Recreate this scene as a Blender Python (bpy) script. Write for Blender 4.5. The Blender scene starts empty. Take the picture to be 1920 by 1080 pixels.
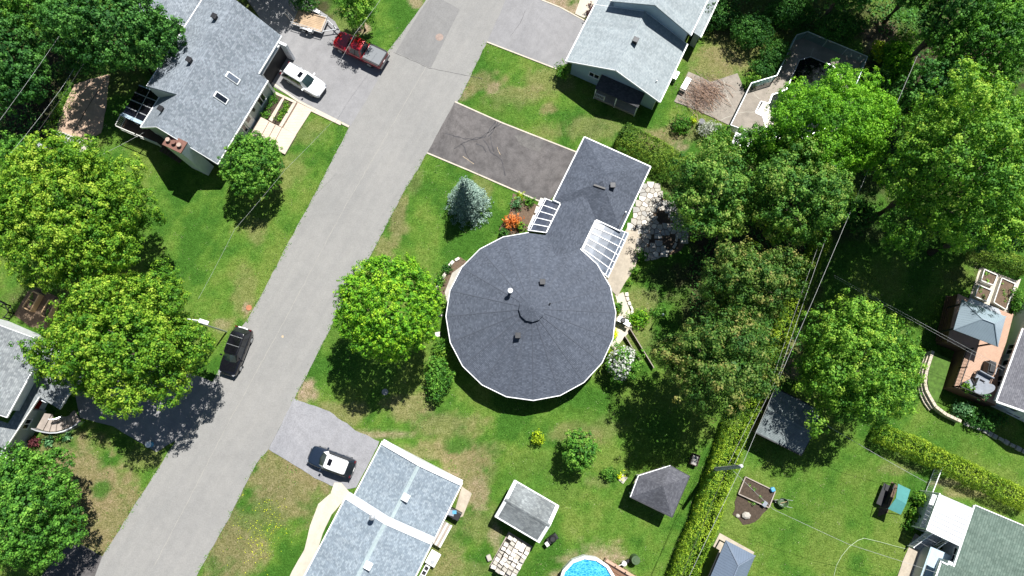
import bpy, bmesh, math, random
import numpy as np
from mathutils import Vector, Matrix
R = math.radians
scene = bpy.context.scene
COL = scene.collection

# ------------------------------------------------------------ camera
H_CAM, TILT, F = 65.0, R(11.5), 1280.0
cam_d = bpy.data.cameras.new("camera"); cam_d.lens = 24.0; cam_d.sensor_width = 36.0
cam_d.clip_start = 0.5; cam_d.clip_end = 2000.0
cam = bpy.data.objects.new("camera", cam_d); COL.objects.link(cam)
cam.location = (0, 0, H_CAM); cam.rotation_euler = (TILT, 0, 0)
scene.camera = cam
# ------------------------------------------------------------ light
SUN_EL = R(61.0); SH_DIR = (-0.53, -0.848)          # horizontal direction in which shadows fall
sun_d = bpy.data.lights.new("sun", 'SUN'); sun_d.energy = 5.0; sun_d.angle = R(0.5); sun_d.color = (1.0, 0.98, 0.945)
sun = bpy.data.objects.new("sun", sun_d); COL.objects.link(sun)
_d = Vector((SH_DIR[0]*math.cos(SUN_EL), SH_DIR[1]*math.cos(SUN_EL), -math.sin(SUN_EL)))
sun.rotation_euler = _d.to_track_quat('-Z', 'Y').to_euler(); sun.location = (20, 30, 60)
world = bpy.data.worlds.new("World"); scene.world = world; world.use_nodes = True
wn = world.node_tree.nodes; wl = world.node_tree.links
for n in list(wn): wn.remove(n)
wo = wn.new('ShaderNodeOutputWorld'); wb = wn.new('ShaderNodeBackground'); ws = wn.new('ShaderNodeTexSky')
ws.sky_type = 'NISHITA'; ws.sun_disc = False; ws.sun_elevation = SUN_EL
ws.sun_rotation = math.atan2(-SH_DIR[0], -SH_DIR[1]); ws.altitude = 100; ws.air_density = 1.0; ws.dust_density = 0.6; ws.ozone_density = 2.0
wb.inputs['Strength'].default_value = 0.046
wl.new(ws.outputs[0], wb.inputs['Color']); wl.new(wb.outputs[0], wo.inputs['Surface'])
vs = scene.view_settings
scene.display_settings.display_device = 'sRGB'
vs.view_transform = 'Standard'; vs.look = 'None'; vs.exposure = 0.80; vs.gamma = 1.0; vs.use_curve_mapping = False
scene.cycles.max_bounces = 6; scene.cycles.diffuse_bounces = 3; scene.cycles.transmission_bounces = 4; scene.cycles.transparent_max_bounces = 6

# ------------------------------------------------------------ geometry of the view -> places in the world
_ct, _st = math.cos(TILT), math.sin(TILT)
def P(px, py, z=0.0):
    u = (px-960)/F; w = (540-py)/F
    dx, dy, dz = u, w*_ct + _st, w*_st - _ct
    t = (H_CAM - z)/(-dz)
    return Vector((dx*t, dy*t, z))
def mpp(px, py, z=0.0):
    return (P(px+1, py, z)-P(px, py, z)).length
rng = np.random.default_rng(7); random.seed(7)

# ------------------------------------------------------------ materials
def _nt(name):
    m = bpy.data.materials.new(name); m.use_nodes = True
    nt = m.node_tree; b = nt.nodes['Principled BSDF']
    return m, nt, b
def N(nt, typ, **kw):
    n = nt.nodes.new('ShaderNode'+typ)
    for k, v in kw.items():
        if k.startswith('i_'):
            key = k[2:]; n.inputs[int(key) if key.isdigit() else key.replace('_', ' ')].default_value = v
        else: setattr(n, k, v)
    return n
def L_(nt, a, b): nt.links.new(a, b)
def ramp(nt, fac, stops):
    r = nt.nodes.new('ShaderNodeValToRGB'); e = r.color_ramp.elements
    while len(e) < len(stops): e.new(0.5)
    for i, (p, c) in enumerate(stops): e[i].position = p; e[i].color = (*c, 1)
    L_(nt, fac, r.inputs[0]); return r.outputs[0]
def mixc(nt, fac, a, b, mode='MIX'):
    m = nt.nodes.new('ShaderNodeMix'); m.data_type = 'RGBA'; m.blend_type = mode
    for sock, v in ((m.inputs[0], fac), (m.inputs[6], a), (m.inputs[7], b)):
        if isinstance(v, (int, float)): sock.default_value = v
        elif isinstance(v, tuple): sock.default_value = (*v, 1) if len(v) == 3 else v
        else: L_(nt, v, sock)
    return m.outputs[2]
def coords(nt, kind='Object'):
    return nt.nodes.new('ShaderNodeTexCoord').outputs[kind]
def noise(nt, vec, scale, detail=3, rough=0.55):
    n = N(nt, 'TexNoise', i_Scale=scale, i_Detail=detail, i_Roughness=rough); L_(nt, vec, n.inputs['Vector']); return n.outputs['Fac']
def sc(c, k): return tuple(min(1, x*k) for x in c)
def bump(nt, b, h, strength, dist):
    bp = N(nt, 'Bump', i_Strength=strength, i_Distance=dist); L_(nt, h, bp.inputs['Height']); L_(nt, bp.outputs[0], b.inputs['Normal'])
def plain(name, col, rough=0.6, var=0.18, scale=2.0, metallic=0.0, spec=0.4, bmp=0.0, coat=0.0):
    m, nt, b = _nt(name); co = coords(nt)
    f1 = noise(nt, co, scale, 5, 0.65)
    c = ramp(nt, f1, [(0.3, sc(col, 1-var)), (0.7, sc(col, 1+var))])
    L_(nt, c, b.inputs['Base Color'])
    b.inputs['Roughness'].default_value = rough; b.inputs['Metallic'].default_value = metallic
    b.inputs['Specular IOR Level'].default_value = spec; b.inputs['Coat Weight'].default_value = coat; b.inputs['Coat Roughness'].default_value = 0.04
    if bmp: bump(nt, b, noise(nt, co, scale*8, 3), 0.5, bmp)
    return m
def shingle(name, c_dark, c_mid, c_light, row=0.15, wid=0.26, grime=0.25):
    row *= 0.9; wid *= 0.72; c_dark = tuple(a*.6+b_*.4 for a, b_ in zip(c_dark, c_mid)); c_light = tuple(a*.6+b_*.4 for a, b_ in zip(c_light, c_mid))
    """courses of tabs laid along each slope, every tab with its own tone"""
    m, nt, b = _nt(name); uv = coords(nt, 'UV')
    sp = N(nt, 'SeparateXYZ'); L_(nt, uv, sp.inputs[0])
    def math_(op, a, bb=None):
        n = N(nt, 'Math', operation=op)
        for i, v in enumerate((a, bb)):
            if v is None: continue
            if isinstance(v, (int, float)): n.inputs[i].default_value = v
            else: L_(nt, v, n.inputs[i])
        return n.outputs[0]
    v = math_('DIVIDE', sp.outputs[1], row); rowi = math_('FLOOR', v)
    wnr = N(nt, 'TexWhiteNoise', noise_dimensions='1D'); L_(nt, rowi, wnr.inputs['W'])
    u = math_('ADD', math_('DIVIDE', sp.outputs[0], wid), math_('MULTIPLY', wnr.outputs['Value'], 7.3)); ui = math_('FLOOR', u)
    cb = N(nt, 'CombineXYZ'); L_(nt, ui, cb.inputs[0]); L_(nt, rowi, cb.inputs[1])
    wn2 = N(nt, 'TexWhiteNoise', noise_dimensions='2D'); L_(nt, cb.outputs[0], wn2.inputs['Vector'])
    tone = ramp(nt, wn2.outputs['Value'], [(0.05, c_dark), (0.5, c_mid), (0.97, c_light)])
    vf = math_('FRACT', v); edge = math_('LESS_THAN', vf, 0.16)
    tone = mixc(nt, math_('MULTIPLY', edge, 0.45), tone, sc(c_dark, 0.55))
    co = coords(nt)
    g = noise(nt, co, 0.45, 5, 0.6)
    big = ramp(nt, g, [(0.3, (1-grime,)*3), (0.72, (1+grime*0.4,)*3)])
    tone = mixc(nt, 1.0, tone, big, 'MULTIPLY')
    mv = N(nt, 'Mapping'); mv.inputs['Scale'].default_value = (1.6, 0.12, 1); L_(nt, uv, mv.inputs['Vector']); sk = noise(nt, mv.outputs[0], 1.0, 4, 0.65); tone = mixc(nt, 1.0, tone, ramp(nt, sk, [(0.3, (0.86,)*3), (0.7, (1.09,)*3)]), 'MULTIPLY')
    gr = noise(nt, uv, 30, 2, 0.7); tone = mixc(nt, 1.0, tone, ramp(nt, gr, [(0.3, (0.82,)*3), (0.7, (1.1,)*3)]), 'MULTIPLY')
    L_(nt, tone, b.inputs['Base Color']); b.inputs['Roughness'].default_value = 0.9; b.inputs['Specular IOR Level'].default_value = 0.25
    hh = math_('ADD', math_('MULTIPLY', vf, -1.0), math_('MULTIPLY', wn2.outputs['Value'], 0.7))
    bump(nt, b, hh, 0.9, 0.02)
    return m
def siding(name, col, pitch=0.12, vert=False, var=0.06, rough=0.5):
    m, nt, b = _nt(name); uv = coords(nt, 'UV'); sp = N(nt, 'SeparateXYZ'); L_(nt, uv, sp.inputs[0])
    d = N(nt, 'Math', operation='DIVIDE'); L_(nt, sp.outputs[0 if vert else 1], d.inputs[0]); d.inputs[1].default_value = pitch
    fr = N(nt, 'Math', operation='FRACT'); L_(nt, d.outputs[0], fr.inputs[0])
    g = noise(nt, coords(nt), 1.2, 5, 0.6)
    c = ramp(nt, g, [(0.3, sc(col, 1-var*1.6)), (0.7, sc(col, 1+var))])
    seam = ramp(nt, fr.outputs[0], [(0.0, (0.6,)*3), (0.12, (1, 1, 1))]); c = mixc(nt, 1.0, c, seam, 'MULTIPLY')
    L_(nt, c, b.inputs['Base Color']); b.inputs['Roughness'].default_value = rough
    bump(nt, b, fr.outputs[0], 0.6, 0.012)
    return m
def asphalt(name, col, var=0.12, stain=0.25, warm=0.0, grain=0.3):
    m, nt, b = _nt(name); co = coords(nt)
    a = noise(nt, co, 0.16, 6, 0.62); bb = noise(nt, co, 1.1, 5, 0.65); g = noise(nt, co, 9.0, 3, 0.8)
    mr = N(nt, 'VectorRotate', rotation_type='Z_AXIS'); mr.inputs['Angle'].default_value = R(-61); L_(nt, co, mr.inputs['Vector']); mp = N(nt, 'Mapping'); mp.inputs['Scale'].default_value = (0.05, 1.3, 1); L_(nt, mr.outputs[0], mp.inputs['Vector'])
    st = noise(nt, mp.outputs[0], 1.0, 4, 0.6)
    c = ramp(nt, a, [(0.3, sc(col, 1-var)), (0.7, sc((col[0]*(1+warm), col[1], col[2]*(1-warm)), 1+var))])
    c = mixc(nt, 1.0, c, ramp(nt, bb, [(0.28, (1-stain,)*3), (0.6, (1.03,)*3)]), 'MULTIPLY')
    c = mixc(nt, 1.0, c, ramp(nt, st, [(0.35, (0.965,)*3), (0.65, (1.035, 1.03, 1.02))]), 'MULTIPLY')
    c = mixc(nt, 1.0, c, ramp(nt, g, [(0.3, (1-grain,)*3), (0.7, (1+grain*0.6,)*3)]), 'MULTIPLY')
    L_(nt, c, b.inputs['Base Color']); b.inputs['Roughness'].default_value = 0.92; b.inputs['Specular IOR Level'].default_value = 0.3
    bump(nt, b, g, 0.5, 0.012)
    return m
def leafmat(name, cols, trans=0.28, gloss=0.6):
    cols = [(c[0]*1.20, c[1]*1.40, c[2]*1.7) for c in cols]
    m = bpy.data.materials.new(name); m.use_nodes = True; nt = m.node_tree
    b = nt.nodes['Principled BSDF']; out = nt.nodes['Material Output']
    at = N(nt, 'Attribute', attribute_name='tint'); sp = N(nt, 'SeparateColor'); L_(nt, at.outputs['Color'], sp.inputs[0])
    n = len(cols); c = ramp(nt, sp.outputs[0], [(0.08+0.84*i/(n-1), cols[i]) for i in range(n)])
    c2 = ramp(nt, sp.outputs[1], [(0.0, (0.95,)*3), (1.0, (1.35,)*3)]); c = mixc(nt, 1.0, c, c2, 'MULTIPLY')
    L_(nt, c, b.inputs['Base Color']); b.inputs['Roughness'].default_value = gloss; b.inputs['Specular IOR Level'].default_value = 0.22
    tr = N(nt, 'BsdfTranslucent'); cc = mixc(nt, 1.0, c, (1.25, 1.35, 0.5), 'MULTIPLY'); L_(nt, cc, tr.inputs['Color'])
    mx = N(nt, 'MixShader'); mx.inputs[0].default_value = trans
    L_(nt, b.outputs[0], mx.inputs[1]); L_(nt, tr.outputs[0], mx.inputs[2]); L_(nt, mx.outputs[0], out.inputs['Surface'])
    return m
def glass(name, col, rough=0.08, spec=0.8):
    m, nt, b = _nt(name); co = coords(nt)
    L_(nt, ramp(nt, noise(nt, co, 1.5, 2), [(0.35, sc(col, 0.7)), (0.65, sc(col, 1.3))]), b.inputs['Base Color'])
    b.inputs['Roughness'].default_value = rough; b.inputs['Specular IOR Level'].default_value = spec; return m

# ------------------------------------------------------------ mesh building
class MB:
    def __init__(s): s.V = []; s.F = []
    def add(s, vs_, fs):
        o = len(s.V); s.V += [tuple(v) for v in vs_]; s.F += [tuple(i+o for i in f) for f in fs]; return s
    def box(s, cx, cy, cz, sx, sy, sz, rz=0.0, rx=0.0):
        m = Matrix.Translation((cx, cy, cz)) @ Matrix.Rotation(rz, 4, 'Z') @ Matrix.Rotation(rx, 4, 'X')
        vs_ = [m @ Vector((a*sx/2, b*sy/2, c*sz/2)) for a in (-1, 1) for b in (-1, 1) for c in (-1, 1)]
        return s.add(vs_, [(0, 1, 3, 2), (4, 6, 7, 5), (0, 4, 5, 1), (2, 3, 7, 6), (0, 2, 6, 4), (1, 5, 7, 3)])
    def prism(s, poly, z0, z1):
        a = sum(poly[i][0]*poly[(i+1) % len(poly)][1]-poly[(i+1) % len(poly)][0]*poly[i][1] for i in range(len(poly)))
        p = list(poly) if a > 0 else list(poly)[::-1]; n = len(p)
        f0 = (lambda i: z0) if not callable(z0) else (lambda i: z0(*p[i][:2])); f1 = (lambda i: z1) if not callable(z1) else (lambda i: z1(*p[i][:2]))
        vs_ = [(p[i][0], p[i][1], f0(i)) for i in range(n)] + [(p[i][0], p[i][1], f1(i)) for i in range(n)]
        return s.add(vs_, [tuple(range(n-1, -1, -1)), tuple(range(n, 2*n))] + [(i, (i+1) % n, n+(i+1) % n, n+i) for i in range(n)])
    def slab(s, pts, t):
        """roof plane: top polygon (3-D) with thickness t downwards"""
        a = sum(pts[i][0]*pts[(i+1) % len(pts)][1]-pts[(i+1) % len(pts)][0]*pts[i][1] for i in range(len(pts)))
        p = list(pts) if a > 0 else list(pts)[::-1]; n = len(p)
        vs_ = [(q[0], q[1], q[2]-t) for q in p]+[tuple(q) for q in p]
        return s.add(vs_, [tuple(range(n-1, -1, -1)), tuple(range(n, 2*n))] + [(i, (i+1) % n, n+(i+1) % n, n+i) for i in range(n)])
    def beam(s, a, b, w, h):
        a = Vector(a); b = Vector(b); d = (b-a)
        if d.length < 1e-6: return s
        d.normalize(); side = d.cross(Vector((0, 0, 1)))
        if side.length < 1e-3: side = Vector((1, 0, 0))
        side.normalize(); up = side.cross(d)
        vs_ = [q + side*(w/2*i) + up*(h/2*j) for q in (a, b) for i in (-1, 1) for j in (-1, 1)]
        return s.add(vs_, [(0, 2, 3, 1), (4, 5, 7, 6), (0, 1, 5, 4), (2, 6, 7, 3), (0, 4, 6, 2), (1, 3, 7, 5)])
    def tube(s, pts, r, n=6, r2=None, cap=True):
        pts = [Vector(p) for p in pts]; k = len(pts); rings = []
        for i, p in enumerate(pts):
            d = (pts[min(i+1, k-1)]-pts[max(i-1, 0)]); d.normalize()
            sd = d.cross(Vector((0, 0, 1)))
            if sd.length < 1e-2: sd = d.cross(Vector((0, 1, 0)))
            sd.normalize(); up = sd.cross(d)
            rr = r if r2 is None else r+(r2-r)*i/(k-1)
            if isinstance(r, (list, tuple)): rr = r[i]
            rings.append([p+(sd*math.cos(2*math.pi*j/n)+up*math.sin(2*math.pi*j/n))*rr for j in range(n)])
        return s.loft(rings, cap)
    def loft(s, rings, cap=True, flip=False):
        n = len(rings[0]); k = len(rings)
        vs_ = [v for r_ in rings for v in r_]; fs = []
        for i in range(k-1):
            for j in range(n):
                q = (i*n+j, i*n+(j+1) % n, (i+1)*n+(j+1) % n, (i+1)*n+j); fs.append(q[::-1] if flip else q)
        if cap: fs += [tuple(range(n-1, -1, -1)), tuple((k-1)*n+j for j in range(n))]
        return s.add(vs_, fs)
    def cyl(s, cx, cy, z0, z1, r, n=16, r2=None):
        r2 = r if r2 is None else r2
        return s.loft([[(cx+rr*math.cos(2*math.pi*j/n), cy+rr*math.sin(2*math.pi*j/n), z) for j in range(n)] for z, rr in ((z0, r), (z1, r2))])
    def quad(s, *p): return s.add(p, [tuple(range(len(p)))])
    def build(s, name, mat, parent=None, smooth=False, bevel=0.0, kind=None, label=None, loc=None, sub=0, recalc=False):
        me = bpy.data.meshes.new(name); V = s.V
        if loc is not None: V = [(v[0]-loc[0], v[1]-loc[1], v[2]-loc[2]) for v in V]
        me.from_pydata(V, [], s.F)
        if recalc:
            bm = bmesh.new(); bm.from_mesh(me); bmesh.ops.recalc_face_normals(bm, faces=bm.faces[:]); bm.to_mesh(me); bm.free()
        auto_uv(me)
        me.materials.append(mat)
        if smooth: me.polygons.foreach_set('use_smooth', [True]*len(me.polygons))
        o = bpy.data.objects.new(name, me); COL.objects.link(o)
        if loc is not None: o.location = loc
        if parent: o.parent = parent
        if kind: o['kind'] = kind
        if label: o['label'] = label
        if bevel:
            md = o.modifiers.new('bevel', 'BEVEL'); md.width = bevel; md.segments = 2; md.limit_method = 'ANGLE'
        if sub:
            md = o.modifiers.new('sub', 'SUBSURF'); md.levels = sub; md.render_levels = sub
        return o
def auto_uv(me):
    if not len(me.polygons): return
    uvl = me.uv_layers.new(name='UVMap'); nf = len(me.polygons)
    no = np.zeros(nf*3); me.polygons.foreach_get('normal', no); no = no.reshape(-1, 3)
    lt = np.zeros(nf, int); me.polygons.foreach_get('loop_total', lt)
    lv = np.zeros(len(me.loops), int); me.loops.foreach_get('vertex_index', lv)
    co = np.zeros(len(me.vertices)*3); me.vertices.foreach_get('co', co); co = co.reshape(-1, 3)
    u = np.stack([-no[:, 1], no[:, 0], np.zeros(nf)], 1); ln = np.linalg.norm(u, axis=1)
    flat = ln < 0.02; u[flat] = (1, 0, 0); ln[flat] = 1; u /= ln[:, None]
    v = np.cross(no, u); v[flat] = (0, 1, 0)
    ul = np.repeat(u, lt, 0); vl = np.repeat(v, lt, 0); c = co[lv]
    uvl.data.foreach_set('uv', np.stack([(c*ul).sum(1), (c*vl).sum(1)], 1).ravel())

def thing(name, label, cat, loc=(0, 0, 0), rz=0.0, group=None):
    o = bpy.data.objects.new(name, None); COL.objects.link(o); o.empty_display_size = 0.3
    o.location = loc; o.rotation_euler = (0, 0, rz); o['label'] = label; o['category'] = cat
    if group: o['group'] = group
    return o
def tag(o, label, cat, group=None):
    o['label'] = label; o['category'] = cat
    if group: o['group'] = group
    return o
def struct(o): o['kind'] = 'structure'; return o
class Fr:
    """local frame of a thing: turns places seen in the view into local coordinates"""
    def __init__(s, o, rz): s.o = Vector(o); s.rz = rz; s.inv = Matrix.Rotation(-rz, 4, 'Z')
    def w(s, v): return s.inv @ (Vector(v)-s.o)
    def p(s, px, py, z=0.0): return s.w(P(px, py, z))
def copy_tree(o, parent=None):
    c = o.copy(); COL.objects.link(c); c.parent = parent
    for ch in list(o.children): copy_tree(ch, c)
    return c

# value noise on the plane (numpy)
_tab = np.random.default_rng(3).random((256, 256))
def vnoise(x, y):
    xi = np.floor(x).astype(int); yi = np.floor(y).astype(int); fx = x-xi; fy = y-yi
    fx = fx*fx*(3-2*fx); fy = fy*fy*(3-2*fy)
    g = lambda a, b: _tab[a & 255, b & 255]
    return (g(xi, yi)*(1-fx)+g(xi+1, yi)*fx)*(1-fy)+(g(xi, yi+1)*(1-fx)+g(xi+1, yi+1)*fx)*fy
def fbm(x, y, o=5, g=0.55):
    a = 1; s_ = 0; t = 0
    for i in range(o): s_ = s_+a*vnoise(x*2**i+17.3*i, y*2**i+5.1*i); t += a; a *= g
    return s_/t
# ------------------------------------------------------------ foliage
def leaves_object(name, C, Nn, size, tint, mat, parent=None, kind=None, aspect=0.85, loc=(0, 0, 0)):
    n = len(C); g = rng
    Nn = Nn/np.maximum(np.linalg.norm(Nn, axis=1), 1e-6)[:, None]
    a = g.normal(size=(n, 3)); t = np.cross(Nn, a); t /= np.maximum(np.linalg.norm(t, axis=1), 1e-6)[:, None]; b = np.cross(Nn, t)
    s_ = size[:, None]/2
    fold = Nn*s_*g.uniform(-0.5, 0.5, (n, 1))
    V = np.stack([C-t*s_, C-b*s_*aspect+fold, C+t*s_, C+b*s_*aspect+fold], 1).reshape(-1, 3)-np.array(loc)
    me = bpy.data.meshes.new(name); me.vertices.add(4*n); me.loops.add(4*n); me.polygons.add(n)
    me.vertices.foreach_set('co', V.ravel()); me.loops.foreach_set('vertex_index', np.arange(4*n)); me.polygons.foreach_set('loop_start', np.arange(0, 4*n, 4))
    try: me.polygons.foreach_set('loop_total', np.full(n, 4))
    except Exception: pass
    me.update()
    ca = me.color_attributes.new('tint', 'FLOAT_COLOR', 'POINT')
    col = np.ones((n, 4)); col[:, 0] = np.clip(tint, 0, 1); col[:, 1] = g.random(n)
    ca.data.foreach_set('color', np.repeat(col, 4, 0).ravel())
    me.materials.append(mat)
    o = bpy.data.objects.new(name, me); COL.objects.link(o); o.location = loc
    if parent: o.parent = parent
    if kind: o['kind'] = kind
    return o
def unit(n):
    v = rng.normal(size=(n, 3)); return v/np.linalg.norm(v, axis=1)[:, None]
def tuft_leaves(T, TN, tr, M, leaf, tint, dome=0.5, scatter=0.55, tip=0.28):
    """every tuft is a small dome of leaves"""
    n = len(T)
    C = np.repeat(T, M, 0); NN = np.repeat(TN, M, 0); k = n*M; rr = np.repeat(tr if hasattr(tr, '__len__') else np.full(n, tr), M)
    off = rng.normal(size=(k, 3)); off /= np.maximum(np.linalg.norm(off, axis=1), 1e-6)[:, None]; off *= (rng.random(k)**0.45)[:, None]
    al = (off*NN).sum(1)
    off = off - NN*(al*(1-dome))[:, None]
    C = C+off*rr[:, None]
    LN = NN*0.5+off*1.0+rng.normal(size=(k, 3))*scatter
    LN[:, 2] = np.abs(LN[:, 2])*0.6+LN[:, 2]*0.4
    sz = leaf*rng.uniform(0.7, 1.3, k)
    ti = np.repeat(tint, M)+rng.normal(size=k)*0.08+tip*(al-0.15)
    return C, LN, sz, ti
def crown_arrays(cx, cy, cz, Rx, Ry, Rz, nl, lobe, spacing, tr, M, leaf, low=-0.45, jag=0.18, core=0.5, shape=1.0, dome=0.5, scatter=0.55, squash=0.85, bulge=0.16):
    """lobed crown: lobes sit on an ellipsoid, tufts cover the lobes"""
    i = np.arange(nl)+0.5; ph = np.arccos(1-(1-low)*i/nl*1.0); th = math.pi*(1+5**0.5)*i+rng.random()*6.28
    d = np.stack([np.sin(ph)*np.cos(th), np.sin(ph)*np.sin(th), np.cos(ph)], 1)+rng.normal(size=(nl, 3))*0.14
    d /= np.linalg.norm(d, axis=1)[:, None]
    rad = (1-lobe)*(1+rng.normal(size=nl)*jag*0.6)
    LC = d*rad[:, None]; LR = lobe*rng.uniform(0.75, 1.3, nl)
    LC = np.vstack([LC, [[0, 0, 0]]]); LR = np.append(LR, core)
    S = np.array([Rx, Ry, Rz]); T = []; TN = []; LI = []
    rm = (Rx+Ry)/2
    for j in range(len(LR)):
        n = max(4, int(4*math.pi*(LR[j]*rm)**2/(spacing**2)*0.9))
        u = unit(n); u[:, 2] = u[:, 2]*squash
        p = LC[j]+u*LR[j]*rng.uniform(0.88, 1.07, (n, 1))
        dist = np.linalg.norm(p[:, None, :]-LC[None], axis=2)/LR[None]
        dist[:, j] = 9
        keep = (dist.min(1) > 0.86) & (((p*LC[j]).sum(1) > -0.02) | (j == len(LR)-1)) & (p[:, 2] > low-0.25)
        p = p[keep]; uu = u[keep]
        if not len(p): continue
        w = p*S
        nn = uu*0.75+p/np.maximum(np.linalg.norm(p, axis=1), 0.1)[:, None]*0.35+np.array([0, 0, 0.25])
        T.append(w); TN.append(nn); LI.append(np.full(len(p), j))
    T = np.vstack(T); TN = np.vstack(TN); LI = np.concatenate(LI); TN /= np.linalg.norm(TN, axis=1)[:, None]
    T = T+rng.normal(size=T.shape)*spacing*0.18+TN*rng.normal(size=(len(T), 1))*bulge
    lt = rng.random(len(LR))
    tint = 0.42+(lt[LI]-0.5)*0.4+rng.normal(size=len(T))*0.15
    trr = tr*rng.uniform(0.7, 1.3, len(T))
    C, LN, sz, ti = tuft_leaves(T, TN, trr, M, leaf, tint, dome, scatter)
    # foliage inside the crown
    ni = int(2.2*4*math.pi*(core*rm)**2*(Rz/rm)**0.5/(leaf*2.2)**2*0.55); q = unit(ni)*(core*rng.uniform(0.55, 0.93, (ni, 1))); q = q[q[:, 2] > low-0.1]; nq = q+rng.normal(size=q.shape)*0.25
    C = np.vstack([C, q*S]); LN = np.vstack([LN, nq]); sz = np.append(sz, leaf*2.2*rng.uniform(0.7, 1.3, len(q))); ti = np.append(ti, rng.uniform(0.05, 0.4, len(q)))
    return C+np.array([cx, cy, cz]), LN, sz, ti, LC*S+np.array([cx, cy, cz])
SPEC = {}
def species(k, **kw): SPEC[k] = kw
NT = [0]
def tree(px, py, rpx, h, sp, label, cat='tree', name='tree', rpy=None, cz=0.6, rz=0.4, group=None, limbs=6, trunk_r=None):
    zc = h*cz; c = P(px, py, zc); s_ = mpp(px, py, zc); Rx = rpx*s_; Ry = (rpy or rpx)*s_; Rz = h*rz
    kw = dict(SPEC[sp]); mat = kw.pop('mat')
    root = thing(name, label, cat, (c.x, c.y, 0), 0, group)
    k = max(0.55, min(1.25, (Rx/4.5)**0.5)); kw['nl'] = max(5, int(kw['nl']*min(1.6, max(0.4, (Rx/4.5)))))
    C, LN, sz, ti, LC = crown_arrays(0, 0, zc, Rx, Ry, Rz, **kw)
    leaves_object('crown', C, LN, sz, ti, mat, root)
    tr_ = trunk_r or max(0.05, h*0.019); m = MB()
    top = zc*0.95
    m.tube([(0, 0, -0.1), (tr_*0.3, 0, top*0.3), (-tr_*0.4, tr_*0.5, top*0.65), (0, 0, top)], [tr_*1.35, tr_, tr_*0.75, tr_*0.4], 8)
    tk = m.build('trunk', MAT['bark'], root, smooth=True)
    for j in rng.choice(len(LC)-1, min(limbs, len(LC)-1), replace=False):
        q = LC[j]; b = MB(); z0 = top*rng.uniform(0.35, 0.7)
        b.tube([(0, 0, z0), (q[0]*0.35, q[1]*0.35, z0+(q[2]-z0)*0.5), (q[0]*0.9, q[1]*0.9, q[2])], [tr_*0.5, tr_*0.35, tr_*0.12], 6)
        b.build('branch', MAT['bark'], tk, smooth=True)
    return root
def shrub(px, py, rpx, h, mat, label, rpy=None, name='shrub', cat='shrub', group=None, leaf=0.11, spacing=0.2, M=9, nl=7, z0=0.0, lobe=0.45, dome=0.6, base_z=0.0):
    c = P(px, py, base_z+h*0.55); s_ = mpp(px, py, h*0.5); Rx = rpx*s_; Ry = (rpy or rpx)*s_
    root = thing(name, label, cat, (c.x, c.y, base_z), 0, group)
    C, LN, sz, ti, LC = crown_arrays(0, 0, h*0.5, Rx, Ry, h*0.5, nl, lobe, spacing, spacing*0.8, M, leaf, low=-0.6, core=0.55, dome=dome)
    C[:, 2] = np.maximum(C[:, 2], 0.02)
    leaves_object('foliage', C, LN, sz, ti, MAT[mat], root)
    m = MB()
    for k in range(4):
        a = k*1.57+0.3; m.tube([(0, 0, -0.05), (math.cos(a)*Rx*0.3, math.sin(a)*Ry*0.3, h*0.6)], 0.02, 5, 0.01)
    m.build('stem', MAT['bark'], root)
    return root
def poly_line(pts, step):
    out = []; 
    for a, b in zip(pts[:-1], pts[1:]):
        n = max(1, int((b-a).length/step))
        out += [a+(b-a)*(i/n) for i in range(n)]
    return out+[pts[-1]]
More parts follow.
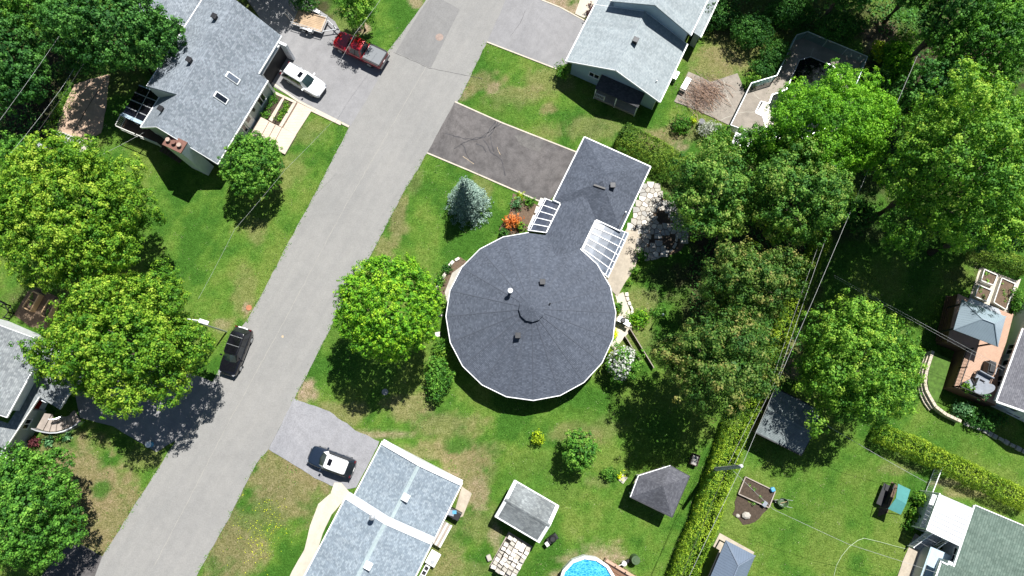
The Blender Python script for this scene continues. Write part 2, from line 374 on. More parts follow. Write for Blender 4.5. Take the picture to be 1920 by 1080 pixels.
def hedge(pxs, wid, h, mat, label, name='hedge', leaf=0.13, dens=260, rag=0.18, cat='hedge', top_flat=0.8, M=6):
    """clipped hedge along a line of places (seen at mid height), width in metres"""
    pts = [P(x, y, h*0.85) for x, y in pxs]; pts = [Vector((p.x, p.y, 0)) for p in pts]
    o = pts[0].copy(); root = thing(name, label, cat, (o.x, o.y, 0), 0)
    T = []; TN = []
    seg = [(a-o, b-o) for a, b in zip(pts[:-1], pts[1:])]
    for i, (a, b) in enumerate(seg):
        L = (b-a).length; d = (b-a)/L; s_ = Vector((-d.y, d.x, 0))
        n = int(L*(wid+2*h)*dens/M)
        u = rng.random(n)*L; q = rng.random(n)*(wid+2*h)
        lump = 0.14*(fbm((u+i*31)*0.5, q*0.5, 3)-0.5)*2
        for k in range(n):
            t = q[k]
            if t < h: w_, z, nn = -wid/2, t, (-s_)
            elif t < h+wid: w_, z, nn = t-h-wid/2, h, Vector((0, 0, 1))
            else: w_, z, nn = wid/2, t-h-wid, s_
            r_ = 0.0
            # rounded shoulders
            e = abs(w_)/(wid/2)
            if z >= h*0.98: z = h*(1-0.28*(max(0, e-0.45)/0.55)**2*(1 if top_flat < 1 else 0.3))
            else: w_ *= 1-0.22*(z/h)**3
            taper = 1.0
            w_ *= taper
            p = a+d*u[k]+s_*w_; p.z = z
            p += nn*(lump[k]*1.3) 
            nv = nn+Vector((0, 0, 0.45))+d*float(rng.normal()*0.25)
            T.append(p); TN.append(nv)
    # ends
    for (e, dd) in ((seg[0][0], (seg[0][0]-seg[0][1]).normalized()), (seg[-1][1], (seg[-1][1]-seg[-1][0]).normalized())):
        n = int(wid*h*dens/M); s_ = Vector((-dd.y, dd.x, 0))
        for k in range(n):
            w_ = rng.uniform(-wid/2, wid/2); z = rng.uniform(0, h); p = e+s_*w_+dd*(0.25*(1-(2*w_/wid)**2)); p.z = z*(1-0.25*(abs(w_)/(wid/2))**2); T.append(p); TN.append(dd+Vector((0, 0, 0.4)))
    T = np.array([tuple(t) for t in T]); TN = np.array([tuple(t) for t in TN]); TN /= np.linalg.norm(TN, axis=1)[:, None]
    T += rng.normal(size=T.shape)*rag*0.3; T[:, 2] = np.maximum(T[:, 2], 0.03)
    tint = 0.5+rng.normal(size=len(T))*0.16+(fbm(T[:, 0]*0.6, T[:, 1]*0.6, 3)-0.5)*0.9
    C, LN, sz, ti = tuft_leaves(T, TN, 0.17, M, leaf, tint, 0.9, 0.4)
    C[:, 2] = np.maximum(C[:, 2], 0.02)
    leaves_object('foliage', C, LN, sz, ti, MAT[mat], root, aspect=0.5)
    m = MB()
    for a, b in seg:
        n = max(2, int((b-a).length/1.2))
        for k in range(n):
            p = a+(b-a)*((k+0.5)/n); m.tube([(p.x, p.y, -0.05), (p.x+0.05, p.y, h*0.8)], 0.05, 5, 0.02)
    m.build('stem', MAT['bark'], root, kind='stuff')
    return root
def spruce(px, py, rpx, h, label):
    c = P(px, py, h*0.28); Rb = rpx*mpp(px, py, h*0.25)
    root = thing('spruce_tree', label, 'tree', (c.x, c.y, 0))
    C = []; LN = []; 
    nlev = 15
    for lv in range(nlev):
        f = lv/(nlev-1); z = 0.25+(h-0.5)*f; r = Rb*(1-f)**0.85*rng.uniform(0.93, 1.06)+0.12; nb = int(9+16*(1-f))
        for k in range(nb):
            a = 2*math.pi*k/nb+lv*0.7+rng.normal()*0.1; rr = r*rng.uniform(0.82, 1.1)
            n = int(26*rr/Rb*2.2)+10
            t = rng.random(n)**0.75; spread = 0.26*(1-0.5*t)*rng.normal(size=n)
            x = t*rr; C.append(np.stack([x*math.cos(a)-spread*math.sin(a), x*math.sin(a)+spread*math.cos(a), z-0.22*t*rr*0.5+0.18*t**3+rng.normal(size=n)*0.06], 1))
            LN.append(np.tile([math.cos(a)*0.5, math.sin(a)*0.5, 0.8], (n, 1))+rng.normal(size=(n, 3))*0.4)
    C = np.vstack(C); LN = np.vstack(LN); n = len(C)
    leaves_object('crown', C, LN, rng.uniform(0.13, 0.24, n), 0.5+rng.normal(size=n)*0.25, MAT['spruce'], root, aspect=0.4)
    m = MB(); m.tube([(0, 0, -0.1), (0, 0, h*0.5), (0, 0, h)], [0.16, 0.09, 0.02], 8); m.build('trunk', MAT['bark'], root, smooth=True)
    return root
# ------------------------------------------------------------ palette
MAT = {}
MAT['bark'] = plain('bark', (0.11, 0.085, 0.065), 0.95, 0.3, 6, bmp=0.02)
MAT['road'] = asphalt('road_asphalt', (0.228, 0.225, 0.216), 0.06, 0.07, 0.01, 0.14)
MAT['manhole'] = plain('manhole', (0.25, 0.19, 0.16), 0.8, 0.2, 4)
MAT['road_line'] = plain('road_line', (0.27, 0.26, 0.235), 0.9, 0.1, 3)
MAT['road_dark'] = asphalt('patch_asphalt', (0.185, 0.182, 0.178), 0.07, 0.10, 0.0, 0.16)
MAT['drive_light'] = asphalt('drive_asphalt_light', (0.225, 0.222, 0.225), 0.10, 0.13, 0.0, 0.14)
MAT['drive_dark'] = asphalt('drive_asphalt_dark', (0.112, 0.106, 0.106), 0.28, 0.4, 0.03, 0.25)
MAT['drive_old'] = asphalt('drive_asphalt_worn', (0.125, 0.12, 0.115), 0.2, 0.4, 0.02, 0.25)
MAT['drive_gravel'] = asphalt('drive_gravel', (0.235, 0.238, 0.255), 0.12, 0.15, 0.02, 0.22)
MAT['concrete'] = asphalt('concrete', (0.37, 0.33, 0.27), 0.12, 0.22, 0.04, 0.12)
MAT['concrete_pale'] = asphalt('concrete_pale', (0.47, 0.43, 0.36), 0.08, 0.12, 0.03, 0.1)
MAT['pool_concrete'] = asphalt('pool_concrete', (0.25, 0.225, 0.195), 0.2, 0.25, 0.03, 0.15)
MAT['joint'] = plain('joint_pale', (0.36, 0.34, 0.29), 0.9)
MAT['crack'] = plain('crack_dark', (0.055, 0.053, 0.056), 0.9, 0.3, 4)
MAT['sand'] = plain('sand', (0.42, 0.33, 0.22), 0.95, 0.25, 5)
MAT['dirt'] = plain('dirt', (0.40, 0.285, 0.205), 0.97, 0.2, 2.5, bmp=0.05)
MAT['soil'] = plain('soil', (0.06, 0.043, 0.03), 0.97, 0.35, 5, bmp=0.05)
MAT['soil_brown'] = plain('soil_brown', (0.12, 0.083, 0.055), 0.97, 0.3, 5, bmp=0.05)
MAT['white'] = plain('white_paint', (0.78, 0.78, 0.78), 0.45, 0.04, 1.5)
MAT['white_metal'] = plain('white_metal', (0.80, 0.81, 0.82), 0.35, 0.03, 1.5)
MAT['offwhite'] = plain('offwhite', (0.62, 0.61, 0.57), 0.6, 0.08, 2)
MAT['black'] = plain('black_plastic', (0.015, 0.015, 0.017), 0.45, 0.2)
MAT['dark_metal'] = plain('dark_metal', (0.03, 0.031, 0.034), 0.5, 0.2, 3, 0.4)
MAT['grey_metal'] = plain('grey_metal', (0.33, 0.34, 0.35), 0.35, 0.1, 3, 0.7)
MAT['galv'] = plain('galvanised', (0.50, 0.51, 0.52), 0.4, 0.12, 4, 0.6)
MAT['rubber'] = plain('rubber', (0.018, 0.018, 0.018), 0.85)
MAT['glass'] = glass('window_glass', (0.012, 0.016, 0.022))
MAT['glass_green'] = glass('car_glass', (0.02, 0.035, 0.035), 0.05, 0.7)
MAT['glass_black'] = glass('dark_glass', (0.006, 0.006, 0.008), 0.12, 0.6)
MAT['wood'] = siding('wood_boards', (0.42, 0.30, 0.19), 0.14, False, 0.18, 0.85)
MAT['wood_grey'] = siding('grey_boards', (0.33, 0.28, 0.24), 0.14, False, 0.15, 0.85)
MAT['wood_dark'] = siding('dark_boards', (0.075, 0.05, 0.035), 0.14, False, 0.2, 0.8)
MAT['wood_new'] = plain('new_wood', (0.55, 0.37, 0.20), 0.8, 0.15, 6)
MAT['deck_pink'] = plain('deck_pink', (0.42, 0.27, 0.19), 0.75, 0.1, 3)
MAT['deck_brown'] = plain('deck_brown', (0.16, 0.085, 0.05), 0.75, 0.15, 3)
MAT['sh_h1'] = shingle('shingle_blue_grey', (0.14, 0.165, 0.19), (0.225, 0.255, 0.288), (0.34, 0.375, 0.41), 0.17, 0.27, 0.12)
MAT['sh_round'] = shingle('shingle_slate', (0.056, 0.066, 0.086), (0.082, 0.095, 0.122), (0.12, 0.135, 0.168), 0.15, 0.26, 0.12)
MAT['sh_h2'] = shingle('shingle_pale', (0.24, 0.28, 0.295), (0.31, 0.35, 0.365), (0.38, 0.42, 0.43), 0.16, 0.3, 0.12)
MAT['sh_h4'] = shingle('shingle_blue', (0.155, 0.195, 0.23), (0.225, 0.272, 0.315), (0.36, 0.41, 0.44), 0.17, 0.24, 0.1)
MAT['sh_h5'] = shingle('shingle_grey', (0.15, 0.165, 0.175), (0.22, 0.238, 0.245), (0.34, 0.36, 0.36), 0.17, 0.27, 0.12)
MAT['sh_h6'] = shingle('shingle_mauve', (0.11, 0.11, 0.125), (0.155, 0.155, 0.175), (0.21, 0.21, 0.23), 0.16, 0.26, 0.15)
MAT['sh_h7'] = shingle('shingle_green', (0.085, 0.125, 0.10), (0.125, 0.175, 0.145), (0.17, 0.225, 0.185), 0.2, 0.3, 0.12)
MAT['sh_gazebo'] = shingle('shingle_charcoal', (0.075, 0.076, 0.09), (0.11, 0.112, 0.13), (0.165, 0.168, 0.185), 0.15, 0.26, 0.2)
MAT['sh_shed'] = shingle('shingle_weathered', (0.15, 0.165, 0.17), (0.22, 0.24, 0.245), (0.32, 0.345, 0.34), 0.15, 0.3, 0.35)
MAT['sh_dark'] = shingle('shingle_dark_green', (0.13, 0.16, 0.16), (0.18, 0.21, 0.21), (0.23, 0.26, 0.26), 0.15, 0.3, 0.2)
MAT['sh_lean'] = shingle('shingle_brown', (0.045, 0.045, 0.05), (0.07, 0.07, 0.075), (0.10, 0.10, 0.10), 0.15, 0.3, 0.15)
MAT['ridge_h4'] = plain('ridge_pale', (0.30, 0.36, 0.37), 0.9, 0.15, 6)
MAT['metal_blue'] = siding('metal_roof_blue', (0.13, 0.165, 0.22), 0.22, True, 0.05, 0.35)
MAT['metal_teal'] = siding('metal_roof_teal', (0.23, 0.29, 0.33), 0.22, True, 0.05, 0.35)
MAT['metal_shed'] = siding('metal_roof_grey', (0.33, 0.35, 0.37), 0.22, False, 0.1, 0.45)
MAT['vinyl_white'] = siding('vinyl_white', (0.72, 0.74, 0.76), 0.11)
MAT['vinyl_blue'] = siding('vinyl_blue', (0.36, 0.47, 0.55), 0.11)
MAT['vinyl_grey'] = siding('vinyl_grey', (0.42, 0.46, 0.46), 0.11)
MAT['vinyl_lilac'] = siding('vinyl_lilac', (0.40, 0.40, 0.46), 0.11)
MAT['brick_tan'] = siding('brick_tan', (0.36, 0.33, 0.28), 0.08)
MAT['brick_dark'] = siding('brick_brown', (0.16, 0.11, 0.085), 0.08)
MAT['stone'] = plain('flagstone', (0.37, 0.345, 0.30), 0.9, 0.18, 2.3, bmp=0.02)
MAT['stone_b'] = plain('flagstone_grey', (0.31, 0.30, 0.28), 0.9, 0.2, 2.6, bmp=0.02)
MAT['stone_pale'] = plain('pale_stone', (0.60, 0.555, 0.49), 0.9, 0.14, 3, bmp=0.02)
MAT['block'] = plain('wall_block', (0.45, 0.395, 0.31), 0.9, 0.14, 4, bmp=0.02)
MAT['paver'] = siding('paver', (0.52, 0.43, 0.35), 0.3, False, 0.06, 0.85)
MAT['teal'] = plain('teal_canvas', (0.055, 0.21, 0.20), 0.8, 0.1, 3)
MAT['blue_liner'] = plain('pool_liner', (0.02, 0.28, 0.62), 0.5, 0.05)
MAT['red'] = plain('red_paint', (0.33, 0.008, 0.014), 0.18, 0.06, 2, 0.3, 0.6, coat=1.0)
MAT['car_white'] = plain('car_white', (0.80, 0.80, 0.81), 0.3, 0.01, 2, coat=0.6)
MAT['car_black'] = plain('car_black', (0.006, 0.006, 0.009), 0.2, 0.05, 2, coat=0.8)
MAT['car_navy'] = plain('car_navy', (0.012, 0.020, 0.036), 0.25, 0.05, 2, coat=0.8)
MAT['tonneau'] = plain('tonneau_cover', (0.17, 0.18, 0.19), 0.75, 0.05, 6)
MAT['chrome'] = plain('chrome', (0.6, 0.6, 0.62), 0.2, 0.02, 2, 1.0)
MAT['lamp_red'] = plain('tail_lamp_red', (0.09, 0.006, 0.008), 0.2)
MAT['lamp_clear'] = plain('lamp_clear', (0.22, 0.23, 0.25), 0.15)
MAT['orange_rust'] = plain('rust_metal', (0.16, 0.075, 0.055), 0.7, 0.2, 5)
MAT['terracotta'] = plain('terracotta', (0.35, 0.14, 0.07), 0.8)
MAT['grey_fabric'] = plain('grey_fabric', (0.22, 0.24, 0.27), 0.9)
MAT['wire'] = plain('wire', (0.36, 0.37, 0.36), 0.5)
MAT['wire_dark'] = plain('wire_dark', (0.03, 0.03, 0.03), 0.5)
MAT['pole_wood'] = plain('pole_wood', (0.42, 0.43, 0.39), 0.9, 0.15, 5)
MAT['leaf_bright'] = leafmat('leaf_bright', [(0.045, 0.125, 0.008), (0.105, 0.235, 0.010), (0.185, 0.300, 0.012), (0.30, 0.37, 0.02)])
MAT['leaf_yellow'] = leafmat('leaf_yellow_green', [(0.036, 0.100, 0.008), (0.090, 0.178, 0.010), (0.180, 0.248, 0.016), (0.32, 0.350, 0.035)])
MAT['leaf_mid'] = leafmat('leaf_mid', [(0.025, 0.075, 0.010), (0.060, 0.150, 0.014), (0.105, 0.21, 0.020), (0.19, 0.29, 0.035)])
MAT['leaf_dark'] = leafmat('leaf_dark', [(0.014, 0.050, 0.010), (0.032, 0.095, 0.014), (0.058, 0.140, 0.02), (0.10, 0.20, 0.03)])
MAT['leaf_brown'] = leafmat('leaf_olive_brown', [(0.022, 0.060, 0.009), (0.055, 0.108, 0.013), (0.110, 0.142, 0.022), (0.225, 0.175, 0.045)])
MAT['leaf_olive'] = leafmat('leaf_olive', [(0.028, 0.080, 0.012), (0.070, 0.150, 0.018), (0.135, 0.205, 0.026), (0.25, 0.255, 0.050)])
MAT['leaf_lime'] = leafmat('leaf_lime', [(0.045, 0.125, 0.010), (0.100, 0.225, 0.012), (0.155, 0.290, 0.014), (0.22, 0.34, 0.025)])
MAT['leaf_fresh'] = leafmat('leaf_fresh', [(0.036, 0.098, 0.010), (0.092, 0.190, 0.016), (0.165, 0.258, 0.022), (0.28, 0.335, 0.035)])
MAT['leaf_cedar'] = leafmat('leaf_cedar', [(0.055, 0.110, 0.006), (0.110, 0.170, 0.008), (0.180, 0.235, 0.012), (0.26, 0.300, 0.018)], 0.15, 0.6)
MAT['leaf_cedar_d'] = leafmat('leaf_cedar_dark', [(0.024, 0.058, 0.006), (0.06, 0.105, 0.008), (0.11, 0.16, 0.012), (0.18, 0.22, 0.02)], 0.15, 0.6)
MAT['leaf_gold'] = leafmat('leaf_gold', [(0.14, 0.20, 0.01), (0.28, 0.32, 0.012), (0.42, 0.43, 0.015)])
MAT['leaf_pale'] = leafmat('leaf_pale', [(0.03, 0.09, 0.025), (0.085, 0.175, 0.06), (0.17, 0.27, 0.10), (0.28, 0.36, 0.17)])
MAT['spruce'] = leafmat('needles_blue', [(0.045, 0.065, 0.045), (0.105, 0.14, 0.095), (0.18, 0.215, 0.145), (0.27, 0.31, 0.21)], 0.05, 0.6)
MAT['bloom_orange'] = leafmat('bloom_orange', [(0.30, 0.07, 0.01), (0.62, 0.17, 0.03), (0.75, 0.30, 0.09)], 0.2)
MAT['bloom_white'] = leafmat('bloom_white', [(0.20, 0.18, 0.13), (0.36, 0.32, 0.24), (0.52, 0.45, 0.34)], 0.2)
MAT['bloom_yellow'] = leafmat('bloom_yellow', [(0.55, 0.50, 0.01), (0.72, 0.66, 0.01)], 0.2)
MAT['leaf_red'] = leafmat('leaf_red', [(0.05, 0.01, 0.012), (0.13, 0.03, 0.03), (0.2, 0.06, 0.05)])
MAT['twig'] = leafmat('dry_twig', [(0.12, 0.08, 0.06), (0.22, 0.14, 0.10), (0.33, 0.2, 0.14)], 0.0, 0.9)

species('round', mat=MAT['leaf_bright'], nl=70, lobe=0.15, spacing=0.44, tr=0.24, M=26, leaf=0.15, jag=0.08, core=0.95, dome=1.0, scatter=0.3, bulge=0.12)
species('round_mid', mat=MAT['leaf_mid'], nl=60, lobe=0.17, spacing=0.42, tr=0.23, M=24, leaf=0.15, jag=0.10, core=0.92, dome=1.0, scatter=0.3, bulge=0.12)
species('maple_yellow', mat=MAT['leaf_yellow'], nl=70, lobe=0.19, spacing=0.54, tr=0.32, M=30, leaf=0.16, jag=0.28, core=0.80, dome=0.8, scatter=0.32, bulge=0.22)
species('maple_mid', mat=MAT['leaf_mid'], nl=44, lobe=0.22, spacing=0.52, tr=0.29, M=28, leaf=0.155, jag=0.2, core=0.82, dome=0.95, scatter=0.3, bulge=0.18)
species('maple_dark', mat=MAT['leaf_dark'], nl=46, lobe=0.22, spacing=0.58, tr=0.33, M=25, leaf=0.185, jag=0.24, core=0.82, dome=0.95, scatter=0.3, bulge=0.18)
species('olive_brown', mat=MAT['leaf_brown'], nl=58, lobe=0.20, spacing=0.68, tr=0.42, M=44, leaf=0.165, jag=0.28, core=0.78, dome=1.0, scatter=0.28, bulge=0.30)
species('olive', mat=MAT['leaf_olive'], nl=56, lobe=0.20, spacing=0.66, tr=0.41, M=44, leaf=0.165, jag=0.26, core=0.78, dome=1.0, scatter=0.28, bulge=0.30)
species('locust', mat=MAT['leaf_lime'], nl=60, lobe=0.20, spacing=0.48, tr=0.36, M=34, leaf=0.13, jag=0.28, core=0.80, dome=0.5, scatter=0.4, squash=0.65, bulge=0.2)
species('fresh', mat=MAT['leaf_fresh'], nl=60, lobe=0.20, spacing=0.62, tr=0.38, M=38, leaf=0.16, jag=0.30, core=0.79, dome=0.95, scatter=0.28, bulge=0.28)

# ------------------------------------------------------------ ground sheet with lawn wear
def to_px(x, y):
    zc = y*_st + H_CAM*_ct                      # depth
    v = (y*_ct - H_CAM*_st)
    return 960+F*x/zc, 540-F*v/zc
def axis(a, b, step):
    core_ = np.arange(a, b+1e-6, step)
    return np.concatenate([[-700, -300, -150, a-25, a-8], core_, [b+8, b+25, 150, 300, 700]])
gx = axis(-62, 62, 0.28); gy = axis(-30, 56, 0.28)
X, Y = np.meshgrid(gx, gy, indexing='ij'); PX, PY = to_px(X, np.clip(Y, -200, 300))
PX = np.where(np.abs(X) > 150, -999, PX)
nz = fbm(X*0.35, Y*0.35, 5); nz2 = fbm(X*1.3+50, Y*1.3, 4); nz3 = fbm(X*0.09+9, Y*0.09, 3)
ca_, sa_ = math.cos(R(61)), math.sin(R(61)); al = X*ca_+Y*sa_; ac = -X*sa_+Y*ca_
strip = fbm(al*0.06, ac*0.55, 3)
lush = np.array([0.044, 0.126, 0.012]); mid = np.array([0.086, 0.178, 0.020]); yel = np.array([0.148, 0.200, 0.036])
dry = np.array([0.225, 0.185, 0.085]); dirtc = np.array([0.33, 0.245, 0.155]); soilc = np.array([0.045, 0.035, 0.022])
t = np.clip((nz-0.5)*2.6+0.5+(nz3-0.5)*1.0+(strip-0.5)*0.9+(nz2-0.5)*0.8, 0, 1)[..., None]
col = np.where(t < 0.5, lush+(mid-lush)*t*2, mid+(yel-mid)*(t-0.5)*1.3)
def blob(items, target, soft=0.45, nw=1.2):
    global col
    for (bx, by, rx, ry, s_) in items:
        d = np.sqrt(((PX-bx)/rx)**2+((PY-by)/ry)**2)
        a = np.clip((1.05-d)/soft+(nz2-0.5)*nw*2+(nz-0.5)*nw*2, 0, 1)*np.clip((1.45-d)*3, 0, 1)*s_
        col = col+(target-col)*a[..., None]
blob([(905, 152, 42, 26, .55), (868, 172, 26, 16, .6), (965, 178, 60, 26, .5), (1030, 205, 24, 14, .7), (1105, 240, 90, 30, .4), (1245, 262, 60, 25, .65), (1030, 150, 60, 30, .35),
      (745, 410, 22, 70, .6), (720, 470, 20, 30, .55), (775, 340, 20, 30, .3), (880, 895, 46, 70, .75), (835, 800, 80, 34, .5), (765, 765, 50, 28, .6), (640, 775, 60, 22, .5), (870, 850, 70, 30, .45),
      (530, 905, 90, 80, .75), (430, 1010, 70, 110, .75), (590, 880, 60, 40, .6), (640, 990, 12, 60, .6), (140, 900, 90, 90, .85), (205, 960, 80, 90, .8), (185, 1015, 40, 22, .7), (100, 860, 40, 30, .5), (265, 860, 50, 26, .3),
      (900, 985, 60, 40, .35), (830, 1035, 40, 60, .45), (800, 850, 60, 20, .6), (1075, 815, 60, 26, .45), (1135, 800, 30, 30, .3), (480, 440, 22, 34, .4), (455, 560, 26, 60, .35), (540, 320, 50, 40, .25),
      (1190, 630, 60, 50, .3), (1200, 560, 50, 30, .4), (1340, 130, 60, 40, .55), (1380, 90, 50, 50, .5), (1280, 250, 60, 30, .5), (900, 360, 24, 40, .35), (560, 250, 60, 30, .3), (640, 40, 40, 40, .3),
      (870, 1070, 60, 30, .3), (1690, 880, 40, 12, .4), (1800, 925, 50, 12, .6), (1480, 660, 34, 40, .5), (1120, 905, 30, 14, .3)], dry)
blob([(575, 728, 20, 30, .8), (900, 930, 20, 40, .45), (1100, 1085, 82, 76, .75), (462, 578, 8, 12, .8), (415, 610, 16, 12, .5), (683, 53, 14, 11, .9), (780, 5, 18, 14, .7), (1655, 75, 36, 46, .8), (100, 258, 16, 30, .6),
      (1770, 905, 40, 8, .5), (865, 180, 12, 8, .6), (925, 165, 16, 12, .5), (930, 1005, 16, 30, .5), (715, 815, 70, 10, .6), (850, 900, 14, 20, .5), (690, 930, 30, 20, .4), (1480, 690, 26, 24, .7), (1275, 275, 20, 18, .7), (1060, 20, 50, 22, .8), (1040, 0, 50, 20, .8)], dirtc)
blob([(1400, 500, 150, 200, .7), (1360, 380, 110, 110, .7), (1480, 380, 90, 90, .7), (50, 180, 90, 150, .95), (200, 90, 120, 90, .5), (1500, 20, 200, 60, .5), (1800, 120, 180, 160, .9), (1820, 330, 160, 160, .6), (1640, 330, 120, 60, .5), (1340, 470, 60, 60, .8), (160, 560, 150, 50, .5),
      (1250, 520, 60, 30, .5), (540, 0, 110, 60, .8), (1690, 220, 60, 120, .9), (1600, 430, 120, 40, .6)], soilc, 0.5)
blob([(190, 917, 18, 18, .9), (980, 160, 0.1, 0.1, 0), (860, 830, 28, 18, .9), (1000, 900, 90, 50, .5), (1120, 760, 70, 50, .5), (470, 970, 60, 40, .5), (1230, 810, 40, 60, .6), (930, 200, 90, 24, .5), (900, 230, 120, 16, .5), (640, 620, 30, 60, .5), (1560, 900, 120, 120, .25), (1780, 830, 90, 40, .5), (1800, 740, 40, 60, .5)], lush, 0.6)
far = np.clip((np.maximum(np.abs(X)-61, np.maximum(-29-Y, Y-55)))/12, 0, 1)[..., None]; col = col*(1-far)+(mid*0.9)*far
col = np.clip(col, 0.01, 1)
nx_, ny_ = X.shape; me = bpy.data.meshes.new('ground')
Z = (nz2-0.5)*0.05
V = np.stack([X, Y, Z-0.02], -1).reshape(-1, 3)
ii = (np.arange(nx_-1)[:, None]*ny_+np.arange(ny_-1)[None]).ravel(); Q = np.stack([ii, ii+ny_, ii+ny_+1, ii+1], 1)
me.vertices.add(len(V)); me.loops.add(Q.size); me.polygons.add(len(Q))
me.vertices.foreach_set('co', V.ravel()); me.loops.foreach_set('vertex_index', Q.ravel()); me.polygons.foreach_set('loop_start', np.arange(0, Q.size, 4))
me.update(); me.polygons.foreach_set('use_smooth', [True]*len(Q))
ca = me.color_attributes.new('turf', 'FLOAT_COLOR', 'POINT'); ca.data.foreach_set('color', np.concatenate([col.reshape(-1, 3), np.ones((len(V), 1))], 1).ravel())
gm, nt, b = _nt('lawn'); co = coords(nt)
at = N(nt, 'Attribute', attribute_name='turf'); c = at.outputs['Color']
f1 = noise(nt, co, 1.7, 6, 0.72); f2 = noise(nt, co, 7.0, 4, 0.75); f3 = noise(nt, co, 16.0, 3, 0.8)
c = mixc(nt, 1.0, c, ramp(nt, f1, [(0.30, (0.70, 0.74, 0.6)), (0.5, (1, 1, 1)), (0.70, (1.32, 1.22, 1.5))]), 'MULTIPLY')
c = mixc(nt, 1.0, c, ramp(nt, f2, [(0.32, (0.50, 0.56, 0.5)), (0.5, (1, 1, 1)), (0.68, (1.5, 1.42, 1.8))]), 'MULTIPLY')
c = mixc(nt, 1.0, c, ramp(nt, f3, [(0.30, (0.68, 0.7, 0.65)), (0.7, (1.3, 1.27, 1.35))]), 'MULTIPLY')
L_(nt, c, b.inputs['Base Color']); b.inputs['Roughness'].default_value = 0.95; b.inputs['Specular IOR Level'].default_value = 0.15
ff = N(nt, 'Math', operation='ADD'); L_(nt, f2, ff.inputs[0]); L_(nt, f3, ff.inputs[1]); bump(nt, b, ff.outputs[0], 1.0, 0.10)
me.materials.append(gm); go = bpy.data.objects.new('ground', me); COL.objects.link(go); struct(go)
# short grass blades and weed tufts on the lawns near the view: uneven relief
SHEETS = []
def sheet(name, pxs, z, mat, jit=0.0, kind='structure', step=0.5, world_pts=None):
    """paved sheet with slightly ragged edges"""
    pts = world_pts or [P(x, y) for x, y in pxs]
    SHEETS.append([(p.x, p.y) for p in pts])
    if jit:
        out = []; n = len(pts)
        for i in range(n):
            a, b = pts[i], pts[(i+1) % n]; k = max(1, int((b-a).length/step)); nrm = Vector((-(b-a).y, (b-a).x, 0)).normalized()
            for q in range(k):
                p = a+(b-a)*(q/k); f = float(fbm(np.array([p.x*1.1]), np.array([p.y*1.1]), 4)[0])-0.5
                out.append(p+nrm*(f*jit*2+random.uniform(-1, 1)*jit*0.25))
        pts = out
    m = MB(); m.prism([(p.x, p.y) for p in pts], z-0.2, z)
    o = m.build(name, mat, loc=(pts[0].x, pts[0].y, 0)); 
    if kind: o['kind'] = kind
    return o
left_edge = [(793, 10), (723, 103), (655, 237), (593, 360), (540, 457), (497, 540), (463, 600), (453, 613), (405, 705), (300, 873), (245, 960), (190, 1047)]
right_edge = [(950, 0), (913, 78), (860, 190), (802, 285), (757, 360), (690, 487), (630, 593), (567, 720), (552, 747), (503, 842), (480, 870), (430, 970), (370, 1077)]
le = [P(*p) for p in left_edge]; re_ = [P(*p) for p in right_edge]
ext = lambda a, b, L: a+(a-b).normalized()*L
le = [ext(le[0], P(540, 457), 90)]+le+[ext(le[-1], P(453, 613), 90)]; re_ = [ext(re_[0], P(690, 487), 90)]+re_+[ext(re_[-1], P(630, 593), 90)]
sheet('road', None, 0.024, MAT['road'], 0.09, world_pts=le+re_[::-1])
sheet('road_patch', [(812, -10), (862, 18), (808, 128), (742, 98), (790, 18)], 0.030, MAT['road_dark'], 0.03)
sheet('driveway', [(420, -60), (560, -60), (587, 10), (628, 40), (640, 62), (730, 108), (712, 145), (657, 237), (575, 200), (505, 158), (528, 90)], 0.028, MAT['drive_light'], 0.05)
sheet('driveway', [(1004, -8), (1050, 14), (1103, 42), (1068, 116), (1045, 129), (913, 79), (940, 20), (952, -12)], 0.028, MAT['drive_light'], 0.05)
sheet('driveway', [(853, 191), (940, 228), (1085, 287), (1064, 350), (1020, 383), (967, 358), (880, 318), (801, 287)], 0.032, MAT['drive_dark'], 0.05)
sheet('driveway', [(552, 747), (617, 772), (666, 806), (712, 828), (668, 915), (640, 918), (590, 895), (503, 842)], 0.030, MAT['drive_gravel'], 0.12)
sheet('driveway', [(140, 735), (250, 660), (415, 722), (352, 812), (294, 847), (212, 800), (150, 783)], 0.028, MAT['drive_light'], 0.08)
sheet('driveway', [(60, 1100), (135, 1013), (192, 1043), (168, 1110)], 0.028, MAT['drive_dark'], 0.05)
# pale concrete kerbs along driveway edges
def kerb(pxs, w=0.14, h=0.05, mat='concrete_pale', name='kerb'):
    m = MB(); pts = [P(*q) for q in pxs]; o = pts[0]
    for a, b in zip(pts[:-1], pts[1:]):
        n = max(1, int((b-a).length/1.0))
        for k in range(n):
            u0 = a+(b-a)*(k/n); u1 = a+(b-a)*((k+1)/n)-(b-a).normalized()*0.015
            m.beam((u0.x, u0.y, h-0.06), (u1.x, u1.y, h-0.06), w, 0.14)
    ob = m.build(name, MAT[mat], loc=(o.x, o.y, 0)); struct(ob)
kerb([(853, 191), (940, 230), (1080, 285)]); kerb([(801, 287), (880, 320), (967, 358), (1022, 382)]); kerb([(913, 79), (975, 103), (1045, 130)]); kerb([(1000, -6), (1050, 14), (1104, 43)])
kerb([(505, 152), (560, 190), (655, 238)], 0.22)
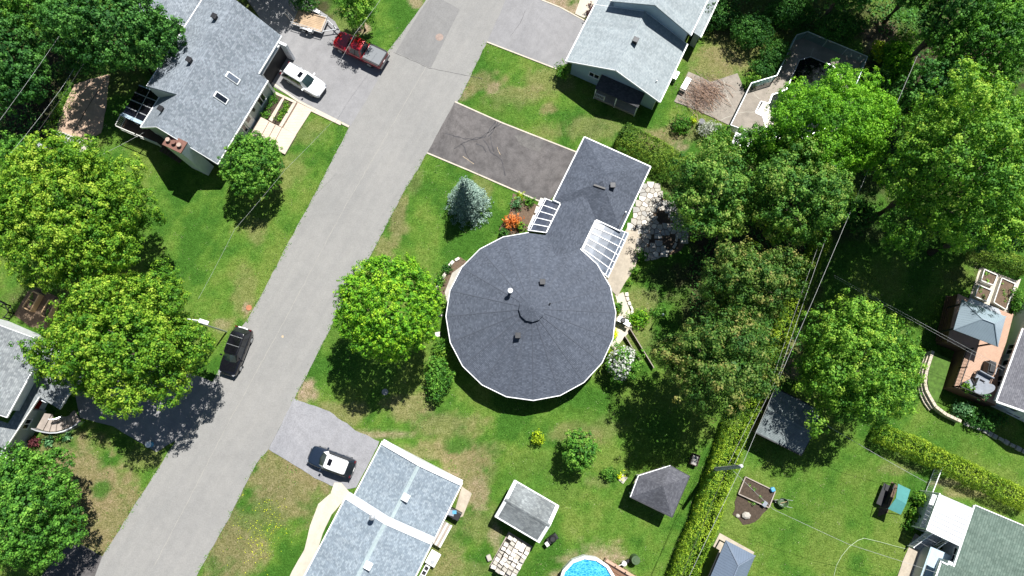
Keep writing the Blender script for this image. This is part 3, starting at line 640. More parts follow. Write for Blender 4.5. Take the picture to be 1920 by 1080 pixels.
# worn wheel tracks, repairs and cracks
def strip_on(name, pxs, w, z, mat, loc=None, kind='structure'):
    m = MB(); pts = [P(*q) for q in pxs]
    dense = poly_line(pts, 0.35); L = []; Rr = []
    for i, p in enumerate(dense):
        d = (dense[min(i+1, len(dense)-1)]-dense[max(0, i-1)]); d.normalize(); s_ = Vector((-d.y, d.x, 0)); ww = w*random.uniform(0.5, 1.3); j = s_*random.uniform(-1, 1)*w*0.8
        L.append(p+j+s_*ww/2); Rr.append(p+j-s_*ww/2)
    pts2 = [(q.x, q.y, z) for q in L+Rr[::-1]]; n = len(L)
    m.add(pts2, [(i, i+1, 2*n-2-i, 2*n-1-i) for i in range(n-1)])
    o = m.build(name, MAT[mat], loc=(pts[0].x, pts[0].y, 0)); o['kind'] = kind; return o
def fix_up(o):
    pass
for q in ([(835, 250), (872, 262), (900, 258), (942, 232)], [(852, 280), (880, 262), (910, 258), (930, 225)], [(905, 262), (925, 290), (940, 300), (948, 330)], [(866, 270), (880, 300), (890, 305)], [(920, 256), (925, 285)], [(892, 270), (905, 275), (912, 285)], [(915, 256), (928, 240), (935, 228)]):
    strip_on('tar_crack', q, 0.11, 0.0355, 'crack')
for q in ([(868, 293), (878, 300), (888, 308)], [(932, 276), (938, 290)]):
    strip_on('sand_streak', q, 0.05, 0.0358, 'sand')
strip_on('drive_seam', [(985, 20), (975, 45), (955, 70)], 0.03, 0.0325, 'crack')
strip_on('road_seam', [(738, 98), (805, 128), (905, 148)], 0.03, 0.0345, 'crack')
strip_on('road_centre_seam', [(860, 20), (720, 262), (640, 400), (540, 590), (430, 790), (290, 1060)], 0.05, 0.0262, 'road_line')
m = MB(); q = P(824, 70); m.cyl(q.x, q.y, 0.02, 0.036, 0.42, 24); struct(m.build('manhole_cover', MAT['manhole'], loc=(q.x, q.y, 0)))
sheet('patch_old', [(965, 255), (985, 247), (1020, 268), (1012, 285), (975, 272)], 0.0365, MAT['drive_old'], 0.12)
sheet('dirt_plot', [(139, 158), (168, 148), (206, 139), (200, 190), (190, 250), (163, 262), (104, 245), (120, 200)], 0.02, MAT['dirt'], 0.12)
strip_on('plot_edging', [(206, 140), (170, 190), (134, 256)], 0.10, 0.026, 'soil_brown')
sheet('path', [(627, 905), (640, 905), (662, 930), (645, 938), (622, 965), (605, 1000), (596, 1030), (560, 1110), (530, 1110), (548, 1070), (571, 1030), (582, 985), (597, 945), (620, 925)], 0.045, MAT['concrete_pale'], 0.03)
sheet('patio_slab', [(866, 912), (885, 925), (868, 968), (848, 975)], 0.06, MAT['concrete'], 0)
sheet('front_path', [(1098, -30), (1140, -30), (1118, 8), (1096, 34), (1078, 26)], 0.045, MAT['concrete_pale'], 0.02)
# ------------------------------------------------------------ trees
tree(728, 577, 96, 12.5, 'round', 'dense round bright green tree casting its shadow between the road and the round roof', rpy=98, cz=0.66, rz=0.33, limbs=8)
tree(130, 400, 146, 14, 'maple_yellow', 'largest yellow-green maple spreading over the upper left lawn', rpy=126, cz=0.6, rz=0.36, limbs=9)
tree(240, 645, 140, 13, 'maple_yellow', 'yellow-green maple overhanging the grey house and driveway beside the black car', rpy=120, cz=0.6, rz=0.36, limbs=9)
tree(212, 62, 118, 12, 'maple_dark', 'dark green maple touching the shingled roof at the top left', rpy=78, cz=0.6, rz=0.36)
tree(14, 115, 62, 10, 'maple_dark', 'tall dark tree at the top left edge behind the overhead wire', rpy=95, cz=0.62, rz=0.4)
tree(45, 10, 66, 9, 'maple_mid', 'mid green tree in the extreme top left corner', rpy=50, cz=0.62, rz=0.4)
tree(120, 10, 45, 10, 'maple_dark', 'small dark tree behind the top left maple', rpy=30, cz=0.62, rz=0.4)
tree(474, 308, 56, 6.6, 'round_mid', 'round green tree on the lawn by the corner of the shingled house', rpy=60, cz=0.62, rz=0.38, limbs=5)
tree(50, 955, 92, 10, 'maple_mid', 'leafy green tree in the bottom left corner beside the dark driveway', rpy=118, cz=0.62, rz=0.38)
tree(668, 12, 34, 6.5, 'fresh', 'young tree in a round mulch bed beside the red pickup', rpy=42, cz=0.64, rz=0.36)
tree(1337, 362, 76, 11, 'olive', 'yellow-green maple beside the flagstone patio', rpy=92, cz=0.62, rz=0.36)
tree(1488, 372, 92, 12.5, 'olive', 'tall maple with golden tips in the grove beside the overhead wire', rpy=88, cz=0.63, rz=0.36)
tree(1404, 534, 90, 12, 'olive_brown', 'brownish olive maple in the middle of the grove', rpy=70, cz=0.64, rz=0.34)
tree(1346, 684, 100, 14, 'olive_brown', 'brown-tinged maple at the lower end of the grove', rpy=90, cz=0.66, rz=0.32, limbs=8)
tree(1558, 238, 106, 13.5, 'locust', 'feathery lime green locust tree overhanging the dark pool', rpy=94, cz=0.62, rz=0.3, limbs=8)
tree(1420, 275, 60, 9, 'maple_mid', 'green tree between the pool fence and the grove', rpy=34, cz=0.6, rz=0.4)
tree(1795, 315, 112, 21, 'fresh', 'huge lobed green tree shading the lawn at the right', rpy=150, cz=0.64, rz=0.34, limbs=10)
tree(1925, 295, 85, 18, 'fresh', 'green tree cut off by the right edge below the dark wood', rpy=120, cz=0.64, rz=0.34)
tree(1990, 385, 72, 18, 'fresh', 'green tree just outside the right edge', rpy=72, cz=0.64, rz=0.34)
tree(1850, 95, 92, 15, 'maple_mid', 'mid green tree in the upper right corner', rpy=75, cz=0.63, rz=0.36)
tree(1790, 30, 60, 14, 'maple_dark', 'dark tree against the top edge at the right', rpy=50, cz=0.63, rz=0.36)
tree(1742, 180, 60, 12, 'maple_dark', 'slender dark tree by the wires left of the huge lobed tree', rpy=60, cz=0.63, rz=0.36)
tree(1905, 15, 60, 15, 'maple_mid', 'green crown filling the extreme top right corner', rpy=50, cz=0.63, rz=0.36)
tree(1607, 684, 102, 12, 'fresh', 'bright green tree between the dark shed and the curved block wall', rpy=116, cz=0.62, rz=0.38, limbs=8)
tree(1868, 422, 70, 15, 'maple_dark', 'dark tree below the huge lobed tree near the planter boxes', rpy=48, cz=0.62, rz=0.38)
tree(1545, -180, 75, 13, 'maple_dark', 'dark tree above the top edge left of the pool fence', rpy=70, cz=0.63, rz=0.36)
tree(1655, -110, 80, 13, 'maple_dark', 'dark tree above the top edge behind the pool fence', rpy=75, cz=0.63, rz=0.36)
tree(1745, -55, 75, 13, 'maple_dark', 'dark tree at the top edge right of the pool fence', rpy=70, cz=0.62, rz=0.38)
tree(1605, -50, 60, 13, 'maple_dark', 'dark tree peeking in at the top edge over the pool fence', rpy=60, cz=0.62, rz=0.38)
tree(1480, -130, 70, 12, 'maple_dark', 'dark tree beyond the top edge right of the blue house', rpy=60, cz=0.63, rz=0.36)
tree(1605, 402, 34, 4.5, 'maple_dark', 'small bushy tree standing in deep shade beside the wire', rpy=34, cz=0.6, rz=0.4, limbs=3)
tree(470, -85, 100, 9, 'maple_dark', 'dark tree above the top edge shading the driveway', rpy=55, cz=0.62, rz=0.38)
tree(40, 288, 38, 5.5, 'maple_mid', 'small green tree over the metal shed roof', rpy=34, cz=0.6, rz=0.4, limbs=4)
spruce(877, 374, 43, 7.4, 'blue spruce on the lawn beside the dark asphalt driveway')
tree(1087, 843, 33, 4.6, 'round_mid', 'small pale green tree on the open back lawn', rpy=38, cz=0.55, rz=0.45, limbs=3)
bpy.data.objects[-1] if False else None
# ------------------------------------------------------------ hedges and shrubs
hedge([(1168, 248), (1215, 272), (1262, 300), (1300, 322)], 2.3, 2.2, 'leaf_cedar_d', 'thick clipped hedge above the round house wing', M=6)
hedge([(1275, 1110), (1302, 1040), (1330, 970), (1352, 900), (1385, 800), (1412, 745)], 2.1, 2.3, 'leaf_cedar', 'long yellow-green cedar hedge under the utility pole', M=6)
hedge([(1412, 745), (1450, 670), (1490, 580), (1530, 480), (1548, 440)], 1.5, 1.9, 'leaf_cedar', 'narrow cedar hedge along the right side of the grove', M=6)
hedge([(1655, 812), (1720, 838), (1790, 872), (1860, 905), (1940, 942)], 1.7, 2.0, 'leaf_cedar', 'yellow-green cedar hedge running to the right edge', M=6)
hedge([(1795, 445), (1850, 468), (1930, 500)], 1.5, 1.7, 'leaf_cedar_d', 'shaded hedge above the planter boxes', M=5)
hedge([(128, 168), (112, 205), (92, 245)], 1.0, 0.8, 'leaf_fresh', 'bright leafy row beside the bare dirt plot', M=5, cat='plant', name='bean_row', dens=70)
S = shrub
S(820, 708, 27, 2.6, 'leaf_mid', 'tall loose shrub below the left rim of the round roof', rpy=40, leaf=0.14, nl=10)
S(828, 652, 15, 1.5, 'leaf_fresh', 'small green shrub between the bright round tree and the round roof', rpy=20)
S(828, 572, 13, 1.2, 'leaf_fresh', 'fresh green shrub at the left rim of the round roof', rpy=18)
S(825, 527, 10, 0.7, 'leaf_mid', 'low plant inside the white stone border', rpy=14)
S(838, 505, 9, 0.6, 'leaf_dark', 'dark low plant at the top of the white stone border', rpy=9)
S(1007, 820, 12, 1.3, 'leaf_gold', 'small golden shrub alone on the back lawn', rpy=13, leaf=0.12)
S(1143, 889, 15, 1.1, 'leaf_mid', 'round green shrub beside the little yellow flowers', rpy=13)
S(1163, 894, 5, 0.5, 'bloom_yellow', 'tiny yellow flowering plant by a square stone', leaf=0.08, spacing=0.13, nl=3)
S(1197, 596, 20, 1.1, 'leaf_bright', 'bright green mound near the grill', rpy=16)
S(1160, 575, 9, 0.6, 'leaf_mid', 'green ground plant in the pale stone bed', rpy=11)
S(1154, 628, 6, 0.6, 'bloom_yellow', 'yellow flowering clump touching the round roof', rpy=9, leaf=0.08, spacing=0.14, nl=4)
S(1157, 583, 7, 0.5, 'leaf_gold', 'yellow-green clump at the right rim of the round roof', leaf=0.08, spacing=0.14, nl=4)
S(1143, 662, 10, 0.7, 'leaf_gold', 'yellow-green clump below the yellow flowers at the roof rim', rpy=12, leaf=0.09, spacing=0.16, nl=5)
S(1235, 585, 16, 0.5, 'leaf_mid', 'low bluish plant beside the green feeder pole', rpy=10)
S(1190, 507, 9, 0.8, 'leaf_fresh', 'round green plant at the right of the concrete path', nl=4)
S(1178, 530, 6, 0.6, 'leaf_fresh', 'little green plant at the end of the concrete path', nl=4)
S(1203, 478, 11, 1.0, 'leaf_mid', 'dark green shrub at the corner of the flagstones')
S(1145, 690, 9, 0.9, 'leaf_dark', 'dark plant at the left foot of the white lilac')
S(960, 414, 15, 1.3, 'bloom_orange', 'orange flowering azalea in the front bed', rpy=14, leaf=0.1, name='azalea')
S(976, 424, 9, 0.8, 'leaf_fresh', 'bright green plant right of the orange azalea')
S(945, 436, 12, 0.8, 'leaf_dark', 'dark green plant below the orange azalea', rpy=9)
S(968, 383, 11, 0.7, 'leaf_pale', 'bluish green plant above the orange azalea')
S(993, 377, 9, 0.7, 'leaf_mid', 'green plant at the driveway end of the front bed')
S(975, 368, 8, 0.6, 'leaf_gold', 'yellowish plant at the top of the front bed', nl=4)
S(1053, 133, 14, 1.8, 'leaf_fresh', 'bright shrub at the lower left corner of the blue house', rpy=14)
S(1110, 28, 8, 1.5, 'leaf_red', 'narrow reddish shrub beside the front path of the blue house', rpy=24)
S(1278, 232, 20, 1.4, 'leaf_mid', 'green shrub at the left of the garden bed by the concrete patio', rpy=17)
S(1330, 240, 22, 1.5, 'bloom_white', 'white flowering bush below the concrete patio', rpy=14, leaf=0.1, name='flowering_bush')
S(1352, 252, 20, 1.8, 'leaf_mid', 'green bush right of the white flowering bush', rpy=16)
S(1300, 226, 7, 0.6, 'leaf_gold', 'small pale plant in the garden bed by the patio', nl=4)
S(1408, 150, 14, 1.6, 'leaf_fresh', 'lime shrub outside the bend of the pool fence', rpy=10)
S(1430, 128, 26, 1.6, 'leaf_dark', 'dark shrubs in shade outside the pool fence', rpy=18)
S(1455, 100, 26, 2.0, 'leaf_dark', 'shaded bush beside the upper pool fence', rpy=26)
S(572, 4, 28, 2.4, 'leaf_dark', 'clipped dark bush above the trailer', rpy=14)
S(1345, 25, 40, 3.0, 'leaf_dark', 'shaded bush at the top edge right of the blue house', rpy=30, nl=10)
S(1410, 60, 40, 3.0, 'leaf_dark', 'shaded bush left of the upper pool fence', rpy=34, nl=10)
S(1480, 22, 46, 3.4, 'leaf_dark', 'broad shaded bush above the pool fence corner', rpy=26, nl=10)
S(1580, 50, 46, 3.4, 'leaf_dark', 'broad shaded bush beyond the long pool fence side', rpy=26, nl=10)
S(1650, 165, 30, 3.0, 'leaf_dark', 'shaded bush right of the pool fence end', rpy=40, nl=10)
S(1685, 118, 30, 2.6, 'leaf_lime', 'sunlit lime bush in the clearing at the upper right', rpy=42, leaf=0.14, nl=12)
S(1650, 95, 16, 1.4, 'leaf_gold', 'yellow-green bush at the edge of the clearing', rpy=20, nl=7)
S(1700, 80, 24, 2.0, 'leaf_fresh', 'green bush at the top of the clearing', rpy=26, nl=9)
S(24, 345, 24, 1.8, 'leaf_gold', 'golden shrub at the left edge below the metal shed', rpy=18, leaf=0.12)
S(135, 983, 20, 1.6, 'leaf_cedar', 'small cedar beside the bottom left driveway', rpy=13, leaf=0.09)
S(63, 829, 11, 0.9, 'leaf_red', 'dark red shrub against the grey siding', rpy=10)
S(91, 828, 10, 0.5, 'leaf_pale', 'white-edged hosta below the curved steps', nl=4, name='hosta', leaf=0.15)
S(112, 821, 6, 0.6, 'leaf_fresh', 'small green globe plant below the curved steps', nl=4)
S(126, 818, 8, 0.4, 'leaf_pale', 'spreading hosta at the end of the curved steps', nl=4, name='hosta', leaf=0.14)
for i, (x, y, lab) in enumerate([(512, 186, 'upper green shrub in the raised bed against the house'), (505, 198, 'middle small shrub in the raised bed against the house'), (499, 213, 'lower green shrub in the raised bed against the house')]):
    S(x, y, 9 if i != 1 else 6, 0.8, 'leaf_mid', lab, nl=5, group='shrubs in the terraced beds')
for i, (x, y, lab) in enumerate([(536, 198, 'topmost leafy clump in the outer terraced bed'), (530, 211, 'second leafy clump in the outer terraced bed'), (524, 222, 'lowest leafy clump in the outer terraced bed')]):
    S(x, y, 8, 0.6, 'leaf_fresh', lab, nl=5, group='shrubs in the terraced beds')
S(1729, 938, 13, 1.1, 'leaf_fresh', 'upper leafy bush beside the white deck', rpy=14, nl=7)
S(1717, 965, 12, 1.0, 'leaf_fresh', 'middle leafy bush beside the white deck', rpy=14, nl=7)
S(1707, 986, 9, 0.9, 'leaf_mid', 'lower leafy bush beside the white deck', rpy=10, nl=6)
S(1908, 565, 10, 1.4, 'leaf_mid', 'climbing green bush between the planter boxes and the right house', rpy=24, nl=7)
S(1805, 765, 18, 1.4, 'leaf_pale', 'pale variegated bush at the corner of the curved block wall', rpy=14)
S(1850, 785, 34, 1.4, 'leaf_dark', 'dark bushes in the bed below the white gable wall', rpy=18, nl=9)
S(1822, 772, 16, 1.1, 'leaf_dark', 'dark bush between the pale bush and the gable wall', rpy=12)
# bed plants under the front window of the round house
sheet('flower_bed', [(962, 362), (1018, 388), (990, 432), (940, 445), (935, 430), (955, 400)], 0.03, MAT['soil_brown'], 0.15)
sheet('flower_bed', [(500, 178), (515, 172), (530, 182), (505, 230), (488, 222)], 0.03, MAT['soil'], 0)
# lilac with pale blossom
r_ = tree(1172, 682, 36, 3.4, 'maple_mid', 'white flowering lilac near the lower right rim of the round roof', rpy=34, cz=0.6, rz=0.42, limbs=3, name='lilac', cat='lilac')
cc = r_.location; n = 700; u = unit(n); u[:, 2] = np.abs(u[:, 2]); C = u*np.array([1.75, 1.6, 1.4])*rng.uniform(0.85, 1.05, (n, 1))+np.array([0, 0, 2.05])
kp = (C[:, 0]-C[:, 1]*0.4 < 0.5); C = C[kp]; u = u[kp]
leaves_object('blossom', C, u+rng.normal(size=u.shape)*0.3, rng.uniform(0.14, 0.3, len(C)), rng.random(len(C)), MAT['bloom_white'], r_)
MAT['dry_branch'] = plain('dry_branch', (0.36, 0.24, 0.17), 0.9, 0.3, 3)
# brush pile on the concrete patio
bp = P(1318, 178); root = thing('brush_pile', 'pile of dry cut branches on the concrete patio', 'brush pile', (bp.x, bp.y, 0), R(28))
for k in range(150):
    a = rng.normal()*0.35+1.9+(math.pi if rng.random() < .3 else 0); L = rng.uniform(0.9, 2.3); x = rng.normal()*1.0; y = rng.normal()*0.75; z = 0.1+rng.random()*0.75*math.exp(-(x*x+y*y)/2.2)
    m = MB(); c_, s_ = math.cos(a), math.sin(a); z2 = max(0.05, z+rng.normal()*0.2)
    m.tube([(x-c_*L/2, y-s_*L/2, z), (x+rng.normal()*0.1, y+rng.normal()*0.1, z+0.08), (x+c_*L/2, y+s_*L/2, z2)], 0.026, 5, 0.008)
    m.build('branch', MAT['dry_branch'], root)
n = 2600; C = rng.normal(size=(n, 3))*np.array([1.25, 0.95, 0.25])+np.array([0, 0, 0.35]); C[:, 2] = np.abs(C[:, 2])
leaves_object('twigs', C, rng.normal(size=(n, 3)), rng.uniform(0.15, 0.4, n), rng.random(n), MAT['twig'], root, kind='stuff', aspect=0.09)
# dandelions in the verge
n = 150; dx_ = rng.normal(size=n)*1.0; dy_ = rng.normal(size=n)*1.5; q = P(482, 1010); C = np.stack([q.x+dx_, q.y+dy_, np.full(n, 0.06)], 1); 
C2 = np.array([tuple(P(rng.uniform(495, 540), rng.uniform(935, 1000))) for k in range(60)]); C2[:, 2] = 0.06; C = np.vstack([C, C2])
o = leaves_object('dandelions', C-np.array([q.x, q.y, 0]), np.tile([0, 0, 1.0], (len(C), 1))+rng.normal(size=(len(C), 3))*0.2, rng.uniform(0.035, 0.075, len(C)), rng.random(len(C)), MAT['bloom_yellow'], kind='stuff', aspect=1.0)
o.location = (q.x, q.y, 0)
# undergrowth in the shaded wood corners
def cover(name, boxes, per, h, mat, leaf=0.2, aspect=0.6):
    C = []; 
    for (x0, y0, x1, y1) in boxes:
        a = (P(x1, y1)-P(x0, y0)); area = abs(a.x*a.y); n = int(area*per)
        px = rng.uniform(x0, x1, n); py = rng.uniform(y0, y1, n)
        w = np.array([tuple(P(u_, v_)) for u_, v_ in zip(px, py)])
        f = fbm(w[:, 0]*0.5, w[:, 1]*0.5, 4); k = f > 0.47; w = w[k]; w[:, 2] = rng.random(len(w))*h*(f[k]-0.4)*6; C.append(w)
    C = np.vstack(C); o0 = np.array([C[0, 0], C[0, 1], 0])
    o = leaves_object(name, C-o0, rng.normal(size=C.shape)*0.5+np.array([0, 0, 1.0]), rng.uniform(0.6, 1.4, len(C))*leaf, 0.5+rng.normal(size=len(C))*0.25, MAT[mat], kind='stuff', aspect=aspect)
    o.location = o0
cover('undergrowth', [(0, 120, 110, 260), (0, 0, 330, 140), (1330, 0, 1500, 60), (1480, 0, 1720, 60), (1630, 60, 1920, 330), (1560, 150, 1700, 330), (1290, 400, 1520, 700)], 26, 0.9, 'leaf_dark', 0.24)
# ------------------------------------------------------------ house building
def frame3(A, B, C, he):
    """A,B: the two eave corners of one end, C: far corner on B's side; x runs B->C, y runs B->A"""
    a, b, c = P(*A, he), P(*B, he), P(*C, he); u = (c-b); L = u.length; u.normalize(); rz = math.atan2(u.y, u.x)
    fr = Fr((b.x, b.y, 0), rz); W = fr.w(a).y
    return fr, L, W
def window(parent, x, y, z, w, h, ang, name='window', mat='white', cols=2, pane='glass', proud=0.04):
    """ang: direction of the outward normal in the local frame"""
    o = MB(); nx, ny = math.cos(ang), math.sin(ang); tx, ty = -ny, nx; t = 0.07; pr = proud
    def bx(u, v, su, sv, d, th): o.box(x+tx*u+nx*d, y+ty*u+ny*d, z+v, th, su, sv, ang)
    bx(0, h/2-t/2, w, t, pr/2, pr+0.02); bx(0, -h/2+t/2, w+0.1, t, pr/2+0.02, pr+0.06)
    for k in range(cols+1): bx(-w/2+t/2+(w-t)*k/cols, 0, t, h-2*t, pr/2, pr+0.02)
    f = o.build(name, MAT[mat], parent)
    for k in range(cols):
        g = MB(); ww = (w-t)/cols-t; g.box(x+tx*(-w/2+t/2+(w-t)*(k+0.5)/cols)+nx*0.008, y+ty*(-w/2+t/2+(w-t)*(k+0.5)/cols)+ny*0.008, z, 0.02, ww, h-2*t, ang); g.build('pane', MAT[pane], f)
    return f
def door(parent, x, y, z0, w, h, ang, mat='white'):
    nx, ny = math.cos(ang), math.sin(ang); m = MB(); m.box(x+nx*0.02, y+ny*0.02, z0+h/2, 0.06, w, h, ang); d = m.build('door', MAT[mat], parent)
    g = MB(); g.box(x+nx*0.055, y+ny*0.055, z0+h*0.7, 0.02, w*0.55, h*0.35, ang); g.build('pane', MAT['glass'], d)
    k = MB(); k.box(x-ny*w*0.4+nx*0.08, y+nx*w*0.4+ny*0.08, z0+h*0.48, 0.08, 0.06, 0.06, ang); k.build('handle', MAT['chrome'], d)
    return d
def gable(root, L, W, he, rise, roofmat, wallmat, ov=0.45, ovx=0.4, t=0.14, x0=0.0, ry=None, trim='white', z0=0.0, ridge_mat=None, rake=True, wall=True):
    ry = W/2 if ry is None else ry; hr = he+rise
    m = MB(); m.slab([(x0, 0, he), (x0+L, 0, he), (x0+L, ry, hr), (x0, ry, hr)], t); m.slab([(x0, ry, hr), (x0+L, ry, hr), (x0+L, W, he), (x0, W, he)], t)
    rf = m.build('roof', MAT[roofmat], root)
    m = MB(); c = MB(); s_ = 0.16
    m.slab([(x0, ry-s_, hr+0.025-s_*rise/ry), (x0+L, ry-s_, hr+0.025-s_*rise/ry), (x0+L, ry, hr+0.03), (x0, ry, hr+0.03)], 0.03)
    m.slab([(x0, ry, hr+0.03), (x0+L, ry, hr+0.03), (x0+L, ry+s_, hr+0.025-s_*rise/(W-ry)), (x0, ry+s_, hr+0.025-s_*rise/(W-ry))], 0.03)
    m.build('ridge_cap', MAT[ridge_mat or roofmat], rf)
    for y, sgn in ((0, -1), (W, 1)):
        g = MB(); g.box(x0+L/2, y+sgn*0.055, he-t/2+0.02, L+0.04, 0.10, 0.15); g.build('gutter', MAT[trim], root)
    if rake:
        for x, sgn in ((x0, -1), (x0+L, 1)):
            g = MB()
            for (ya, za, yb, zb) in ((0, he, ry, hr), (ry, hr, W, he)): g.beam((x+sgn*0.025, ya, za-t/2-0.02), (x+sgn*0.025, yb, zb-t/2-0.02), 0.05, t+0.05)
            g.build('rake_board', MAT[trim], root)
    if wall:
        def top(x, y):
            return (he+rise*y/ry if y <= ry else he+rise*(W-y)/(W-ry))-t-0.02
        m = MB(); m.prism([(x0+ovx, ov), (x0+L-ovx, ov), (x0+L-ovx, ry), (x0+L-ovx, W-ov), (x0+ovx, W-ov), (x0+ovx, ry)], z0, top)
        m.build('wall', MAT[wallmat], root)
    return rf
def vent(root, x, y, z, mat='black', s=0.42, h=0.34, name='roof_vent'):
    m = MB(); m.box(x, y, z+h*0.45, s*0.8, s*0.8, h); m.box(x, y, z+h, s, s, 0.07); return m.build(name, MAT[mat], root, bevel=0.015)
def pipe(root, x, y, z, h, r, mat='galv', name='flue_pipe'):
    m = MB(); m.cyl(x, y, z-0.3, z+h, r, 12); m.cyl(x, y, z+h*0.86, z+h, r*1.5, 12); m.cyl(x, y, z+h, z+h+r*0.8, r*1.5, 12, r*0.3); return m.build(name, MAT[mat], root, smooth=False)
def railing(parent, pts, z0, h=0.95, mat='white', gap=0.16, name='railing', post=1.6, bars=True):
    pts = [Vector(p) for p in pts]
    for a, b in zip(pts[:-1], pts[1:]):
        L = (b-a).length; m = MB(); za = Vector((0, 0, 1))
        m.beam(a+za*(h), b+za*h, 0.07, 0.05); m.beam(a+za*0.1, b+za*0.1, 0.05, 0.05)
        f = m.build(name, MAT[mat], parent)
        m = MB(); n = max(1, int(L/gap))
        for k in range(1, n): p = a+(b-a)*(k/n); m.box(p.x, p.y, p.z+h/2, 0.032, 0.032, h-0.08, math.atan2((b-a).y, (b-a).x))
        if bars and n > 1:
            m.build('balusters', MAT[mat], f, kind='stuff')
        for q in (a, b):
            g = MB(); g.box(q.x, q.y, q.z+h/2+0.03, 0.1, 0.1, h+0.1); g.build('post', MAT[mat], f)
def zroof(he, rise, W, y, ry=None):
    ry = ry or W/2; return he+rise*y/ry if y <= ry else he+rise*(W-y)/(W-ry)

MAT['hipcap'] = plain('hip_cap_felt', (0.068, 0.078, 0.10), .9, .12, 6)
MAT['sh_hipcap'] = shingle('shingle_hip', (0.058, 0.065, 0.083), (0.070, 0.079, 0.101), (0.085, 0.095, 0.12), 0.2, 0.26, 0.12)
# ---- round house ------------------------------------------------------
HE = 2.8
c0 = P(995.5, 589.5, HE); RR = 158.3*mpp(995, 589, HE)
root = thing('round_house', 'round house with a slate grey polygonal roof and a square wing', 'house', (c0.x, c0.y, 0), 0)
rh = root; fr = Fr((c0.x, c0.y, 0), 0)
v0 = fr.p(1000, 747.5, HE); th0 = math.atan2(v0.y, v0.x); NV = 20
ring = lambda r, z, n=NV, t0=th0: [(r*math.cos(t0+2*math.pi*k/n), r*math.sin(t0+2*math.pi*k/n), z) for k in range(n)]
apex = HE+3.15; m = MB(); o_, i_ = ring(RR, HE), ring(0.9, apex-0.35)
m.add(o_+i_, [(k, (k+1) % NV, NV+(k+1) % NV, NV+k) for k in range(NV)]); lo = ring(RR, HE-0.14)
m.add(o_+lo, [(NV+k, NV+(k+1) % NV, (k+1) % NV, k) for k in range(NV)]); m.add(lo, [tuple(range(NV-1, -1, -1))])
rf = m.build('roof', MAT['sh_round'], root)
m = MB(); h_ = apex-0.28
h_ += .22
a_, b_ = ring(1.15, h_-0.12, 12, th0), [(0, 0, apex+0.36)]; m.add(a_+b_, [(k, (k+1) % 12, 12) for k in range(12)]); l2 = ring(1.15, h_-0.24, 12, th0); m.add(a_+l2, [(12+k, 12+(k+1) % 12, (k+1) % 12, k) for k in range(12)]); m.add(l2, [tuple(range(11, -1, -1))])
m.build('roof_cap', MAT['sh_round'], root)
m = MB(); a_, b_ = ring(0.93, h_-0.6, 12, th0), ring(0.93, h_-0.1, 12, th0); m.add(a_+b_, [(k, (k+1) % 12, 12+(k+1) % 12, 12+k) for k in range(12)]); m.build('cap_shadow_ring', MAT['dark_metal'], root)  # ring under the raised cap, coloured dark for its shadow gap
for k in range(NV):
    a, b = Vector(ring(RR, HE+.012)[k]), Vector(ring(0.95, apex-0.35+.012)[k]); m = MB(); m.beam(a, b, .09, .006); m.build('hip_cap', MAT['hipcap'], rf)
for k in range(NV):
    a, b = Vector(ring(RR+0.05, HE-0.05)[k]), Vector(ring(RR+0.05, HE-0.05)[(k+1) % NV]); mid_ = (a+b)/2
    inside = False
    q = mid_; ang = math.degrees(math.atan2(q.y, q.x))
    if 48 < ang < 92: continue
    m = MB(); m.beam(a, b, 0.07, 0.16); m.build('fascia_board', MAT['white'], root)
m = MB(); for_w = ring(RR-0.9, 0); m.prism([(p[0], p[1]) for p in for_w], 0, HE-0.1); m.build('wall', MAT['brick_tan'], root)
for k in range(NV):
    a = th0+2*math.pi*(k+0.5)/NV; d = (RR-0.9)*math.cos(math.pi/NV)
    if k % 2 == 0 and not (40 < math.degrees(a) % 360 < 100): window(root, d*math.cos(a), d*math.sin(a), 1.5, 1.4, 1.1, a)
def on_cone(px, py):
    z = HE+1.5
    for _ in range(6):
        q = fr.p(px, py, z); r_ = math.hypot(q.x, q.y); z = HE+(RR-r_)/(RR-0.9)*2.8
    return q, z
for (x, y) in ((1017, 530), (971, 630)):
    q, z = on_cone(x, y); vent(root, q.x, q.y, z, 'dark_metal', 0.5, 0.42)
q, z = on_cone(1031, 570); pipe(root, q.x, q.y, z, 0.3, 0.05, 'black', 'vent_pipe')
q, z = on_cone(957, 549); m = MB(); m.cyl(q.x, q.y, z-0.3, z+0.95, 0.13, 14); m.cyl(q.x, q.y, z+0.95, z+1.1, 0.22, 14); m.build('flue_pipe', MAT['white_metal'], root); 
# wing in its own frame, still part of the same house
fw, L, W = frame3((1037, 377), (1163, 432), (1219, 313), HE)
T_ = Matrix.Translation(Vector((fw.o.x-c0.x, fw.o.y-c0.y, 0))) @ Matrix.Rotation(fw.rz, 4, 'Z')
def wp(x, y, z=0): return T_ @ Vector((x, y, z))
rise = 1.65; ap1, ap2 = (L*0.56, W/2, HE+rise), (L*0.44, W/2, HE+rise)
m = MB(); cs = [(0, 0, HE), (L, 0, HE), (L, W, HE), (0, W, HE)]
for poly in ([cs[0], cs[1], ap1, ap2], [cs[1], cs[2], ap1], [cs[2], cs[3], ap2, ap1], [cs[3], cs[0], ap2]): m.slab([wp(*p) for p in poly], 0.12)
m.build('wing_roof', MAT['sh_round'], root)
w1 = fw.p(1026, 437, HE).y; w2 = fw.p(1116, 412, HE).y; w1 = fw.p(1051, 384, HE).y
xs = fw.p(1060, 470, HE).x-1.2; wr = (w1-w2)/2*0.43; wm = (w1+w2)/2
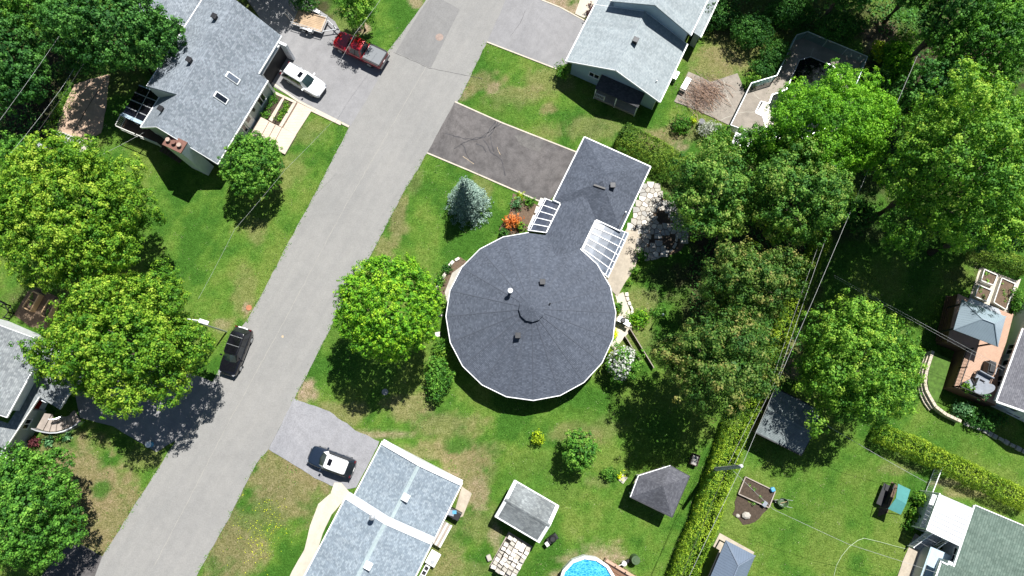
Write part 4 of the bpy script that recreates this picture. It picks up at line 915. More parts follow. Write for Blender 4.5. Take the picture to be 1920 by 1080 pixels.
m = MB(); m.slab([wp(*p) for p in [(xs, w2, HE-0.01), (L/2, w2, HE-0.01), (L/2, wm, HE+wr), (xs, wm, HE+wr)]], 0.12); m.slab([wp(*p) for p in [(xs, wm, HE+wr), (L/2, wm, HE+wr), (L/2, w1, HE-0.01), (xs, w1, HE-0.01)]], 0.12)
m.build('link_roof', MAT['sh_round'], root)
def fasc(pts):
    for a, b in zip(pts[:-1], pts[1:]):
        m = MB(); m.beam(wp(*a), wp(*b), 0.10, 0.16); m.build('fascia_board', MAT['white'], root)
e = 0.05
fasc([(0-e, w2, HE-0.05), (0-e, 0-e, HE-0.05), (L+e, 0-e, HE-0.05), (L+e, W+e, HE-0.05), (0-e, W+e, HE-0.05), (0-e, w1, HE-0.05)])
xl = fw.p(1026, 437, HE).x; xr = fw.p(1093, 467, HE).x
fasc([(0, w1+e, HE-0.05), (xl, w1+e, HE-0.05)]); fasc([(0, w2-e, HE-0.05), (xr, w2-e, HE-0.05)])
m = MB(); m.prism([tuple(wp(*p))[:2] for p in [(0.6, 0.6), (L-0.6, 0.6), (L-0.6, W-0.6), (0.6, W-0.6)]], 0, HE-0.1); m.prism([tuple(wp(*p))[:2] for p in [(xs-1, w2+0.6), (0.5, w2+0.6), (0.5, w1-0.6), (xs-1, w1-0.6)]], 0, HE-0.12); m.build('wing_wall', MAT['brick_tan'], root)
z_on = lambda p: HE+rise*min(p.y/(W/2), (W-p.y)/(W/2), (p.x)/(L*0.44), (L-p.x)/(L*0.44))
q = fw.p(1148, 350, HE+1.1); vv = wp(q.x, q.y, 0); vent(root, vv.x, vv.y, z_on(q)-0.02, 'dark_metal', 0.5, 0.42)
a, b = fw.p(1114, 345, HE+1.6), fw.p(1135, 354, HE+1.4); a.z = z_on(a)+0.03; b.z = z_on(b)+0.03; m = MB(); m.beam(wp(*a), wp(*b), 0.16, 0.1); m.build('ridge_vent', MAT['black'], root)
a, b = fw.p(1172, 400, HE+0.4), fw.p(1160, 424, HE+0.3); m = MB(); a.z = HE+0.5; b.z = HE+0.45; m.tube([wp(a.x, a.y, HE+0.1), wp(*a), wp(*b)], 0.03, 6); m.build('vent_pipe', MAT['black'], root)
m = MB(); q = wp(a.x+0.05, a.y, HE+0.6); m.cyl(q.x, q.y, HE, HE+0.75, 0.06, 10); m.build('mast_head', MAT['white'], root)
# glazed patio covers
def patio_cover(label, pin, pout, n, zi, zo, mat, pane):
    """pin/pout: inner and outer edge in the view; ribs run from inner to outer"""
    i0, i1 = P(*pin[0], zi), P(*pin[1], zi); o0, o1 = P(*pout[0], zo), P(*pout[1], zo); c = (i0+o1)/2
    r_ = thing('patio_cover', label, 'patio cover', (c.x, c.y, 0), 0, 'glazed patio covers beside the round house'); off = Vector((c.x, c.y, 0))
    def pt(s, t):
        a = i0.lerp(i1, s); b = o0.lerp(o1, s); p = a.lerp(b, t); p.z = zo+(zi-zo)*(1-t**2.2); return p-off
    ts = [0, .3, .6, .8, .93, 1]
    for k in range(n):
        m = MB(); ds = 0.008
        for a, b in zip(ts[:-1], ts[1:]): m.slab([pt(k/n+ds, a), pt((k+1)/n-ds, a), pt((k+1)/n-ds, b), pt(k/n+ds, b)], 0.02)
        m.build('roof_panel', MAT[pane], r_)
    for k in range(n+1):
        m = MB()
        for a, b in zip(ts[:-1], ts[1:]): m.beam(pt(k/n, a)+Vector((0, 0, 0.02)), pt(k/n, b)+Vector((0, 0, 0.02)), 0.075, 0.08)
        m.build('rib', MAT['white_metal'], r_)
    for t in (0, 1, 0.9): m = MB(); m.beam(pt(0, t)+Vector((0, 0, 0.02)), pt(1, t)+Vector((0, 0, 0.02)), 0.08 if t != 0.9 else 0.05, 0.1); m.build('rail', MAT['white_metal'], r_)
    for s in (0.02, 0.5, 0.98): p = pt(s, 1); m = MB(); m.box(p.x, p.y, p.z/2, 0.1, 0.1, p.z); m.build('post', MAT['white_metal'], r_)
    return r_
MAT['cover_glass'] = glass('cover_glass', (0.05, 0.058, 0.08), 0.18, 0.5); MAT['cover_poly'] = glass('cover_polycarbonate', (0.10, 0.12, 0.15), 0.22, 0.7)
patio_cover('small dark glazed patio cover with white ribs at the driveway side of the round house', [(1052, 385), (1027, 437)], [(1021, 372), (990, 432)], 5, 2.6, 2.35, 'white', 'cover_glass')
patio_cover('larger pale curved patio cover with white ribs over the concrete path', [(1117, 415), (1088, 478)], [(1178, 438), (1140, 520)], 6, 2.72, 2.35, 'white', 'cover_poly')
# ---- house top left (steep roof) ---------------------------------------
he = 3.1; fr, L, W = frame3((264, 239), (408, 307), (503, 149), he)
root = thing('house', 'house with steep blue-grey shingled roof, skylights and open garage', 'house', tuple(fr.o), fr.rz)
LX = fr.p(523, 66, he+0.6).x; rise = 4.2; ry = W/2; hr = he+rise; gx_ = L-0.1; t = 0.14; g_in = 0.75
zi = he+rise*g_in/ry
m = MB(); m.slab([(0, 0, he), (gx_, 0, he), (gx_, ry, hr), (0, ry, hr)], t); m.slab([(gx_, g_in, zi), (LX, g_in, zi), (LX, ry, hr), (gx_, ry, hr)], t)
xw0 = fr.p(277, 160, 5.6).x; m.slab([(0, ry, hr), (xw0, ry, hr), (xw0, W, he), (0, W, he)], t)
m.build('roof', MAT['sh_h1'], root)
yw = W+0.2; zw = 5.4
def solve_z(px, py, y):
    lo_, hi_ = 0, 9
    for _ in range(30):
        md = (lo_+hi_)/2
        if (fr.p(px, py, md).y-y) * (fr.p(px, py, 0).y-y) > 0: lo_ = md
        else: hi_ = md
    return lo_
zw = min(6.3, max(4.4, solve_z(277, 160, yw)))
m = MB(); m.slab([(xw0, ry, hr+0.01), (LX, ry, hr+0.01), (LX, yw, zw), (xw0, yw, zw)], t); m.build('wing_roof', MAT['sh_h1'], root)
m = MB(); m.box((xw0+LX)/2, yw+0.05, zw-0.05, LX-xw0, 0.1, 0.15); m.build('gutter', MAT['white'], root)
m = MB(); m.box(gx_/2, -0.05, he-0.05, gx_, 0.1, 0.15); m.build('gutter', MAT['white'], root)
m = MB(); m.box((gx_+LX)/2, g_in-0.05, zi-0.05, LX-gx_, 0.1, 0.15); m.build('gutter', MAT['white'], root)
m = MB(); m.box(xw0/2, W+0.05, he-0.05, xw0, 0.1, 0.15); m.build('gutter', MAT['white'], root)
m = MB(); m.beam((-0.03, 0, he-0.1), (-0.03, ry, hr-0.1), 0.05, 0.2); m.beam((-0.03, ry, hr-0.1), (-0.03, W, he-0.1), 0.05, 0.2); m.build('rake_board', MAT['white'], root)
m = MB(); m.prism([(xw0-0.04, ry+0.2), (xw0+0.0, ry+0.2), (xw0+0.0, yw), (xw0-0.04, yw)], lambda x, y: hr-(y-ry)*rise/(W-ry)-0.3, lambda x, y: hr+(y-ry)*(zw-hr)/(yw-ry)-t); m.build('rake_wall', MAT['vinyl_grey'], root)
def top(x, y): return (he+rise*y/ry if y <= ry else he+rise*(W-y)/(W-ry))-t-0.02
m = MB(); m.prism([(0.35, 0.45), (gx_, 0.45), (gx_, 1.25), (LX-0.3, 1.25), (LX-0.3, ry), (LX-0.3, W-0.4), (0.35, W-0.4), (0.35, ry)], -0.5, top); m.build('wall', MAT['vinyl_grey'], root)
m = MB(); m.prism([(xw0+0.1, ry+0.3), (LX-0.3, ry+0.3), (LX-0.3, yw-0.35), (xw0+0.1, yw-0.35)], 0, lambda x, y: hr+(y-ry)*(zw-hr)/(yw-ry)-t-0.02); m.build('wing_wall', MAT['vinyl_grey'], root)
# east wall: garage opening, entrance, windows
gxm = (gx_+LX)/2+0.1
m = MB(); m.box(gxm, 1.235, 1.25, 3.6, 0.05, 2.3); gd = m.build('garage_opening', MAT['black'], root)
m = MB(); 
for sx in (-1, 1): m.box(gxm+sx*1.9, 1.20, 1.25, 0.22, 0.14, 2.5)
m.box(gxm, 1.20, 2.5, 4.0, 0.14, 0.2); m.build('garage_door_frame', MAT['white'], root)
m = MB(); m.box(LX-0.3, 0.85, 1.4, 0.25, 0.9, 2.8); m.build('garage_pier', MAT['vinyl_white'], root)
m = MB(); m.box(gx_, 0.75, 1.4, 0.25, 1.0, 2.8); m.build('garage_pier', MAT['vinyl_white'], root)
window(root, gx_-1.6, 0.45, 1.55, 1.1, 1.3, -math.pi/2); door(root, gx_-4.1, 0.45, 0.35, 1.0, 2.1, -math.pi/2, 'white'); window(root, gx_-5.0, 0.45, 1.6, 0.5, 1.6, -math.pi/2, cols=1)
m = MB(); m.box(gx_-3.0, 0.38, 1.9, 0.28, 0.14, 0.4); m.build('wall_lantern', MAT['black'], root)
for (x, y, dark) in ((437, 147, 0), (415, 184, 1)):
    z = he+2
    for _ in range(8): q = fr.p(x, y, z); z = he+rise*q.y/ry
    sl = math.atan2(rise, ry); m = MB(); m.box(q.x, q.y, z+0.06, 0.62, 1.35, 0.12, 0, sl); s_ = m.build('skylight', MAT['white_metal'], root, bevel=0.02)
    m = MB(); m.box(q.x, q.y-0.05, z+0.115, 0.46, 1.1, 0.04, 0, sl); m.build('pane', MAT['glass'] if dark else MAT['cover_poly'], s_)
for (x, y) in ((405, 35), (358, 116), (305, 207)):
    z = hr-0.6
    for _ in range(8):
        q = fr.p(x, y, z); z = (hr+(q.y-ry)*(zw-hr)/(yw-ry)) if q.x > xw0 else he+rise*(W-q.y)/(W-ry)
    vent(root, q.x, q.y, z, 'black', 0.5, 0.5)
MAT['flue_tan'] = plain('flue_tan', (0.36, 0.27, 0.22), .8, .15, 5)
# chimney with brown cap at the south gable
q = fr.p(327, 263, 6.2); m = MB(); cx_ = -0.55; cy_ = q.y; m.box(cx_+0.1, cy_, 2.9, 1.1, 1.9, 5.8); ch = m.build('chimney', MAT['vinyl_white'], root)
m = MB(); m.box(cx_+0.1, cy_, 5.86, 1.2, 2.0, 0.14); m.build('chimney_cap', MAT['orange_rust'], ch)
for k in (-0.6, 0.0, 0.6): m = MB(); m.cyl(cx_+0.1, cy_+k, 5.9, 6.2, 0.16, 12); m.cyl(cx_+0.1, cy_+k, 6.2, 6.25, 0.21, 12); m.build('flue', MAT['flue_tan'] if k else MAT['orange_rust'], ch)
HF1 = fr; H1 = dict(L=L, W=W, he=he)
# neighbour roof piece behind (top left edge)
f2, L2, W2 = frame3((300, 30), (372, 62), (404, -2), 2.8)
root = thing('house', 'low grey shingled roof of the garage behind the steep roof at the top edge', 'house', tuple(f2.o), f2.rz)
gable(root, L2+6, 7.5, 2.8, 1.4, 'sh_h1', 'vinyl_grey')
# sunroom, dark glazed roof and deck on the west side of the steep house
c = P(262, 200, 2.6); s0 = thing('sunroom', 'glass roofed sunroom with white bars on the left of the steep house', 'sunroom', (c.x, c.y, 0), 0); off = Vector((c.x, c.y, 0))
A_, B_, C_, D_ = [P(x, y, z)-off for x, y, z in ((261, 160, 2.7), (302, 176, 3.0), (276, 235, 3.0), (228, 214, 2.7))]
nn = 4
for i in range(nn):
    for j in range(2):
        def pt(s, t): return A_.lerp(D_, s).lerp(B_.lerp(C_, s), t)
        m = MB(); m.slab([pt(i/nn+.01, j/2+.01), pt((i+1)/nn-.01, j/2+.01), pt((i+1)/nn-.01, (j+1)/2-.01), pt(i/nn+.01, (j+1)/2-.01)], 0.02); m.build('roof_pane', MAT['glass_black'], s0)
    
for i in range(nn+1): m = MB(); m.beam(pt(i/nn, 0), pt(i/nn, 1), 0.09 if i < nn else 0.35, 0.1); m.build('rafter', MAT['vinyl_blue'] if i in (0, nn) else MAT['galv'], s0)
m = MB(); m.beam(pt(0, .5), pt(1, .5), 0.05, 0.08); m.build('purlin', MAT['galv'], s0)
m = MB(); m.prism([(p.x, p.y) for p in (A_.lerp(B_, .02), B_, C_, D_)], 0, 0.4); m.build('base_wall', MAT['vinyl_grey'], s0)
for a, b in ((A_, D_), (D_, C_)):
    for k in range(4): p = a.lerp(b, k/3); m = MB(); m.box(p.x, p.y, 1.3, 0.1, 0.1, 2.6); m.build('post', MAT['white'], s0)
    m = MB(); q1 = a.copy(); q2 = b.copy(); q1.z = q2.z = 1.4; m.beam(q1, q2, 0.03, 2.1); m.build('glass_wall', MAT['glass_black'], s0)
c = P(285, 262, 1.2); dk = thing('deck', 'shaded brown deck with white railing and stairs below the sunroom', 'deck', (c.x, c.y, 0), 0); off = Vector((c.x, c.y, 0))
dp = [P(x, y, 1.3)-off for x, y in ((236, 223), (282, 242), (318, 268), (302, 275), (226, 243))]
m = MB(); m.prism([(p.x, p.y) for p in dp], 1.15, 1.3); m.build('floor', MAT['wood_dark'], dk)
railing(dk, [dp[0], dp[4], (dp[3]+dp[4])/2, dp[3]], 0, 0.95, 'offwhite')
for k in range(7):
    m = MB(); a = P(308+k*5.5, 274+k*3.4, 1.1-k*0.16)-off; m.box(a.x, a.y, a.z, 0.3, 1.3, 0.06, HF1.rz+math.pi/2+0.0); m.build('step', MAT['wood_dark'], dk)
# ---- house top centre (blue walls) -------------------------------------
he = 2.9; fr, L, W = frame3((1062, 114), (1237, 191), (1287, 86), he)
root = thing('house', 'pale blue house with grey roof in two levels at the top centre', 'house', tuple(fr.o), fr.rz); rise = 2.15
gable(root, L+0.2, W, he, rise, 'sh_h2', 'vinyl_blue', 0.5, 0.45)
xw = fr.p(1120, 0, he).x
f0 = fr.p(1295, 66, 4.6); yB = f0.y; x1 = f0.x; yA = fr.p(1146, 1, 4.6).y; he2 = 4.6; W2 = yA-yB
up = MB()
rise2 = 2.1; o = Vector((x1, yB, 0))
sub = bpy.data.objects.new('upper_block', None)
def G(x, y, z): return (x1+x, yB+y, z)
L2 = 14
m = MB(); m.slab([G(0, 0, he2), G(L2, 0, he2), G(L2, W2/2, he2+rise2), G(0, W2/2, he2+rise2)], 0.14); m.slab([G(0, W2/2, he2+rise2), G(L2, W2/2, he2+rise2), G(L2, W2, he2), G(0, W2, he2)], 0.14); m.build('upper_roof', MAT['sh_h2'], root)
m = MB(); m.prism([G(0.15, 0.35, 0)[:2], G(L2, 0.35, 0)[:2], G(L2, W2/2, 0)[:2], G(L2, W2-0.35, 0)[:2], G(0.15, W2-0.35, 0)[:2], G(0.15, W2/2, 0)[:2]], 0, lambda x, y: he2+rise2*(1-abs(y-yB-W2/2)/(W2/2))-0.16); m.build('upper_wall', MAT['vinyl_blue'], root)
m = MB(); m.box(x1+L2/2, yB-0.05, he2-0.05, L2, 0.1, 0.15); m.build('gutter', MAT['white'], root)
m = MB(); m.box(x1+L2/2, yB+W2+0.05, he2-0.05, L2, 0.1, 0.15); m.build('gutter', MAT['white'], root)
m = MB(); m.slab([(L+0.2, W-0.0, he), (L+9, W, he), (L+9, W/2, he+rise), (L+0.2, W/2, he+rise)], 0.14); m.build('north_roof', MAT['sh_h2'], root)
m = MB(); m.box(L+4.6, W+0.05, he-0.05, 8.8, 0.1, 0.15); m.build('gutter', MAT['white'], root)
m = MB(); m.box(L+4.5, W-2.5, 1.3, 8.6, 4, 2.6); m.build('north_wall', MAT['vinyl_blue'], root)
pq = [fr.p(x, y, 2.6) for x, y in ((1301, 61), (1314, 70), (1350, -6), (1332, -14))]
m = MB(); m.slab(pq, 0.14); m.build('porch_roof', MAT['sh_h2'], root); m = MB(); m.beam(pq[1]+Vector((0, 0, -0.04)), pq[2]+Vector((0, 0, -0.04)), 0.12, 0.16); m.build('gutter', MAT['white'], root)
m = MB(); p_ = [pq[0].lerp(pq[1], .1), pq[0].lerp(pq[1], .8), pq[3].lerp(pq[2], .8), pq[3].lerp(pq[2], .1)]; m.prism([(p.x+0.3, p.y) for p in p_], 0, 2.44); m.build('porch_wall', MAT['vinyl_grey'], root)
q = fr.p(1189, 84, 4.4); vent(root, q.x, q.y, zroof(he, rise, W, q.y)-0.02, 'dark_metal', 0.55, 0.5)
window(root, 0.45, W-3.0, 1.7, 1.15, 0.8, math.pi)
le_ = [fr.p(1126, 144, 2.5), fr.p(1207, 180, 2.5), fr.p(1198, 203, 2.1), fr.p(1117, 167, 2.1)]
m = MB(); m.slab([(0.43, le_[0].y, 2.5), (0.43, le_[1].y, 2.5), (le_[2].x, le_[1].y, 2.15), (le_[2].x, le_[0].y, 2.15)], 0.08); m.build('porch_awning', MAT['sh_lean'], root)
for yy in (le_[0].y-0.1, (le_[0].y+le_[1].y)/2, le_[1].y+0.1): m = MB(); m.box(le_[2].x+0.1, yy, 1.04, 0.1, 0.1, 2.06); m.build('porch_post', MAT['white'], root)
m = MB(); m.box((0.45+le_[2].x)/2, (le_[0].y+le_[1].y)/2, 0.25, abs(le_[2].x)+0.35, abs(le_[0].y-le_[1].y)-0.2, 0.3); m.build('porch_floor', MAT['wood_grey'], root)
for a, b in ((le_[0].y-0.1, (le_[0].y+le_[1].y)/2+1.2), ): railing(root, [(le_[2].x+0.1, a, 0.4), (le_[2].x+0.1, b, 0.4)], 0, 0.8, 'offwhite')
m = MB(); m.tube([(0.38, 0.42, 0.2), (0.38, 0.42, 2.7)], 0.05, 6); m.build('downpipe', MAT['white'], root)
m = MB(); a = fr.p(1230, 155, 3.2); m.tube([(a.x, a.y, he+0.1), (a.x, a.y, he+0.75), ], 0.05, 8); m.build('mast_pipe', MAT['white'], root)
# ---- house bottom left centre (two roof levels, white copings) ----------
he = 2.8; fr, L, W = frame3((663, 933), (811, 1016), (866, 905), he)
root = thing('house', 'house with blue shingles and white gable copings beside the car with the white roof', 'house', tuple(fr.o), fr.rz); rise = 1.55
gable(root, L, W, he, rise, 'sh_h4', 'vinyl_white', 0.5, 0.05, ridge_mat='ridge_h4', rake=False)
def coping(x, dz, w, y0=0.0, y1=None, z_extra=0.0):
    y1 = W if y1 is None else y1; zf = lambda y: he+dz+rise*(1-abs(y-W/2)/(W/2))
    m = MB(); pts = [y0, W/2, y1]
    for a, b in zip(pts[:-1], pts[1:]): m.slab([(x-w/2, a, zf(a)+.1), (x+w/2, a, zf(a)+.1), (x+w/2, b, zf(b)+.1), (x-w/2, b, zf(b)+.1)], 0.28)
    return m.build('gable_coping', MAT['white_metal'], root)
coping(L-0.02, 0.04, 0.5)
S2 = 0.75; dy = -0.0
yo = fr.p(648, 935, he+S2).y-W; L3 = 16
zf = lambda y: he+S2+rise*(1-abs(y-(W+yo)/2)/((W+yo)/2))
Wm = W+max(0, yo); m = MB()
m.slab([(-L3, 0, he+S2), (0, 0, he+S2), (0, Wm/2, he+S2+rise), (-L3, Wm/2, he+S2+rise)], 0.14); m.slab([(-L3, Wm/2, he+S2+rise), (0, Wm/2, he+S2+rise), (0, Wm, he+S2), (-L3, Wm, he+S2)], 0.14); sr = m.build('south_roof', MAT['sh_h4'], root)
m = MB()
for s_ in (-1, 1): m.slab([(-L3, Wm/2, he+S2+rise+0.03), (0, Wm/2, he+S2+rise+0.03), (0, Wm/2+s_*0.17, he+S2+rise-0.03), (-L3, Wm/2+s_*0.17, he+S2+rise-0.03)], 0.03)
m.build('ridge_cap', MAT['ridge_h4'], sr)
m = MB(); m.prism([(-L3+0.3, 0.5), (-0.12, 0.5), (-0.12, Wm/2), (-0.12, Wm-0.5), (-L3+0.3, Wm-0.5), (-L3+0.3, Wm/2)], 0, lambda x, y: he+S2+rise*(1-abs(y-Wm/2)/(Wm/2))-0.16); m.build('south_wall', MAT['vinyl_white'], root)
m = MB(); pts = [0, Wm/2, Wm]; zz = lambda y: he+S2+rise*(1-abs(y-Wm/2)/(Wm/2))
for a, b in zip(pts[:-1], pts[1:]): m.slab([(-0.1, a, zz(a)+.1), (0.5, a, zz(a)+.1), (0.5, b, zz(b)+.1), (-0.1, b, zz(b)+.1)], 0.5)
m.build('gable_coping', MAT['white_metal'], root)
for y in (-0.05, Wm+0.05): m = MB(); m.box(-L3/2, y, he+S2-0.05, L3, 0.1, 0.15); m.build('gutter', MAT['white'], root)
for (x, y, b) in ((762, 932, 0), (692, 1059, 1)):
    z = he+1.4+(S2 if b else 0); q = fr.p(x, y, z); vent(root, q.x, q.y, (zroof(he, rise, W, q.y) if not b else zz(q.y))-0.02, 'white_metal', 0.62, 0.42)
q = fr.p(704, 966, he+1.6); pipe(root, q.x, q.y, zz(q.y)-0.1, 1.35, 0.16, 'galv')
# ---- house at the left edge --------------------------------------------
he = 5.4; pN, pS = P(88, 643, he), P(12, 782, he); u = pN-pS; rz = math.atan2(u.y, u.x); fr = Fr((pS.x, pS.y, 0), rz); L = u.length
root = thing('house', 'grey roofed house with curved front steps at the left edge', 'house', tuple(fr.o), rz); W = 9.0; rise = 1.9
gable(root, L, W, he, rise, 'sh_h5', 'vinyl_white', 0.7, 0.35)
zl = lambda q: 3.15-0.0
lp = [fr.p(x, y, 3.0) for x, y in ((57, 734), (90, 672), (160, 706), (125, 742), (110, 767), (76, 744), (12, 842), (-30, 822), (-10, 785), (18, 794))]
m = MB(); m.slab([(p.x, p.y, 2.85+0.12*min(3.0, max(0, p.y+3))) for p in lp], 0.14); m.build('lower_roof', MAT['sh_h5'], root)
for i, j in ((2, 3), (3, 4), (5, 6)): a, b = lp[i].copy(), lp[j].copy(); a.z = 2.85+0.12*min(3, max(0, a.y+3)); b.z = 2.85+0.12*min(3, max(0, b.y+3)); m = MB(); m.beam(a+Vector((0, -0.03, -0.05)), b+Vector((0, -0.03, -0.05)), 0.1, 0.17); m.build('gutter', MAT['offwhite'], root)
wp_ = [fr.p(x, y, 0) for x, y in ((60, 852), (85, 800), (112, 775), (150, 720), (110, 700), (20, 800), (-20, 850), (20, 880))]
c1 = fr.p(42, 852, 0.0); c2 = fr.p(88, 770, 0.0); yw_ = (c1.y+c2.y)/2
m = MB(); m.prism([(c1.x-1.0, yw_), (c2.x, yw_), (c2.x, 0.7), (c1.x-1.0, 0.7)], 0, 2.8); m.build('lower_wall', MAT['vinyl_grey'], root)
c3 = fr.p(142, 740, 0.0); m = MB(); m.prism([(c2.x+1.2, c3.y+0.5), (c2.x+6.0, c3.y+0.5), (c2.x+6.0, 0.7), (c2.x+1.2, 0.7)], 0, 2.7); m.build('garage_wall', MAT['vinyl_white'], root)
m = MB(); m.box(c2.x+3.6, c3.y+0.46, 1.2, 3.2, 0.06, 2.2); m.build('garage_door', MAT['vinyl_white'], root)
window(root, c1.x+0.2, yw_, 1.5, 1.9, 1.2, -math.pi/2); window(root, c1.x+3.0, yw_, 1.7, 1.0, 0.8, -math.pi/2)
d_ = door(root, c2.x+0.55, yw_+0.2, 0.9, 1.0, 2.0, -math.pi/2, 'leaf_red' if False else 'red')
# curved front steps
c = P(100, 790, 0); st = thing('curved_steps', 'curved wooden front steps with grey handrails leading to the driveway', 'steps', (c.x, c.y, 0), 0); off = Vector((c.x, c.y, 0))
zx = lambda x, y: (x/6.0, 700+y/6.0)
tr_ = [((500, 450), (410, 612)), ((575, 460), (480, 640)), ((590, 525), (550, 655)), ((640, 520), (625, 655)), ((690, 510), (695, 635)), ((735, 490), (760, 612)), ((775, 475), (812, 590)), ((805, 440), (862, 562)), ((830, 415), (905, 535))]
nstep = len(tr_)-1
for k in range(nstep):
    z = 1.15*(1-k/(nstep))+0.0; q = [P(*zx(*p), z)-off for p in (tr_[k][0], tr_[k+1][0], tr_[k+1][1], tr_[k][1])]
    m = MB(); m.prism([(p.x, p.y) for p in q], max(0, z-0.2), z); m.build('tread', MAT['wood_grey'], st)
def handrail(pts, z0, z1, mat='offwhite'):
    ps = [P(*zx(*p), z0+(z1-z0)*i/(len(pts)-1)+0.85)-off for i, p in enumerate(pts)]
    m = MB()
    for a, b in zip(ps[:-1], ps[1:]): m.beam(a, b, 0.10, 0.05)
    h = m.build('handrail', MAT[mat], st)
    m = MB()
    for a, b in zip(ps[:-1], ps[1:]):
        for k in range(5): p = a.lerp(b, k/5); m.box(p.x, p.y, p.z-0.4, 0.035, 0.035, 0.8)
    m.build('balusters', MAT[mat], h, kind='stuff')
handrail([(350, 620), (410, 645), (480, 660), (560, 672), (640, 668), (720, 648), (800, 612), (860, 575), (900, 535)], 1.15, 0.1, 'galv'); handrail([(540, 515), (590, 518), (640, 508), (690, 485)], 1.0, 0.5, 'galv')
# ---- house at the right edge --------------------------------------------
he = 3.0; pN, pS = P(1918, 617, he), P(1869, 752, he); fr = Fr((pS.x, pS.y, 0), math.atan2((pN-pS).y, (pN-pS).x)); L = (pN-pS).length
root = thing('house', 'white sided house with mauve-grey roof at the right edge beside the deck', 'house', tuple(fr.o), fr.rz); W = -9.0; rise = 2.0
m = MB(); m.slab([(0, 0, he), (L, 0, he), (L, W/2, he+rise), (0, W/2, he+rise)], 0.14); m.slab([(0, W/2, he+rise), (L, W/2, he+rise), (L, W, he), (0, W, he)], 0.14); m.build('roof', MAT['sh_h6'], root)
m = MB(); m.box(L/2, 0.06, he-0.05, L+0.1, 0.14, 0.2); m.build('gutter', MAT['white'], root)
m = MB(); m.beam((-0.08, 0, he-0.05), (-0.08, W/2, he+rise-0.05), 0.16, 0.26); m.beam((-0.08, W/2, he+rise-0.05), (-0.08, W, he-0.05), 0.16, 0.26); m.build('rake_board', MAT['white'], root)
m = MB(); m.prism([(0.35, -0.45), (L+4, -0.45), (L+4, W+.45), (0.35, W+.45)], -0.2, he-0.1); m.build('wall', MAT['vinyl_white'], root)
m = MB(); m.prism([(0.36, -0.45), (0.5, -0.45), (0.5, W/2), (0.5, W+.45), (0.36, W+.45), (0.36, W/2)], he-0.3, lambda x, y: he+rise*(1-abs(y-W/2)/abs(W/2))-0.15); m.build('gable_wall', MAT['vinyl_white'], root)
window(root, 0.35, -1.9, 1.9, 1.5, 0.75, math.pi); window(root, 0.35, -3.2, 0.6, 1.5, 0.5, math.pi); window(root, 2.3, -0.45, 1.7, 1.2, 1.3, math.pi/2); window(root, 5.6, -0.45, 1.7, 1.1, 1.1, math.pi/2); door(root, 4.2, -0.45, 0.3, 0.9, 2.0, math.pi/2)
# ---- green roofed house bottom right -----------------------------------
he = 3.1; pN, pS = P(1828, 948, he), P(1789, 1063, he); fr = Fr((pS.x, pS.y, 0), math.atan2((pN-pS).y, (pN-pS).x)); L = (pN-pS).length
root = thing('house', 'green roofed house with white siding at the bottom right', 'house', tuple(fr.o), fr.rz); W = -11.0; rise = 1.8
n1 = fr.p(1767, 1055, he); S = -9
m = MB(); m.slab([(0, 0, he), (L, 0, he), (L, W/2, he+rise), (0, W/2, he+rise)], 0.14); 
m.slab([(S, n1.y, he-0.15), (0, n1.y, he-0.15), (0, W/2, he+rise), (S, W/2, he+rise)], 0.14)
m.slab([(S, W/2, he+rise), (L, W/2, he+rise), (L, W, he), (S, W, he)], 0.14); m.build('roof', MAT['sh_h7'], root)
m = MB(); m.box(L/2, 0.06, he-0.05, L, 0.14, 0.18); m.build('gutter', MAT['white'], root); m = MB(); m.box(S/2, n1.y+0.06, he-0.2, -S, 0.14, 0.18); m.build('gutter', MAT['white'], root)
m = MB(); m.box(-0.06, n1.y/2, he-0.1, 0.12, abs(n1.y)+0.1, 0.2); m.build('fascia_board', MAT['white'], root)
m = MB(); m.beam((L+0.04, 0, he-0.05), (L+0.04, W/2, he+rise-0.05), 0.08, 0.2); m.build('rake_board', MAT['white'], root)
m = MB(); m.prism([(0.3, -0.5), (L-0.4, -0.5), (L-0.4, W+.5), (S, W+.5), (S, n1.y-0.5), (0.3, n1.y-0.5)], -0.2, he-0.12); m.build('wall', MAT['vinyl_white'], root)
m = MB(); m.prism([(L-0.6, -0.6), (L-0.4, -0.6), (L-0.4, W/2), (L-0.6, W/2)], he-0.3, lambda x, y: he+rise*(1-abs(y-W/2)/abs(W/2))-0.15); m.build('gable_wall', MAT['vinyl_white'], root)
window(root, 1.1, -0.5, 2.0, 1.3, 0.8, math.pi/2); window(root, 2.9, -0.5, 0.8, 1.5, 0.8, math.pi/2)
GF, GL = fr, L
# white awning roof and deck of the green house
aw = [P(1761.5, 926, 3.0), P(1824, 953, 3.15), P(1799, 1023, 3.15), P(1737, 993, 3.0)]; c = sum(aw, Vector())/4; off = Vector((c.x, c.y, 0))
root = thing('deck', 'white deck with railing, stairs and ribbed white awning beside the green roof', 'deck', (c.x, c.y, 0), 0); aw = [a-off for a in aw]
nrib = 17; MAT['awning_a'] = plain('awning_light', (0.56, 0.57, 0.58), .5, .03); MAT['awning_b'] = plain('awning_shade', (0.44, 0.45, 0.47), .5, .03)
for k in range(nrib):
    s0_, s1_ = k/nrib, (k+1)/nrib; p = [aw[0].lerp(aw[3], s0_), aw[1].lerp(aw[2], s0_), aw[1].lerp(aw[2], s1_-0.008), aw[0].lerp(aw[3], s1_-0.008)]; dz = Vector((0, 0, 0.03*(k % 2)))
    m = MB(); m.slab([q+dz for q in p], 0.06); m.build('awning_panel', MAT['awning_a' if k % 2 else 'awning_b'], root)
m = MB(); m.beam(aw[0], aw[3], 0.12, 0.14); m.build('awning_beam', MAT['white'], root); m = MB(); m.beam(aw[3], aw[2], 0.1, 0.14); m.build('awning_beam', MAT['white'], root)
dz_ = 1.25
